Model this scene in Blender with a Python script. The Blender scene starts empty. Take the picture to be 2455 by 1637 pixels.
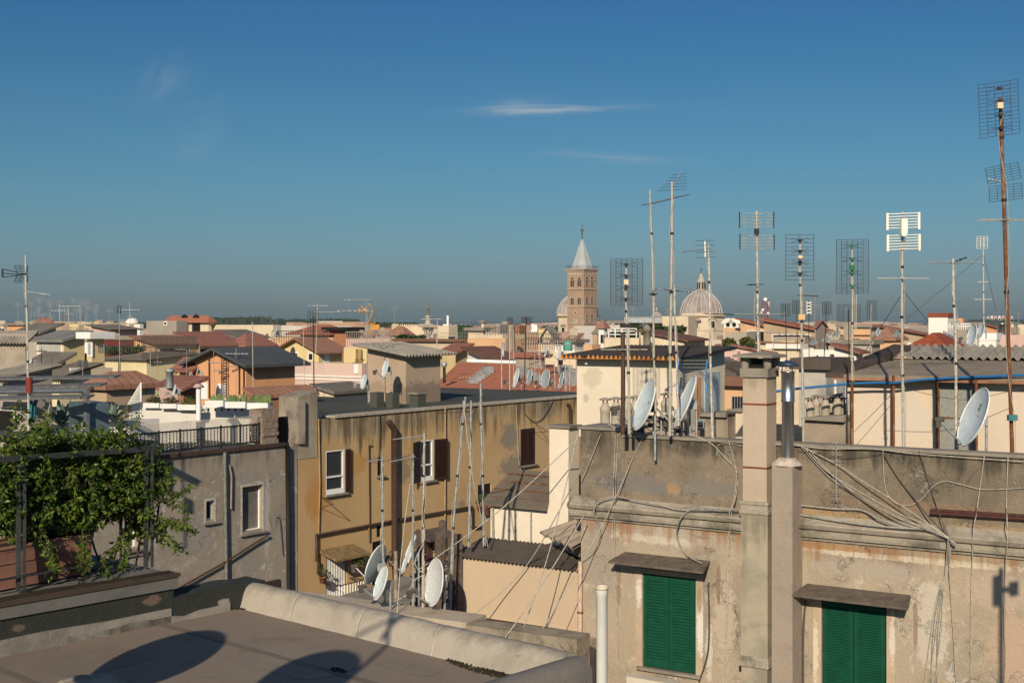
import bpy, math, random
from mathutils import Vector, Matrix
random.seed(7)
# ---------------------------------------------------------------- camera, sky, sun
SC = bpy.context.scene
COL = SC.collection
F, CX, HY, EYE = 3068.75, 1227.5, 772.0, 22.0      # focal length, centre column, horizon row (photo pixels), eye height (m)
cam_d = bpy.data.cameras.new('camera'); cam = bpy.data.objects.new('camera', cam_d); COL.objects.link(cam)
cam.location = (0, 0, EYE); cam.rotation_euler = (math.radians(90), 0, 0)
cam_d.lens = 45; cam_d.sensor_width = 36; cam_d.shift_y = -(818.5-HY)/2455
cam_d.clip_start = 0.1; cam_d.clip_end = 30000
SC.camera = cam
SUN_AZ = Vector((-0.185, -0.983)).normalized(); SUN_EL = math.radians(25)
sun_d = bpy.data.lights.new('sun', 'SUN'); sun_d.energy = 4.9; sun_d.angle = math.radians(0.53); sun_d.color = (1.0, 0.86, 0.655)
sun = bpy.data.objects.new('sun', sun_d); COL.objects.link(sun)
to_sun = Vector((SUN_AZ.x*math.cos(SUN_EL), SUN_AZ.y*math.cos(SUN_EL), math.sin(SUN_EL)))
sun.rotation_euler = to_sun.to_track_quat('Z', 'Y').to_euler(); sun.location = (0, -20, 60)
SC.view_settings.view_transform = 'Standard'; SC.view_settings.look = 'None'; SC.view_settings.gamma = 1
SC.view_settings.exposure = 0.0; SC.view_settings.use_curve_mapping = False
SC.render.engine = 'CYCLES'
SC.cycles.use_denoising = True
SC.cycles.max_bounces = 5; SC.cycles.diffuse_bounces = 3; SC.cycles.volume_bounces = 0
SC.cycles.transparent_max_bounces = 16

class N:
    """tiny node-tree helper"""
    def __init__(s, tree): s.t = tree; s.n = tree.nodes; s.l = tree.links
    def new(s, kind, **kw):
        n = s.n.new(kind)
        for k, v in kw.items(): setattr(n, k, v)
        return n
    def put(s, sock, v):
        if v is None: return
        if hasattr(v, 'is_output') or isinstance(v, bpy.types.NodeSocket): s.l.new(v, sock)
        elif isinstance(v, (tuple, list)) and len(v) == 3 and sock.type == 'RGBA': sock.default_value = (*v, 1)
        else: sock.default_value = v
    def math(s, op, a, b=None, clamp=False):
        n = s.new('ShaderNodeMath', operation=op, use_clamp=clamp); s.put(n.inputs[0], a); s.put(n.inputs[1], b); return n.outputs[0]
    def mix(s, f, a, b, mode='MIX'):
        n = s.new('ShaderNodeMix', data_type='RGBA', blend_type=mode)
        s.put(n.inputs[0], f); s.put(n.inputs[6], a); s.put(n.inputs[7], b); return n.outputs[2]
    def noise(s, vec, scale, detail=4, rough=0.55, dist=0.0):
        n = s.new('ShaderNodeTexNoise'); s.put(n.inputs['Vector'], vec)
        n.inputs['Scale'].default_value = scale; n.inputs['Detail'].default_value = detail
        n.inputs['Roughness'].default_value = rough; n.inputs['Distortion'].default_value = dist; return n.outputs[0]
    def scale(s, vec, sc):
        n = s.new('ShaderNodeVectorMath', operation='MULTIPLY'); s.put(n.inputs[0], vec); n.inputs[1].default_value = sc; return n.outputs[0]
    def step(s, v, lo, hi, a=0.0, b=1.0):
        n = s.new('ShaderNodeMapRange', interpolation_type='SMOOTHSTEP'); s.put(n.inputs[0], v)
        n.inputs[1].default_value = lo; n.inputs[2].default_value = hi; n.inputs[3].default_value = a; n.inputs[4].default_value = b; return n.outputs[0]

world = bpy.data.worlds.new('World'); SC.world = world; world.use_nodes = True
w = N(world.node_tree); w.n.clear()
sky = w.new('ShaderNodeTexSky', sky_type='NISHITA', sun_disc=False, sun_elevation=SUN_EL, air_density=1.0, dust_density=0.6, ozone_density=2.0, altitude=60)
sky.sun_rotation = math.atan2(SUN_AZ.x, SUN_AZ.y)
tc = w.new('ShaderNodeTexCoord'); sep = w.new('ShaderNodeSeparateXYZ'); w.l.new(tc.outputs['Generated'], sep.inputs[0])
ramp = w.new('ShaderNodeValToRGB'); w.l.new(sep.outputs[2], ramp.inputs[0])
SKYRAMP = [(0.0, (0.125, 0.224, 0.258)), (0.0047, (0.125, 0.224, 0.258)), (0.0133, (0.266, 0.356, 0.496)), (0.025, (0.284, 0.395, 0.563)), (0.0398, (0.299, 0.422, 0.578)), (0.0523, (0.309, 0.447, 0.597)), (0.0694, (0.305, 0.477, 0.604)), (0.0949, (0.288, 0.492, 0.62)), (0.1202, (0.266, 0.502, 0.627)), (0.1559, (0.246, 0.492, 0.631)), (0.1924, (0.208, 0.468, 0.628)), (0.2425, (0.18, 0.442, 0.658)), (0.33, (0.216, 0.5304, 0.7896)), (0.5, (0.95, 1.0, 1.1)), (1.0, (1.1, 1.15, 1.25))]  # upper stops, above the frame, are brightened to fill the shadows
els = ramp.color_ramp.elements
els[0].position, els[0].color = SKYRAMP[0][0], (*SKYRAMP[0][1], 1)
els[1].position, els[1].color = SKYRAMP[-1][0], (*SKYRAMP[-1][1], 1)
for p, c in SKYRAMP[1:-1]:
    e = els.new(p); e.color = (*c, 1)
skyc = w.mix(1.0, sky.outputs[0], ramp.outputs[0], 'MULTIPLY')
yy = w.math('MAXIMUM', sep.outputs[1], 0.05)
az = w.math('DIVIDE', sep.outputs[0], yy); el = w.math('DIVIDE', sep.outputs[2], yy)
cb = w.new('ShaderNodeCombineXYZ'); w.l.new(az, cb.inputs[0]); w.l.new(el, cb.inputs[1])
fine = w.noise(w.scale(cb.outputs[0], (10, 150, 1)), 1.0, 10, 0.7, 1.1)
big = w.noise(w.scale(cb.outputs[0], (30, 30, 1)), 1.0, 6, 0.6, 1.2)
total = None
for (px, py, rx, ry, sl, amp, tex) in [(1310, 264, 180, 11, .03, .75, fine), (1240, 254, 80, 17, .06, .5, fine), (1470, 381, 140, 11, -.04, .5, fine), (1365, 366, 55, 8, .0, .13, fine),
                              (400, 195, 62, 55, .35, .2, big), (480, 310, 60, 75, .4, .14, big), (2350, 450, 50, 14, 0, .14, fine), (1650, 260, 200, 20, 0, .04, fine)]:
    da = w.math('SUBTRACT', az, (px-CX)/F)
    de = w.math('SUBTRACT', el, (HY-py)/F)
    de = w.math('SUBTRACT', de, w.math('MULTIPLY', da, sl))
    q = w.math('ADD', w.math('POWER', w.math('DIVIDE', w.math('ABSOLUTE', da), rx/F), 2), w.math('POWER', w.math('DIVIDE', w.math('ABSOLUTE', de), ry/F), 2))
    g = w.math('POWER', 2.718, w.math('MULTIPLY', q, -1.3))
    g = w.math('MULTIPLY', w.math('MULTIPLY', g, amp), w.step(tex, .32, .68))
    total = g if total is None else w.math('ADD', total, g)
skyc = w.mix(w.math('MINIMUM', total, 0.9), skyc, (4.6, 5.3, 5.8))
bg = w.new('ShaderNodeBackground'); w.l.new(skyc, bg.inputs[0]); bg.inputs[1].default_value = 0.085
out = w.new('ShaderNodeOutputWorld'); w.l.new(bg.outputs[0], out.inputs[0])

# ---------------------------------------------------------------- pixel -> world helpers
CR = {1: (0, 600, 3.92), 2: (400, 650, 4.48), 3: (800, 650, 4.48), 4: (1200, 500, 3.92), 5: (1350, 400, 2.24), 6: (1850, 450, 2.4116), 7: (0, 950, 3.136),
      8: (450, 850, 2.6127), 9: (800, 850, 2.4117), 10: (1300, 1000, 2.4617), 11: (1850, 1000, 2.4612), 12: (0, 1250, 1.568),
      21: (1040, 740, 6.533), 22: (1380, 700, 5.88), 23: (1740, 700, 6.0306), 24: (2055, 720, 5.88), 25: (1380, 880, 5.6), 26: (2300, 170, 4.0194), 27: (0, 860, 6.918)}
def Z(n, x, y):
    a, b, s = CR[n]; return (a+x/s, b+y/s)
def P(px, py, Y): return Vector(((px-CX)/F*Y, Y, EYE-(py-HY)/F*Y))
def G(px, Y): return Vector(((px-CX)/F*Y, Y))
def zat(py, Y): return EYE-(py-HY)/F*Y

# ---------------------------------------------------------------- materials
MATS = {}
def base_mat(name, rough=0.85, metal=0.0):
    m = bpy.data.materials.new(name); m.use_nodes = True; t = N(m.node_tree)
    b = m.node_tree.nodes['Principled BSDF']; b.inputs['Roughness'].default_value = rough; b.inputs['Metallic'].default_value = metal
    b.inputs['Specular IOR Level'].default_value = 0.25
    return m, t, b
def bump(t, b, h, strength=0.3, dist=0.02):
    n = t.new('ShaderNodeBump'); n.inputs['Strength'].default_value = strength; n.inputs['Distance'].default_value = dist
    t.l.new(h, n.inputs['Height']); t.l.new(n.outputs[0], b.inputs['Normal'])
def dk(c, k): return tuple(max(0, min(1, x*k)) for x in c)
def plaster(name, col, dark=None, light=None, s=1.0, top=None, streak=0.7, dirt=(0.05, 0.045, 0.035), topd=1.3, spots=(), rough=0.3, amt=0.6, lightamt=0.35, speck=0.0, flake=None, crack=0.0):
    """stained render: blotches, lighter scuffs, run-off streaks under the wall's top edge, listed repair patches"""
    if name in MATS: return MATS[name]
    m, t, b = base_mat(name, 0.92)
    pos = t.new('ShaderNodeNewGeometry').outputs['Position']
    dark = dark or dk(col, 0.62); light = light or tuple(min(1, x*1.25+.02) for x in col)
    n1 = t.noise(pos, 0.55/s, 7, 0.62, 0.4); n2 = t.noise(pos, 2.6/s, 9, 0.7, 0.6); n3 = t.noise(pos, 9.0/s, 8, 0.75)
    c = t.mix(t.math('MULTIPLY', t.step(n1, .42, .68), amt), col, dark)
    c = t.mix(t.math('MULTIPLY', t.step(n2, .54, .72), lightamt), c, light)
    c = t.mix(t.math('MULTIPLY', t.step(n3, .52, .75), amt*.55), c, dk(dark, .8))
    st = t.noise(t.scale(pos, (4.0, 4.0, 0.35)), 1.0, 6, 0.65)
    c = t.mix(t.math('MULTIPLY', t.step(st, .52, .74), amt*.4), c, dark)
    if flake:
        fn = t.noise(pos, flake[1], 14, .72, .3); fm = t.step(fn, flake[2], flake[2]+.012); c = t.mix(t.math('MULTIPLY', fm, .85), c, flake[0])
    for (ctr, rx, rz, sc_) in spots:
        v = t.new('ShaderNodeVectorMath', operation='SUBTRACT'); t.l.new(pos, v.inputs[0]); v.inputs[1].default_value = ctr
        v2 = t.scale(v.outputs[0], (1/rx, 1/rx, 1/rz))
        ln = t.new('ShaderNodeVectorMath', operation='LENGTH'); t.l.new(v2, ln.inputs[0])
        dd = t.math('ADD', ln.outputs['Value'], t.math('MULTIPLY', t.math('SUBTRACT', t.math('ADD', n2, n3), 1.0), 1.9))
        c = t.mix(t.math('MULTIPLY', t.step(dd, .72, 1.12, 1, 0), .8), c, sc_)
    if top is not None:
        sx = t.new('ShaderNodeSeparateXYZ'); t.l.new(pos, sx.inputs[0])
        g = t.step(sx.outputs[2], top-topd, top-0.02)
        s1 = t.math('ADD', g, t.math('MULTIPLY', t.math('SUBTRACT', st, .5), 2.4))
        s1 = t.math('ADD', s1, t.math('MULTIPLY', t.math('SUBTRACT', n2, .5), .7))
        c = t.mix(t.math('MULTIPLY', t.step(s1, .55, 1.25), streak), c, dirt)
    if crack:
        vm = t.new('ShaderNodeVectorMath', operation='ADD'); t.l.new(pos, vm.inputs[0]); nc = t.new('ShaderNodeTexNoise'); t.l.new(pos, nc.inputs['Vector']); nc.inputs['Scale'].default_value = 2.2; nc.inputs['Detail'].default_value = 8; t.l.new(t.scale(nc.outputs['Color'], (.9, .9, .9)), vm.inputs[1])
        vo_ = t.new('ShaderNodeTexVoronoi', feature='DISTANCE_TO_EDGE'); t.l.new(vm.outputs[0], vo_.inputs['Vector']); vo_.inputs['Scale'].default_value = .75
        ck_ = t.math('MULTIPLY', t.step(vo_.outputs['Distance'], .004, .016, 1, 0), t.step(n1, .45, .6)); c = t.mix(t.math('MULTIPLY', ck_, crack), c, dk(dark, .5))
    if speck: c = t.mix(t.math('MULTIPLY', t.step(t.noise(pos, 13, 10, .85), .57, .66), speck), c, dk(dirt, .8))
    t.l.new(c, b.inputs['Base Color'])
    h = t.math('ADD', t.math('MULTIPLY', n2, .6), t.noise(pos, 26/s, 6, .7))
    if flake: h = t.math('SUBTRACT', h, t.math('MULTIPLY', fm, .5))
    bump(t, b, h, rough, 0.03)
    MATS[name] = m; return m
def flat(name, col, rough=0.6, metal=0.0, var=0.25, s=1.0, bstr=0.0, spec=None):
    if name in MATS: return MATS[name]
    m, t, b = base_mat(name, rough, metal)
    pos = t.new('ShaderNodeNewGeometry').outputs['Position']
    n = t.noise(pos, 3.0/s, 6, 0.65)
    c = t.mix(t.step(n, .35, .7), tuple(min(1, x*(1+var*.4)) for x in col), dk(col, 1-var))
    t.l.new(c, b.inputs['Base Color'])
    if bstr: bump(t, b, t.noise(pos, 18/s, 6, .7), bstr, .02)
    if spec is not None: b.inputs['Specular IOR Level'].default_value = spec
    MATS[name] = m; return m
def rusty(name, col, rust=(0.16, 0.055, 0.02), amt=.5, s=1.0):
    if name in MATS: return MATS[name]
    m, t, b = base_mat(name, 0.7, 0.1)
    pos = t.new('ShaderNodeNewGeometry').outputs['Position']
    n = t.noise(t.scale(pos, (1, 1, .5)), 5.0/s, 8, 0.75)
    c = t.mix(t.step(n, .62-amt*.3, .72-amt*.3), col, rust)
    c = t.mix(t.math('MULTIPLY', t.step(t.noise(pos, 30, 4, .7), .45, .65), .4), c, dk(rust, .5))
    t.l.new(c, b.inputs['Base Color']); MATS[name] = m; return m
def tiles(name, col, ang=34, dark=None, rows=3.2):
    """terracotta roof: colour changes tile by tile, courses picked out by a fine line along the slope"""
    if name in MATS: return MATS[name]
    m, t, b = base_mat(name, 0.85)
    pos = t.new('ShaderNodeNewGeometry').outputs['Position']
    dark = dark or dk(col, .45)
    sx = t.new('ShaderNodeSeparateXYZ'); t.l.new(pos, sx.inputs[0])
    v = t.new('ShaderNodeTexVoronoi'); t.l.new(t.scale(pos, (3.6, 3.6, 9)), v.inputs['Vector']); v.inputs['Scale'].default_value = 1.0
    c = t.mix(t.math('MULTIPLY', v.outputs['Color'], .45), col, dark)
    a = math.radians(ang)
    def wave(dx, dy, k):
        u = t.math('ADD', t.math('MULTIPLY', sx.outputs[0], dx*k), t.math('MULTIPLY', sx.outputs[1], dy*k))
        return t.math('FRACT', u)
    cr = wave(math.sin(a), math.cos(a), rows)
    c = t.mix(t.math('MULTIPLY', t.step(cr, .72, .95), .5), c, dk(dark, .6))
    c = t.mix(t.math('MULTIPLY', t.step(t.noise(pos, 1.1, 6, .6), .5, .7), .45), c, dk(col, .55))
    c = t.mix(t.math('MULTIPLY', t.step(t.noise(pos, 7, 5, .7), .6, .72), .35), c, tuple(min(1, x*1.6) for x in col))
    t.l.new(c, b.inputs['Base Color']); bump(t, b, cr, .5, .04)
    MATS[name] = m; return m
def glass(name='window_glass', col=(0.03, 0.035, 0.04)):
    if name in MATS: return MATS[name]
    m, t, b = base_mat(name, 0.12); b.inputs['Base Color'].default_value = (*col, 1); b.inputs['Specular IOR Level'].default_value = 0.6
    MATS[name] = m; return m

M_ZINC = flat('galvanised_steel', (0.36, 0.38, 0.39), .45, .35, .35, .3)
M_MASTW = flat('pale_mast_paint', (0.50, 0.47, 0.41), .7, 0, .45, .15)
M_RUST = rusty('rusty_steel', (0.24, 0.17, 0.12), amt=.7)
M_RUSTY_MAST = rusty('weathered_mast', (0.45, 0.42, 0.37), (.22, .13, .08), amt=.22)
M_BROWN = flat('brown_pipe_paint', (0.075, 0.045, 0.035), .5, 0, .3, .3)
M_BLACK = flat('black_plastic', (0.02, 0.02, 0.022), .5, 0, .2)
M_WIRE = flat('grey_wire', (0.075, 0.085, 0.095), .5, .3, .2)
M_WIREW = flat('white_antenna_plastic', (0.80, 0.78, 0.68), .45, 0, .12)
M_CABLE = flat('white_cable_sheath', (0.42, 0.385, 0.325), .6, 0, .35, .2)
M_CABLEG = flat('grey_cable_sheath', (0.31, 0.29, 0.255), .6, 0, .35, .2)
M_CABLED = flat('dark_cable_sheath', (0.08, 0.07, 0.06), .6, 0, .3, .2)
M_DISH = flat('dish_enamel', (0.60, 0.68, 0.70), .4, 0, .12, .5)
M_DISHD = flat('grey_shaded_dish_enamel', (0.30, 0.36, 0.38), .4, 0, .12, .5)  # grey dishes and doors, plus one dish whose shade is painted in
M_DISHRUST = rusty('rust_spotted_dish', (0.66, 0.69, 0.68), (.42, .22, .12), amt=-.08, s=1.6)
M_CREAMBOX = flat('cream_box_plastic', (0.72, 0.55, 0.36), .5, 0, .1)
M_GREENBOX = flat('green_box_plastic', (0.03, 0.14, 0.07), .5, 0, .1)
M_TAR = plaster('tar_sheet', (0.068, 0.072, 0.062), (.03, .033, .03), (.10, .10, .09), s=2.2, rough=.25, amt=.6, lightamt=.25)
M_CONC = plaster('weathered_concrete', (0.26, 0.23, 0.19), (.10, .09, .075), (.42, .38, .32), s=.5)
M_WHITEW = plaster('white_wash', (0.74, 0.70, 0.64), (.55, .50, .44), s=1.2, amt=.35)
M_WHITEP = flat('white_paint', (0.78, 0.77, 0.74), .5, 0, .1)
M_GLASS = glass()
M_DARKIN = flat('dark_interior', (0.012, 0.011, 0.011), .9, 0, .2)
M_SHUTB = flat('brown_shutter_paint', (0.036, 0.015, 0.012), .55, 0, .25, .4)
M_SHUTG = flat('green_shutter_paint', (0.003, 0.060, 0.032), .55, 0, .22, .5)
M_ASB = plaster('fibre_cement_sheet', (0.30, 0.27, 0.23), (.13, .12, .10), (.46, .43, .37), s=.35, rough=.25)
M_ASBD = plaster('dark_fibre_cement_sheet', (0.10, 0.082, 0.068), (.05, .042, .036), (.18, .15, .13), s=.5)
M_MOSS = plaster('moss_and_soil', (0.045, 0.035, 0.02), (.02, .015, .01), (.12, .10, .06), s=.2, rough=.9)
M_LEAF = None

# ---------------------------------------------------------------- mesh builder
ORG = {}
class MB:
    def __init__(s): s.v = []; s.f = []; s.sm = []
    def add(s, verts, faces, smooth=False):
        o = len(s.v); s.v += [Vector(p) for p in verts]
        for f in faces: s.f.append([i+o for i in f]); s.sm.append(smooth)
        return s
    def obox(s, o, ux, uy, uz):
        o, ux, uy, uz = Vector(o), Vector(ux), Vector(uy), Vector(uz)
        vs = [o, o+ux, o+ux+uy, o+uy, o+uz, o+ux+uz, o+ux+uy+uz, o+uy+uz]
        fs = [(0, 3, 2, 1), (4, 5, 6, 7), (0, 1, 5, 4), (1, 2, 6, 5), (2, 3, 7, 6), (3, 0, 4, 7)]
        if ux.cross(uy).dot(uz) < 0: fs = [f[::-1] for f in fs]
        return s.add(vs, fs)
    def box(s, c, size, rot=0.0):
        c = Vector(c); cs, sn = math.cos(rot), math.sin(rot)
        ux, uy, uz = Vector((cs, sn, 0))*size[0], Vector((-sn, cs, 0))*size[1], Vector((0, 0, size[2]))
        return s.obox(c-ux/2-uy/2-uz/2, ux, uy, uz)
    def prism(s, fp, z0, z1, top=True, bottom=False, z1s=None):
        n = len(fp); A = sum(fp[i][0]*fp[(i+1) % n][1]-fp[(i+1) % n][0]*fp[i][1] for i in range(n))
        if A < 0:
            fp = fp[::-1]
            if z1s: z1s = z1s[::-1]
        vs = [(p[0], p[1], z0) for p in fp]+[(p[0], p[1], (z1s[i] if z1s else z1)) for i, p in enumerate(fp)]
        fs = [(i, (i+1) % n, n+(i+1) % n, n+i) for i in range(n)]
        if top: fs.append(tuple(range(n, 2*n)))
        if bottom: fs.append(tuple(range(n-1, -1, -1)))
        return s.add(vs, fs)
    def tube(s, pts, r, n=6, caps=True, smooth=True):
        pts = [Vector(p) for p in pts]; rs = r if isinstance(r, (list, tuple)) else [r]*len(pts)
        o = len(s.v); rings = []
        for i, p in enumerate(pts):
            d = (pts[min(i+1, len(pts)-1)]-pts[max(i-1, 0)])
            if d.length < 1e-6: d = Vector((0, 0, 1))
            d.normalize(); a = d.orthogonal() if abs(d.z) > .9 else d.cross(Vector((0, 0, 1)))
            if abs(d.z) > .9: a = Vector((1, 0, 0))-d*d.x
            a.normalize(); b = d.cross(a)
            rings.append([p+(a*math.cos(2*math.pi*k/n)+b*math.sin(2*math.pi*k/n))*rs[i] for k in range(n)])
        vs = [q for rg in rings for q in rg]; fs = []
        for i in range(len(pts)-1):
            for k in range(n): fs.append((i*n+k, i*n+(k+1) % n, (i+1)*n+(k+1) % n, (i+1)*n+k))
        s.add(vs, fs, smooth)
        if caps: s.add(rings[0], [tuple(range(n-1, -1, -1))]); s.add(rings[-1], [tuple(range(n))])
        return s
    def lathe(s, prof, c, n=20, smooth=True, ang0=0.0, squash=1.0):
        c = Vector(c); vs = []; fs = []
        for (r, z) in prof:
            for k in range(n):
                t = ang0+2*math.pi*k/n; vs.append(c+Vector((r*math.cos(t), r*squash*math.sin(t), z)))
        for i in range(len(prof)-1):
            for k in range(n): fs.append((i*n+k, i*n+(k+1) % n, (i+1)*n+(k+1) % n, (i+1)*n+k))
        s.add(vs, fs, smooth)
        return s
    def corr(s, a, b, c, d, n, amp, m=1, thick=0.02, sub=6):
        """corrugated sheet a-b-c-d: n waves along a-b, ridges running from a-b up to d-c"""
        a, b, c, d = map(Vector, (a, b, c, d)); nx = n*sub
        nrm = (b-a).cross(d-a).normalized()
        if nrm.z < 0: nrm = -nrm
        top = []
        for j in range(m+1):
            for i in range(nx+1):
                u, v = i/nx, j/m
                p = (a.lerp(b, u)).lerp(d.lerp(c, u), v)
                top.append(p+nrm*amp*math.sin(u*n*2*math.pi))
        k = nx+1; fs = [(j*k+i, j*k+i+1, (j+1)*k+i+1, (j+1)*k+i) for j in range(m) for i in range(nx)]
        s.add(top, fs, True)
        bot = [p-nrm*thick for p in top]; s.add(bot, [f[::-1] for f in fs], True)
        e = [(i, i+1) for i in range(nx)]
        s.add([top[i] for i in range(nx+1)]+[bot[i] for i in range(nx+1)], [(i+k, i+1+k, i+1, i) for i in range(nx)])
        o = m*k
        s.add([top[o+i] for i in range(nx+1)]+[bot[o+i] for i in range(nx+1)], [(i, i+1, i+1+k, i+k) for i in range(nx)])
        return s
    def build(s, name, mat, parent=None):
        org = ORG[parent.name] if parent is not None else Vector((0, 0, 0))
        seen = set(); keep = []
        for i, f in enumerate(s.f):
            k = tuple(sorted(f))
            if k not in seen: seen.add(k); keep.append(i)
        s.f = [s.f[i] for i in keep]; s.sm = [s.sm[i] for i in keep]
        me = bpy.data.meshes.new(name); me.from_pydata([tuple(v-org) for v in s.v], [], s.f)
        me.polygons.foreach_set('use_smooth', s.sm); me.materials.append(mat); me.update()
        o = bpy.data.objects.new(name, me); COL.objects.link(o)
        ORG[o.name] = org
        if parent is not None: o.parent = parent
        return o
def thing(name, label, cat, loc, group=None):
    o = bpy.data.objects.new(name, None); COL.objects.link(o); loc = Vector(loc) if len(loc) == 3 else Vector((*loc, 0))
    o.location = loc; o.empty_display_size = .3; ORG[o.name] = loc
    o['label'] = label; o['category'] = cat
    if group: o['group'] = group
    return o
def single(mb, name, label, cat, mat, loc, group=None):
    """a thing that is one mesh, with its origin at loc"""
    loc = Vector(loc) if len(loc) == 3 else Vector((*loc, 0))
    for i, v in enumerate(mb.v): mb.v[i] = v-loc
    o = mb.build(name, mat); o.location = loc; ORG[o.name] = loc; o['label'] = label; o['category'] = cat
    if group: o['group'] = group
    return o
def setting(mb, name, mat, kind='structure', label=None):
    o = mb.build(name, mat); o['kind'] = kind
    if label: o['label'] = label
    return o

class Face:
    """a vertical wall plane through two ground points; u runs a->b, outward normal towards the viewer"""
    def __init__(s, a, b):
        s.a = Vector(a); s.b = Vector(b); d = s.b-s.a; s.len = d.length; s.d = d/s.len
        s.n = Vector((s.d.y, -s.d.x))
        if s.n.dot(-(s.a+s.b)/2) < 0: s.n = -s.n
    def u(s, px, off=0.0):
        k = (px-CX)/F; o = s.a+s.n*off
        return (k*o.y-o.x)/(s.d.x-k*s.d.y)
    def uz(s, px, py, off=0.0):
        u = s.u(px, off); Y = (s.a+s.n*off+s.d*u).y
        return u, zat(py, Y)
    def pt(s, u, z, off=0.0):
        q = s.a+s.d*u+s.n*off; return Vector((q.x, q.y, z))
    def at(s, px, py, off=0.0):
        u, z = s.uz(px, py, off); return s.pt(u, z, off)
    def rect(s, x0, x1, y0, y1, off=0.0):
        u0, u1 = s.u(x0, off), s.u(x1, off); m = s.a+s.n*off+s.d*(u0+u1)/2
        return min(u0, u1), max(u0, u1), zat(y1, m.y), zat(y0, m.y)
    def slab(s, mb, u0, u1, z0, z1, o0, o1):
        """box on the wall between offsets o0..o1 (outwards positive)"""
        d3, n3 = Vector((*s.d, 0)), Vector((*s.n, 0))
        return mb.obox(s.pt(u0, z0, o0), d3*(u1-u0), n3*(o1-o0), Vector((0, 0, z1-z0)))
    def holed(s, mb, u0, u1, z0, z1, holes, depth=0.25):
        us = sorted({u0, u1, *[h[0] for h in holes], *[h[1] for h in holes]}); zs = sorted({z0, z1, *[h[2] for h in holes], *[h[3] for h in holes]})
        flip = Vector((*s.d, 0)).cross(Vector((0, 0, 1))).dot(Vector((*s.n, 0))) < 0
        def q(p):
            mb.add(p[::-1] if flip else p, [(0, 1, 2, 3)])
        for i in range(len(us)-1):
            for j in range(len(zs)-1):
                um, zm = (us[i]+us[i+1])/2, (zs[j]+zs[j+1])/2
                if us[i] < u0 or us[i+1] > u1 or any(h[0] < um < h[1] and h[2] < zm < h[3] for h in holes): continue
                q([s.pt(us[i], zs[j]), s.pt(us[i+1], zs[j]), s.pt(us[i+1], zs[j+1]), s.pt(us[i], zs[j+1])])
        for h in holes:
            a, b, c, d = h
            q([s.pt(a, c), s.pt(a, c, -depth), s.pt(a, d, -depth), s.pt(a, d)][::-1])
            q([s.pt(b, c), s.pt(b, c, -depth), s.pt(b, d, -depth), s.pt(b, d)])
            q([s.pt(a, d), s.pt(a, d, -depth), s.pt(b, d, -depth), s.pt(b, d)][::-1])
            q([s.pt(a, c), s.pt(a, c, -depth), s.pt(b, c, -depth), s.pt(b, c)])
        return mb
GRID = 34.0
def dirs(a=GRID):
    a = math.radians(a); return Vector((math.sin(a), math.cos(a))), Vector((-math.cos(a), math.sin(a)))   # dR (right, away), dL (left, away)
def reach(C, d, px):
    k = (px-CX)/F; return (k*C.y-C.x)/(d.x-k*d.y)

def shutters(parent, fc, u0, u1, z0, z1, mat, off=.02, leaves=2, th=.045, open_slats=True, nsl=26, name='shutter'):
    """louvred leaves, slats modelled one by one inside each leaf's mesh"""
    wl = (u1-u0)/leaves
    for k in range(leaves):
        a, b = u0+k*wl+.006, u0+(k+1)*wl-.006; mb = MB(); r = .085
        fc.slab(mb, a, a+r, z0, z1, off, off+th); fc.slab(mb, b-r, b, z0, z1, off, off+th)
        fc.slab(mb, a+r, b-r, z0, z0+.12, off, off+th); fc.slab(mb, a+r, b-r, z1-.12, z1, off, off+th)
        n = nsl; hh = (z1-z0-.24)/n; d3, n3 = Vector((*fc.d, 0)), Vector((*fc.n, 0))
        for i in range(n):
            zb = z0+.12+i*hh
            mb.obox(fc.pt(a+r, zb, off+th-.002), d3*(b-a-2*r), -n3*(th-.006)+Vector((0, 0, hh*.85)), Vector((0, 0, .012)))
        mb.build(name, mat, parent)
def sky_tree(): pass

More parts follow.
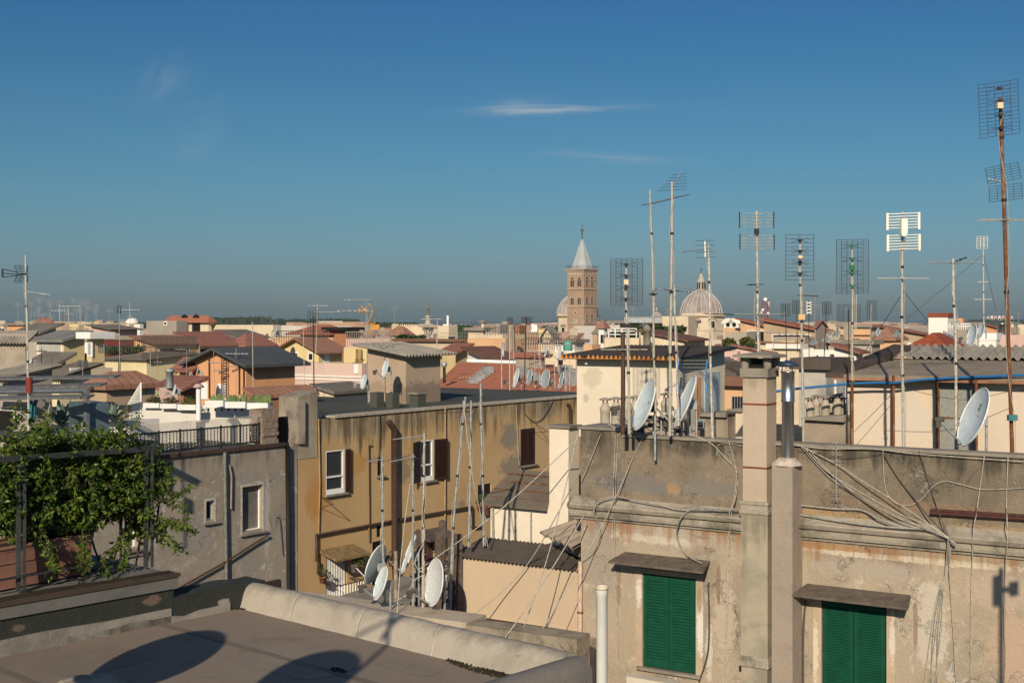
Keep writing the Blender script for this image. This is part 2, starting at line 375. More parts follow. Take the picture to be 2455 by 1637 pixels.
def dish(label, px, py, Y, r, az, el=22, mat=None, group=None, arm=True, stand=None, name='satellite_dish', asp=1.08, logo=False, roll=0):
    """offset satellite dish: az = heading the bowl faces (deg, 0 = towards +x, ccw), centre seen at px,py"""
    mat = mat or M_DISH; c = P(px, py, Y)
    if abs(az) < 2:      # given as how far the bowl is turned towards the viewer
        az = math.degrees(math.atan2(-c.y, -c.x) % (2*math.pi)-math.acos(az))
    a, e = math.radians(az), math.radians(el)
    f = Vector((math.cos(a)*math.cos(e), math.sin(a)*math.cos(e), math.sin(e)))
    side = Vector((-math.sin(a), math.cos(a), 0)); up = f.cross(side)
    if up.z < 0: up = -up
    base = c-up*r*asp-f*.25*r
    t = thing(name, label, 'satellite dish', (c.x, c.y, stand if stand is not None else c.z-r), group)
    mb = MB(); n, m = 28, 5; fr = []; bk = []
    for j in range(m+1):
        q = j/m
        for k in range(n):
            th = 2*math.pi*k/n; p = c+side*(r*q*math.cos(th))+up*(r*asp*q*math.sin(th))-f*(.16*r*(1-q*q))
            fr.append(p); bk.append(p-f*.014*(1+r))
    fs = [(j*n+k, j*n+(k+1) % n, (j+1)*n+(k+1) % n, (j+1)*n+k) for j in range(m) for k in range(n)]
    tstn = (fr[n+1]-fr[n]).cross(fr[2*n]-fr[n]).dot(f)
    if tstn > 0: mb.add(fr, [x[::-1] for x in fs], True); mb.add(bk, fs, True)
    else: mb.add(fr, fs, True); mb.add(bk, [x[::-1] for x in fs], True)
    rim = [m*n+k for k in range(n)]
    mb.add([fr[i] for i in rim]+[bk[i] for i in rim], [(k, (k+1) % n, n+(k+1) % n, n+k) for k in range(n)])
    rf = mb.build('reflector', mat, t)
    if r > .3:
        rm = MB().tube([c+side*(r*math.cos(2*math.pi*k/28))+up*(r*asp*math.sin(2*math.pi*k/28)) for k in range(29)], .012, 5, False)
        rm.build('rim', M_WHITEP, rf)
    if arm:
        lo = c-up*r*asp*.98; foc = c+f*r*1.12-up*r*.55
        MB().tube([lo-f*.05, foc], .014+.012*r, 5).build('arm', M_ZINC, t)
        w_ = .05+.05*r
        hd = MB(); hd.tube([foc+(c-foc).normalized()*w_*1.5, foc-(c-foc).normalized()*w_*.9], w_*.62, 8); hd.box(foc+Vector((0, 0, -w_*.9)), (w_*1.3, w_*1.3, w_*2.0), a); hd.build('feed_horn', M_CABLED if r > .3 else M_CABLEG, t)
    br = MB(); back = c-f*(.16*r+.02); br.box(back-f*.08, (.16, .12, .18), a)
    p0 = back-f*.16; br.tube([back, p0], .03, 6)
    if stand is not None: br.tube([Vector((p0.x, p0.y, stand)), Vector((p0.x, p0.y, p0.z+.12))], .026, 6)
    else: br.tube([p0, p0-Vector((0, 0, r*1.1))], .026, 6)
    br.build('bracket', M_ZINC, t)
    if logo:
        q = c+side*0+up*r*.42; lg = MB(); s_ = .06; tl = math.radians(0)
        def quad(dx, dz, w_, h_, o_):
            pp = q+side*dx+up*dz-f*(.16*r*(1-.17))+f*o_
            lg.add([pp-side*w_-up*h_, pp+side*w_-up*h_, pp+side*w_+up*h_, pp-side*w_+up*h_], [(0, 1, 2, 3)]); lg.add([pp-side*w_-up*h_, pp-side*w_+up*h_, pp+side*w_+up*h_, pp+side*w_-up*h_], [(0, 1, 2, 3)])
        quad(0, .05, .05, .006, .02); quad(0, -.05, .05, .006, .02); quad(-.046, 0, .004, .05, .02); quad(.046, 0, .004, .05, .02); quad(0, .015, .03, .006, .021); quad(-.02, .01, .005, .028, .021); quad(.02, .01, .005, .028, .021); quad(0, -.032, .032, .008, .021)
        lg.build('emblem', flat('teal_print', (0.05, .32, .30), .5, 0, .1), rf)
    return t
# ---------------------------------------------------------------- ground
m, t, b = base_mat('street_and_courtyard_ground', 0.95)
pos = t.new('ShaderNodeNewGeometry').outputs['Position']
c = t.mix(t.step(t.noise(pos, .004, 8, .7), .45, .6), (.16, .13, .10), (.045, .055, .035))
c = t.mix(t.step(t.noise(pos, .05, 6, .7), .5, .65), c, (.22, .17, .13)); t.l.new(c, b.inputs['Base Color'])
g = MB(); g.add([(-9000, -60, 0), (9000, -60, 0), (9000, 9000, 0), (-9000, 9000, 0)], [(0, 1, 2, 3)])
setting(g, 'ground', m)

def extr(fc, mb, prof, u0, u1):
    """profile [(off,z)] swept along the wall"""
    n = len(prof); A = [fc.pt(u0, z, o) for o, z in prof]; B = [fc.pt(u1, z, o) for o, z in prof]
    d3, n3 = Vector((*fc.d, 0)), Vector((*fc.n, 0))
    area = sum(prof[i][0]*prof[(i+1) % n][1]-prof[(i+1) % n][0]*prof[i][1] for i in range(n))
    flip = (n3.cross(Vector((0, 0, 1))).dot(d3) > 0) == (area > 0)
    fs = [(i, (i+1) % n, n+(i+1) % n, n+i) for i in range(n)]+[tuple(range(n-1, -1, -1)), tuple(range(n, 2*n))]
    if not flip: fs = [f[::-1] for f in fs]
    return mb.add(A+B, fs)
def smooth(pts, k=6):
    pts = [Vector(p) for p in pts]
    if len(pts) < 3: return pts
    o = []
    for i in range(len(pts)-1):
        p0, p1, p2, p3 = pts[max(i-1, 0)], pts[i], pts[i+1], pts[min(i+2, len(pts)-1)]
        for j in range(k):
            s = j/k; o.append(.5*((2*p1)+(p2-p0)*s+(2*p0-5*p1+4*p2-p3)*s*s+(3*p1-p0-3*p2+p3)*s**3))
    o.append(pts[-1]); return o
def cable(label, fc, crop, pts, off=.03, r=.011, mat=None, group='cables strung over the facades', name='cable', curve=True):
    q = []
    for i, p in enumerate(pts):
        px, py = Z(crop, p[0], p[1]); o = p[2] if len(p) > 2 else off
        q.append(fc.at(px, py, o))
    if curve: q = smooth(q)
    return single(MB().tube(q, r, 5), name, label, 'cable', mat or M_CABLE, q[0], group)
def air_cable(label, pts, r=.01, mat=None, sag=0.0, group='cables strung over the roofs', name='cable'):
    """pts: (px,py,Y)"""
    q = smooth([P(*p) for p in pts]) if len(pts) > 2 else [P(*pts[0]).lerp(P(*pts[1]), i/12)-Vector((0, 0, sag*4*(i/12)*(1-i/12))) for i in range(13)]
    return single(MB().tube(q, r, 5), name, label, 'cable', mat or M_CABLE, q[0], group)

# ================================================================ RIGHT BUILDING
R = Face(G(1393, 27.1), G(2455, 22.4))
rb = thing('apartment_building', 'stained beige building on the right with green shutters, a moulded cornice and cable-draped rooftop', 'building', (*R.pt(5, 0)[:2], 0))
UE = R.u(2455)+2.6
rub = lambda c: P(*c)
M_RF = plaster('peeling_beige_render', (0.41, 0.335, 0.248), (.245, .21, .17), (.60, .53, .42), flake=((.50, .46, .39), 1.1, .60), s=.9, top=17.9, topd=.9, streak=.75, dirt=(.27, .13, .055), amt=.75, lightamt=.7, rough=.85, speck=.15, crack=.7,
               spots=[(R.at(2230, 1500), .35, .8, (.56, .50, .42)), (R.at(2400, 1420), .7, .3, (.47, .37, .29)), (R.at(1440, 1330), .4, 1.0, (.33, .28, .23)), (R.at(1600, 1285), 1.2, .22, (.44, .38, .31)), (R.at(2080, 1365), 1.1, .16, (.40, .34, .28)), (R.at(1735, 1480), .25, .9, (.50, .42, .33)), (R.at(2440, 1560), .5, .7, (.50, .36, .26)), (R.at(1484, 1400), .05, .4, (.27, .19, .12)), (R.at(1722, 1400), .06, .4, (.25, .17, .11)), (R.at(2195, 1500), .05, .5, (.27, .19, .13)), (R.at(1700, 1560), .08, .5, (.60, .55, .47)), (R.at(2150, 1338), 2.6, .055, (.64, .56, .44)), (R.at(1560, 1292), .9, .09, (.55, .49, .39)), (R.at(2330, 1352), 1.4, .05, (.60, .52, .40)), (R.at(1745, 1275), .35, .07, (.36, .20, .09)), (R.at(2000, 1312), 1.2, .05, (.42, .25, .11))])
M_RA = plaster('sooty_attic_render', (0.255, 0.205, 0.148), (.125, .105, .08), (.40, .335, .25), flake=((.26, .235, .20), 1.6, .59), s=.8, top=19.6, topd=.75, streak=.85, dirt=(.055, .047, .038), rough=1.0, amt=.8, lightamt=.5, speck=.6, crack=.4,
               spots=[(R.at(1560, 1170), 1.6, .13, (.20, .185, .17)), (R.at(1500, 1150), .8, .18, (.20, .18, .165)), (R.at(1615, 1172), .16, .13, (.40, .25, .13)), (R.at(1700, 1170), .7, .18, (.22, .20, .175)), (R.at(2200, 1215), 1.5, .12, (.26, .18, .12)), (R.at(1990, 1230), .8, .07, (.40, .27, .14)), (R.at(2380, 1270), .9, .07, (.36, .25, .14))])
M_RC = plaster('mossy_cornice', (0.40, 0.35, 0.28), (.12, .105, .08), (.60, .55, .46), s=.35, amt=.85, lightamt=.5, rough=.7, speck=.7)
w1 = R.rect(1541, 1669, 1380, 1606); w2 = R.rect(1970, 2126, 1441, 1720)
mb = MB(); R.holed(mb, 0, UE, 9, 17.85, [w1, w2], .22)
R.slab(mb, 0, UE, 0, 9, -.2, 0)
mb.build('wall', M_RF, rb)
mb = MB(); d3, n3 = Vector((*R.d, 0)), Vector((*R.n, 0))
mb.obox(R.pt(0, 0, -.3), d3*UE, -n3*10, Vector((0, 0, 19.1))); mb.build('wall', M_RF, rb)
up = R.u(1497)
mb = MB(); R.slab(mb, up, UE, 18.3, 19.62, -.29, 0); mb.build('attic_wall', M_RA, rb)
mb = MB(); R.slab(mb, up-.02, UE, 19.62, 19.68, -.33, .05); mb.build('parapet_cap', M_CONC, rb)
mb = MB(); R.slab(mb, 0, up, 18.3, 19.74, -.9, .012); mb.build('corner_pier', M_RA, rb)
mb = MB(); R.slab(mb, -.06, up+.05, 19.74, 19.80, -.98, .06); mb.build('pier_cap', M_CONC, rb)
mb = MB(); extr(R, mb, [(-.1, 17.85), (.05, 17.85), (.07, 17.91), (.13, 17.92), (.15, 17.98), (.16, 18.06), (.23, 18.09), (.25, 18.13), (.27, 18.17), (.26, 18.19), (.14, 18.24), (0, 18.33), (-.1, 18.33)], -.2, UE); mb.build('cornice', M_RC, rb)
mb = MB(); R.slab(mb, .2, UE, 19.1, 19.2, -10, -.33); mb.build('roof_deck', M_TAR, rb)
# windows
def pan(u0, u1, z, lab=None):
    """thin concrete hood over a window"""
    mb = MB(); d3 = Vector((*R.d, 0))
    a, b_, c_, d_ = R.pt(u0+.08, z+.03, 0), R.pt(u1-.08, z+.03, 0), R.pt(u1+.02, z-.085, .56), R.pt(u0-.02, z-.085, .56)
    th = Vector((0, 0, -.045)); mb.add([a, b_, c_, d_, a+th, b_+th, c_+th, d_+th], [(3, 2, 1, 0), (4, 5, 6, 7), (0, 1, 5, 4), (1, 2, 6, 5), (2, 3, 7, 6), (3, 0, 4, 7)])
    for k in (.12, .88): R.slab(mb, u0+(u1-u0)*k-.02, u0+(u1-u0)*k+.02, z-.16, z-.03, 0, .32)
    o = mb.build('window_hood', flat('hood_slate', (0.125, .10, .08), .8, 0, .35, .5, .3), rb)
    if lab: o['label'] = lab
h1 = R.rect(1490, 1717, 1320, 1340); pan(h1[0], h1[1]-.05, zat(1337, 26.0))
h2 = R.rect(1925, 2201, 1400, 1420); pan(h2[0], h2[1]-.05, zat(1417, 23.9))
M_SURR = plaster('window_surround_render', (0.46, 0.36, 0.26), (.30, .22, .15), (.66, .60, .50), s=.5, amt=.6, lightamt=.5, spots=[(R.at(1533, 1420), .07, .35, (.66, .62, .55)), (R.at(1680, 1500), .09, .6, (.68, .64, .58)), (R.at(1678, 1440), .06, .3, (.30, .2, .13)), (R.at(1955, 1560), .08, .6, (.62, .55, .45)), (R.at(2140, 1530), .07, .5, (.62, .56, .47))])
for w_, nm in ((w1, 0), (w2, 1)):
    win = MB(); R.slab(win, w_[0]+.002, w_[1]-.002, w_[2]+.002, w_[3]-.002, -.215, -.14); win = win.build('window', M_DARKIN, rb)
    shutters(win, R, w_[0]+.02, w_[1]-.02, w_[2]+.02, w_[3]-.02, M_SHUTG, -.04, 2, .05, nsl=26 if nm == 0 else 38)
    s = MB(); R.slab(s, w_[0]-.16, w_[0], w_[2]-.02, w_[3]+.1, 0, .022); R.slab(s, w_[1], w_[1]+.16, w_[2]-.02, w_[3]+.1, 0, .022); R.slab(s, w_[0], w_[1], w_[3], w_[3]+.1, 0, .022); s.build('window_surround', M_SURR, rb)
mb = MB(); R.slab(mb, w1[0]-.1, w1[1]+.12, w1[2]-.06, w1[2], -.2, .1); mb.build('sill', M_CONC, rb)
# air conditioner under left window
ac = R.rect(1524, 1636, 1618, 1690); tt = thing('air_conditioner', 'white air conditioning unit hung under the left green-shuttered window, cut by the picture edge', 'air conditioner', R.pt(ac[0], ac[2]))
mb = MB(); R.slab(mb, ac[0], ac[1], ac[2], ac[3], .12, .42); mb.build('casing', flat('ac_casing', (.55, .50, .42), .5, 0, .1), tt)
mb = MB(); cc = R.pt((ac[0]+ac[1])/2-.1, (ac[2]+ac[3])/2, .43)
for rr in (.2, .16, .12, .08, .04): mb.tube([cc+Vector((*R.d, 0))*rr*math.cos(k*.35)+Vector((0, 0, rr*math.sin(k*.35))) for k in range(19)], .006, 4, False)
mb.build('fan_grille', M_WIRE, tt)
for q_ in (ac[0]+.1, ac[1]-.14): mb = MB(); R.slab(mb, q_, q_+.04, ac[2]-.05, ac[2], 0, .42); mb.build('bracket', M_ZINC, tt)
# pilaster chimney
ch = thing('chimney', 'tall square plastered chimney with a four-legged concrete cap standing against the beige facade', 'chimney', (*R.pt(R.u(1800), 0, .3)[:2], 0))
Yc = R.pt(R.u(1808, .5), 0, .5).y
ca, cbb = sorted((R.u(1781, .5), R.u(1838, .5)))
M_CH = plaster('chimney_render', (0.47, 0.375, 0.285), (.27, .24, .18), (.58, .48, .37), s=.9, top=zat(904, Yc), topd=.5, streak=.5, dirt=(.2, .17, .12), amt=.35, lightamt=.3)
M_CHL = plaster('damp_chimney_render', (0.38, 0.325, 0.245), (.17, .17, .13), (.50, .44, .33), s=.5, top=zat(1231, Yc), topd=1.6, streak=.6, dirt=(.14, .13, .09), amt=.7)
zc = lambda py: zat(py, Yc)
mb = MB(); R.slab(mb, ca, cbb, zc(1201), zc(904), -.02, .5); mb.build('shaft', M_CH, ch)
mb = MB(); R.slab(mb, ca-.03, cbb+.03, zc(1573), zc(1231), -.02, .53); mb.build('lower_shaft', M_CHL, ch)
mb = MB(); R.slab(mb, ca-.05, cbb+.05, zc(1231), zc(1222), -.02, .56); R.slab(mb, ca-.03, cbb+.03, zc(1222), zc(1209), -.02, .53); R.slab(mb, ca-.05, cbb+.05, zc(1209), zc(1201), -.02, .555); mb.build('moulding', M_RC, ch)
mb = MB(); R.slab(mb, ca-.06, cbb+.06, zc(1597), zc(1580), -.02, .57); R.slab(mb, ca-.045, cbb+.045, zc(1580), zc(1573), -.02, .55); mb.build('moulding', M_RC, ch)
mb = MB(); R.slab(mb, ca-.02, cbb+.02, 0, zc(1597), -.02, .52); mb.build('lower_shaft', M_CHL, ch)
mb = MB(); R.slab(mb, ca-.04, cbb+.04, zc(904), zc(883), -.05, .55); mb.build('collar', M_CONC, ch)
for i, (du, dof) in enumerate([(0, .42), (cbb-ca-.02, .42), (0, 0), (cbb-ca-.02, 0)]):
    mb = MB(); q = R.pt(ca+.01+du, zc(883), dof); mb.tube([q, q+Vector((0, 0, zc(857)-zc(883)+.01))], [.075, .095], 8); mb.build('cap_leg', M_CONC, ch)
mb = MB(); R.slab(mb, ca+.12, cbb-.12, zc(883), zc(860), .12, .38); mb.build('flue_opening', M_DARKIN, ch)
mb = MB(); R.slab(mb, ca-.15, cbb+.17, zc(857), zc(851), -.16, .66)
a_, b_, c_, d_ = R.pt(ca-.15, zc(851), -.16), R.pt(cbb+.17, zc(851), -.16), R.pt(cbb+.17, zc(851), .66), R.pt(ca-.15, zc(851), .66)
e_ = R.pt((ca+cbb)/2, zc(843), .25); mb.add([a_, b_, c_, d_, e_], [(3, 2, 4), (2, 1, 4), (1, 0, 4), (0, 3, 4)]); mb.build('cap', M_CONC, ch)
for py in (969, 1121):
    mb = MB(); R.slab(mb, ca-.008, cbb+.008, zc(py+2), zc(py-2.5), -.01, .508); mb.build('strap', flat('rust_red_strap', (.20, .06, .04), .7), ch)
# flue pier + steel flue
fp = thing('pier', 'rough pink-grey plastered pier carrying a steel flue, right of the chimney', 'pier', (*R.pt(R.u(1875), 0, .4)[:2], 0))
pa, pb = sorted((R.u(1850, .55), R.u(1900, .55)))
M_PIER = plaster('pebbly_pier_render', (0.40, 0.335, 0.268), (.27, .225, .18), (.48, .41, .33), s=.35, amt=.4, rough=.9)
mb = MB(); R.slab(mb, pa, pb, 0, zc(1112), .0, .55); mb.build('shaft', M_PIER, fp)
mb = MB(); q = R.pt((pa+pb)/2, zc(1112), .3); mb.lathe([(.30, 0), (.27, .05), (.16, .13), (.13, .14), (.0, .14)], q, 14); mb.build('cement_collar', flat('pale_cement', (.50, .42, .35), .9, 0, .3, .3, .5), fp)
fq = P(1889, 1097, q.y); fl = thing('flue_pipe', 'shiny steel flue pipe with a dark conical rain cap, beside the tall chimney', 'flue pipe', fq)
M_STEEL = flat('polished_flue_steel', (.45, .46, .48), .34, .95, .1)
hF = zat(890, fq.y)-fq.z; wv = zat(964, fq.y)-fq.z
mb = MB(); mb.lathe([(.115, -.05), (.115, wv), (.13, wv+.01), (.13, wv+.045), (.125, wv+.05), (.125, hF-.03), (.14, hF-.02), (.14, hF), (.11, hF), (.11, hF-.2), (0, hF-.2)], fq, 28); mb.build('pipe', M_STEEL, fl)
mb = MB()
for k in range(3):
    mb = MB(); a = 2.1*k+.6; mb.tube([fq+Vector((.12*math.cos(a), .12*math.sin(a), hF-.02)), fq+Vector((.10*math.cos(a), .10*math.sin(a), hF+.13))], .012, 5)
    mb.build('cap_strut', M_ZINC, fl)
mb = MB(); mb.lathe([(.06, .12), (.235, .105), (.10, .19), (0, .215)], fq+Vector((0, 0, hF)), 24); mb.build('rain_cap', flat('dark_blue_cowl', (.035, .055, .10), .45, .3, .3), fl)
# white pvc pipe on the near roof is further down. Brown pipes along the attic
for k, (y0, y1) in enumerate([(1223, 1238), (1229.5, 1245)]):
    a, b_ = R.at(2231, y0, .06+.03*k), R.at(2520, y1+2.5, .06+.03*k)
    single(MB().tube([a, b_], .034, 8), 'pipe', ('upper' if k == 0 else 'lower')+' of two dark red pipes running along the sooty attic wall', 'pipe', flat('dark_red_pipe', (.07, .028, .022), .5, 0, .4, .3), a, 'dark red pipes on the attic wall')
# cables on facade
RC = [('pale conduit arching over the cornice at the left end and dropping to the pink drainpipe', 10, [(520, 483, .06), (400, 470, .22), (330, 505, .30), (305, 560, .3), (335, 640, .1), (343, 715, .05), (310, 790), (235, 855)], .022, M_CABLEG),
      ('pale conduit looping off the cornice to the left window hood', 10, [(1170, 545, .28), (930, 540, .3), (850, 560, .3), (800, 630, .3), (800, 720, .08), (850, 810, .06), (940, 860, .3)], .02, M_CABLEG),
      ('long conduit lying along the cornice left of the chimney', 10, [(440, 467, .2), (700, 520, .24), (830, 548, .27), (1172, 545, .28)], .018, M_CABLEG),
      ('thin white cable dropping plumb from the parapet left of the green shutters', 10, [(432, 100, .07), (425, 300), (420, 480, .25), (425, 600, .1), (432, 870), (440, 1100), (447, 1420)], .010, M_CABLE),
      ('second thin cable beside the plumb one at the left of the facade', 10, [(447, 100, .07), (437, 300), (430, 480, .25), (418, 600, .1), (420, 800), (436, 1100)], .009, M_CABLE),
      ('white cable crossing the attic from the dishes, then dropping plumb beside the tall chimney', 10, [(870, 100, .07), (990, 150), (1080, 240), (1150, 325), (1140, 480, .25), (1105, 560, .29), (1100, 700), (1093, 1000), (1075, 1450), (1062, 1600)], .013, M_CABLE),
      ('pale cable hugging the chimney side of the left facade bay', 10, [(1100, 140, .07), (1145, 325), (1130, 500, .25), (1112, 600, .2), (1105, 800), (1090, 1200), (1070, 1590)], .010, M_CABLE),
      ('black cable hanging beside the left green shutters', 10, [(985, 975), (980, 1010), (985, 1200), (975, 1400), (925, 1560)], .022, M_CABLED),
      ('slack white loop below the parapet cap left of the chimney', 10, [(1030, 225), (1040, 165), (1100, 155), (1180, 170)], .009, M_CABLE),
      ('thick bundle of white cables slanting down to the cable junction, topmost strand', 11, [(150, 160, .06), (380, 275, .1), (540, 380, .2), (720, 490, .3), (900, 610, .33), (1040, 705, .33)], .012, M_CABLE),
      ('second strand of the slanting white cable bundle on the right facade', 11, [(180, 165, .06), (330, 320, .1), (540, 450, .2), (760, 570, .3), (930, 640, .33), (1040, 708, .34)], .011, M_CABLE),
      ('third strand of the slanting white cable bundle, sagging lower', 11, [(200, 170, .06), (370, 350, .1), (560, 490, .2), (740, 590, .3), (920, 655, .33), (1042, 712, .35)], .011, M_CABLE),
      ('lowest strand of the slanting white cable bundle', 11, [(165, 165, .06), (340, 350, .1), (530, 465, .2), (700, 560, .3), (860, 640, .33), (1038, 714, .35)], .010, M_CABLEG),
      ('conduit along the top of the right cornice', 11, [(175, 520, .05), (370, 540, .06), (530, 548, .06), (640, 605, .2), (740, 640, .28)], .024, M_CABLEG),
      ('heavy conduit lying on the right cornice and ending in the air', 11, [(170, 575, .1), (480, 625, .24), (740, 652, .29), (900, 660, .3), (1000, 690, .32), (1090, 752, .34)], .026, M_CABLEG),
      ('dark cable crossing the attic diagonally to the cable junction', 11, [(660, 215, .07), (740, 350), (850, 490, .08), (930, 590, .2), (1040, 700, .33)], .013, M_CABLED),
      ('dark cable dropping steeply from the parapet to the cable junction', 11, [(870, 200, .07), (930, 400), (985, 560, .1), (1040, 700, .34)], .011, M_CABLED),
      ('white cable waving across the attic to the right edge', 11, [(657, 190, .07), (665, 380), (700, 480), (780, 522), (870, 495), (950, 410), (1020, 378), (1110, 395), (1240, 425), (1400, 423), (1489, 415)], .010, M_CABLE),
      ('white cable hanging full height at three quarters of the right facade', 11, [(1255, 230, .07), (1225, 450), (1190, 690, .3), (1183, 850, .06), (1175, 1200), (1176, 1600)], .012, M_CABLE),
      ('white cable hanging full height nearest the right edge of the photo', 11, [(1395, 235, .07), (1385, 500), (1392, 700, .3), (1380, 900, .06), (1372, 1250), (1380, 1400), (1368, 1600)], .012, M_CABLE),
      ('thick dark cable beside the right green shutters', 11, [(200, 1080), (190, 1200), (185, 1350), (185, 1600)], .024, M_CABLED),
      ('white cable stretched along under the parapet cap', 11, [(130, 165, .08), (330, 185, .08), (600, 188, .08), (850, 215, .08), (1489, 262, .08)], .011, M_CABLE),
      ('long thin cable slanting from the parapet to the lower left of the facade', 10, [(600, 110, .07), (540, 230), (430, 480, .3), (340, 660, .4), (110, 1070, 1.2), (0, 1250, 1.6)], .011, M_CABLE),
      ('white cable slanting off the parapet corner', 10, [(345, 100, .07), (290, 240, .1), (230, 380, .1)], .011, M_CABLE)]
for k in range(5):
    xs = [1040, 1020+k*6, 1000-k*8, 975-k*14, 960-k*16+(k % 2)*30]
    RC.append(('%s strand hanging from the cable junction on the right facade' % ['first', 'second', 'third', 'fourth', 'leftmost'][k], 11, [(xs[0], 715, .34), (xs[1]+10, 850, .1), (xs[2]+12, 1050, .05), (xs[3]+18, 1300, .05), (xs[4], 1600, .05)], .010, M_CABLE if k % 2 == 0 else M_CABLEG))
RC.append(('lone strand swinging right from the cable junction', 11, [(1044, 715, .34), (1050, 950, .08), (1070, 1250, .05), (1090, 1600, .05)], .009, M_CABLE))
RC.append(('dark loop of antenna flex across the upper right attic', 11, [(160, 195, .07), (370, 232, .09), (520, 230, .09), (650, 212, .08)], .008, M_CABLED))
for lab, cr, pts, r, mt in RC: cable(lab, R, cr, pts, .035, r*.85, mt)
# small antenna lying against attic
t_ = thing('yagi_antenna', 'small aerial with short rods hanging against the sooty attic wall', 'antenna', R.at(*Z(11, 380, 490), .12))
MB().tube([R.at(*Z(11, 380, 120), .12), R.at(*Z(11, 380, 495), .12)], .012, 6).build('boom', M_ZINC, t_)
for y in (230, 270, 330, 360, 402, 452, 492):
    a = R.at(*Z(11, 380, y), .12); w_ = .14-.0001*y
    MB().tube([a-d3*w_, a+d3*w_], .005, 4).build('rod', M_WIRE, t_)
# rust spigot things at left
a = R.at(*Z(10, 225, 850), .07); b_ = R.at(*Z(10, 222, 1395), .07)
dp = thing('drainpipe', 'pink drainpipe at the left corner of the green-shuttered facade', 'drainpipe', b_)
MB().tube([a, b_, b_-Vector((0, 0, 4))], .05, 10).build('pipe', flat('pink_pipe_paint', (.56, .40, .31), .6, 0, .2, .3), dp)
q = R.at(*Z(10, 223, 1150), .07); MB().tube([q-Vector((0, 0, .02)), q+Vector((0, 0, .02))], .062, 10).build('clamp', M_RUST, dp)

# ---------------------------------------------------------------- rooftop rooms on the right building
def room(name, label, cat, xl, xc, xr, Y, ytop, mat, zb, a=GRID, topmat=None, par=0.0, cap=None, group=None):
    """box with its near corner at (xc,Y); returns thing, faces and footprint"""
    dR, dL = dirs(a); C = G(xc, Y); r = abs(reach(C, dR, xr)) if xr > xc else .4; l = abs(reach(C, dL, xl)) if xl < xc else .4
    if xr <= xc+.5: r = max(r, l*.5, 3)
    if xl >= xc-.5: l = max(l, r*.5, 3)
    zt = zat(ytop, Y); fp = [C, C+dR*r, C+dR*r+dL*l, C+dL*l]
    t = thing(name, label, cat, ((C+dR*r/2+dL*l/2).x, (C+dR*r/2+dL*l/2).y, zb), group)
    fR = Face(C, C+dR*r); fL = Face(C, C+dL*l)
    return t, fR, fL, fp, zt, r, l
dR, dL = dirs(32.2)
wt, fR, fL, fp, zt, r_, l_ = room('rooftop_room', 'whitewashed rooftop room under a dark corrugated shed roof, behind the tall masts', 'rooftop room', 1383, 1625, 1737, 30, 857, None, 19.2, 32.2)
M_WR = plaster('cream_rooftop_render', (0.68, 0.595, 0.47), (.50, .43, .34), (.78, .70, .58), s=1.2, amt=.4, rough=.2, spots=[(fL.at(1420, 905), .3, .25, (.50, .44, .35)), (fL.at(1405, 955), .08, .1, (.42, .37, .3))], speck=.12)
dd = fp[1]; MB().prism(fp, 19.2, zt, top=True, z1s=[zt, zt+.17, zt+.17, zt]).build('wall', M_WR, wt)
E0 = Vector((*(fp[3]-dirs(32.2)[0]*.35+dirs(32.2)[1]*.25), zt+.01)); E1 = Vector((*(fp[0]-dirs(32.2)[0]*.35-dirs(32.2)[1]*.25), zt+.01))
rise = Vector((*(dR*(r_+.5)), .20))
M_DKR = plaster('dark_roofing', (0.060, 0.048, 0.042), (.035, .03, .027), (.10, .085, .075), s=1, amt=.5, rough=.3)
mb = MB().corr(E0, E1, E1+rise, E0+rise, 26, .028, 1, .02); mb.build('roof', M_DKR, wt)
mb = MB(); n_ = 26
for k in range(n_):
    if k % 2 == 0 or random.random() < .6:
        q = E0.lerp(E1, (k+.25)/n_)-Vector((0, 0, .055)); mb.lathe([(.045, -.01), (.03, .05), (.0, .09)], q, 6, False)
mb.build('eave_tile', flat('orange_eave_filler', (.52, .20, .05), .8, 0, .3), wt)
mb = MB(); mb.tube([E0-Vector((0, 0, .06)), E1-Vector((0, 0, .06))], .022, 6); mb.build('eave_board', flat('eave_board_brown', (.20, .10, .04), .8), wt)
mb = MB(); mb.tube([E1-Vector((0, 0, .03)), E1+rise-Vector((0, 0, .03))], .04, 6); mb.build('verge_board', M_BLACK, wt)
dr = fR.rect(1690, 1726, 892, 990, .02); mb = MB(); fR.slab(mb, dr[0], dr[1], 19.2, dr[3], 0, .03); mb.build('door', flat('pale_blue_door', (.34, .42, .46), .5, 0, .2), wt)
# clothes rack with blue frame
rk = thing('clothes_rack', 'folding clothes rack with bright blue ends leaning beside the whitewashed rooftop room', 'clothes rack', P(1660, 1000, 29.2))
for (x0, y0, x1, y1) in [(1628, 860, 1622, 910), (1622, 905, 1630, 948), (1696, 862, 1690, 910), (1690, 902, 1697, 950)]:
    MB().tube([P(x0, y0, 29.2), P(x1, y1, 29.1)], .018, 5).build('end_frame', flat('blue_plastic', (.05, .22, .50), .5), rk)
mb = MB()
for k in range(11): mb.tube([P(1626, 864+k*8.5, 29.2), P(1695, 864+k*8.5, 29.2)], .005, 4)
mb.build('line_rod', M_CABLE, rk)
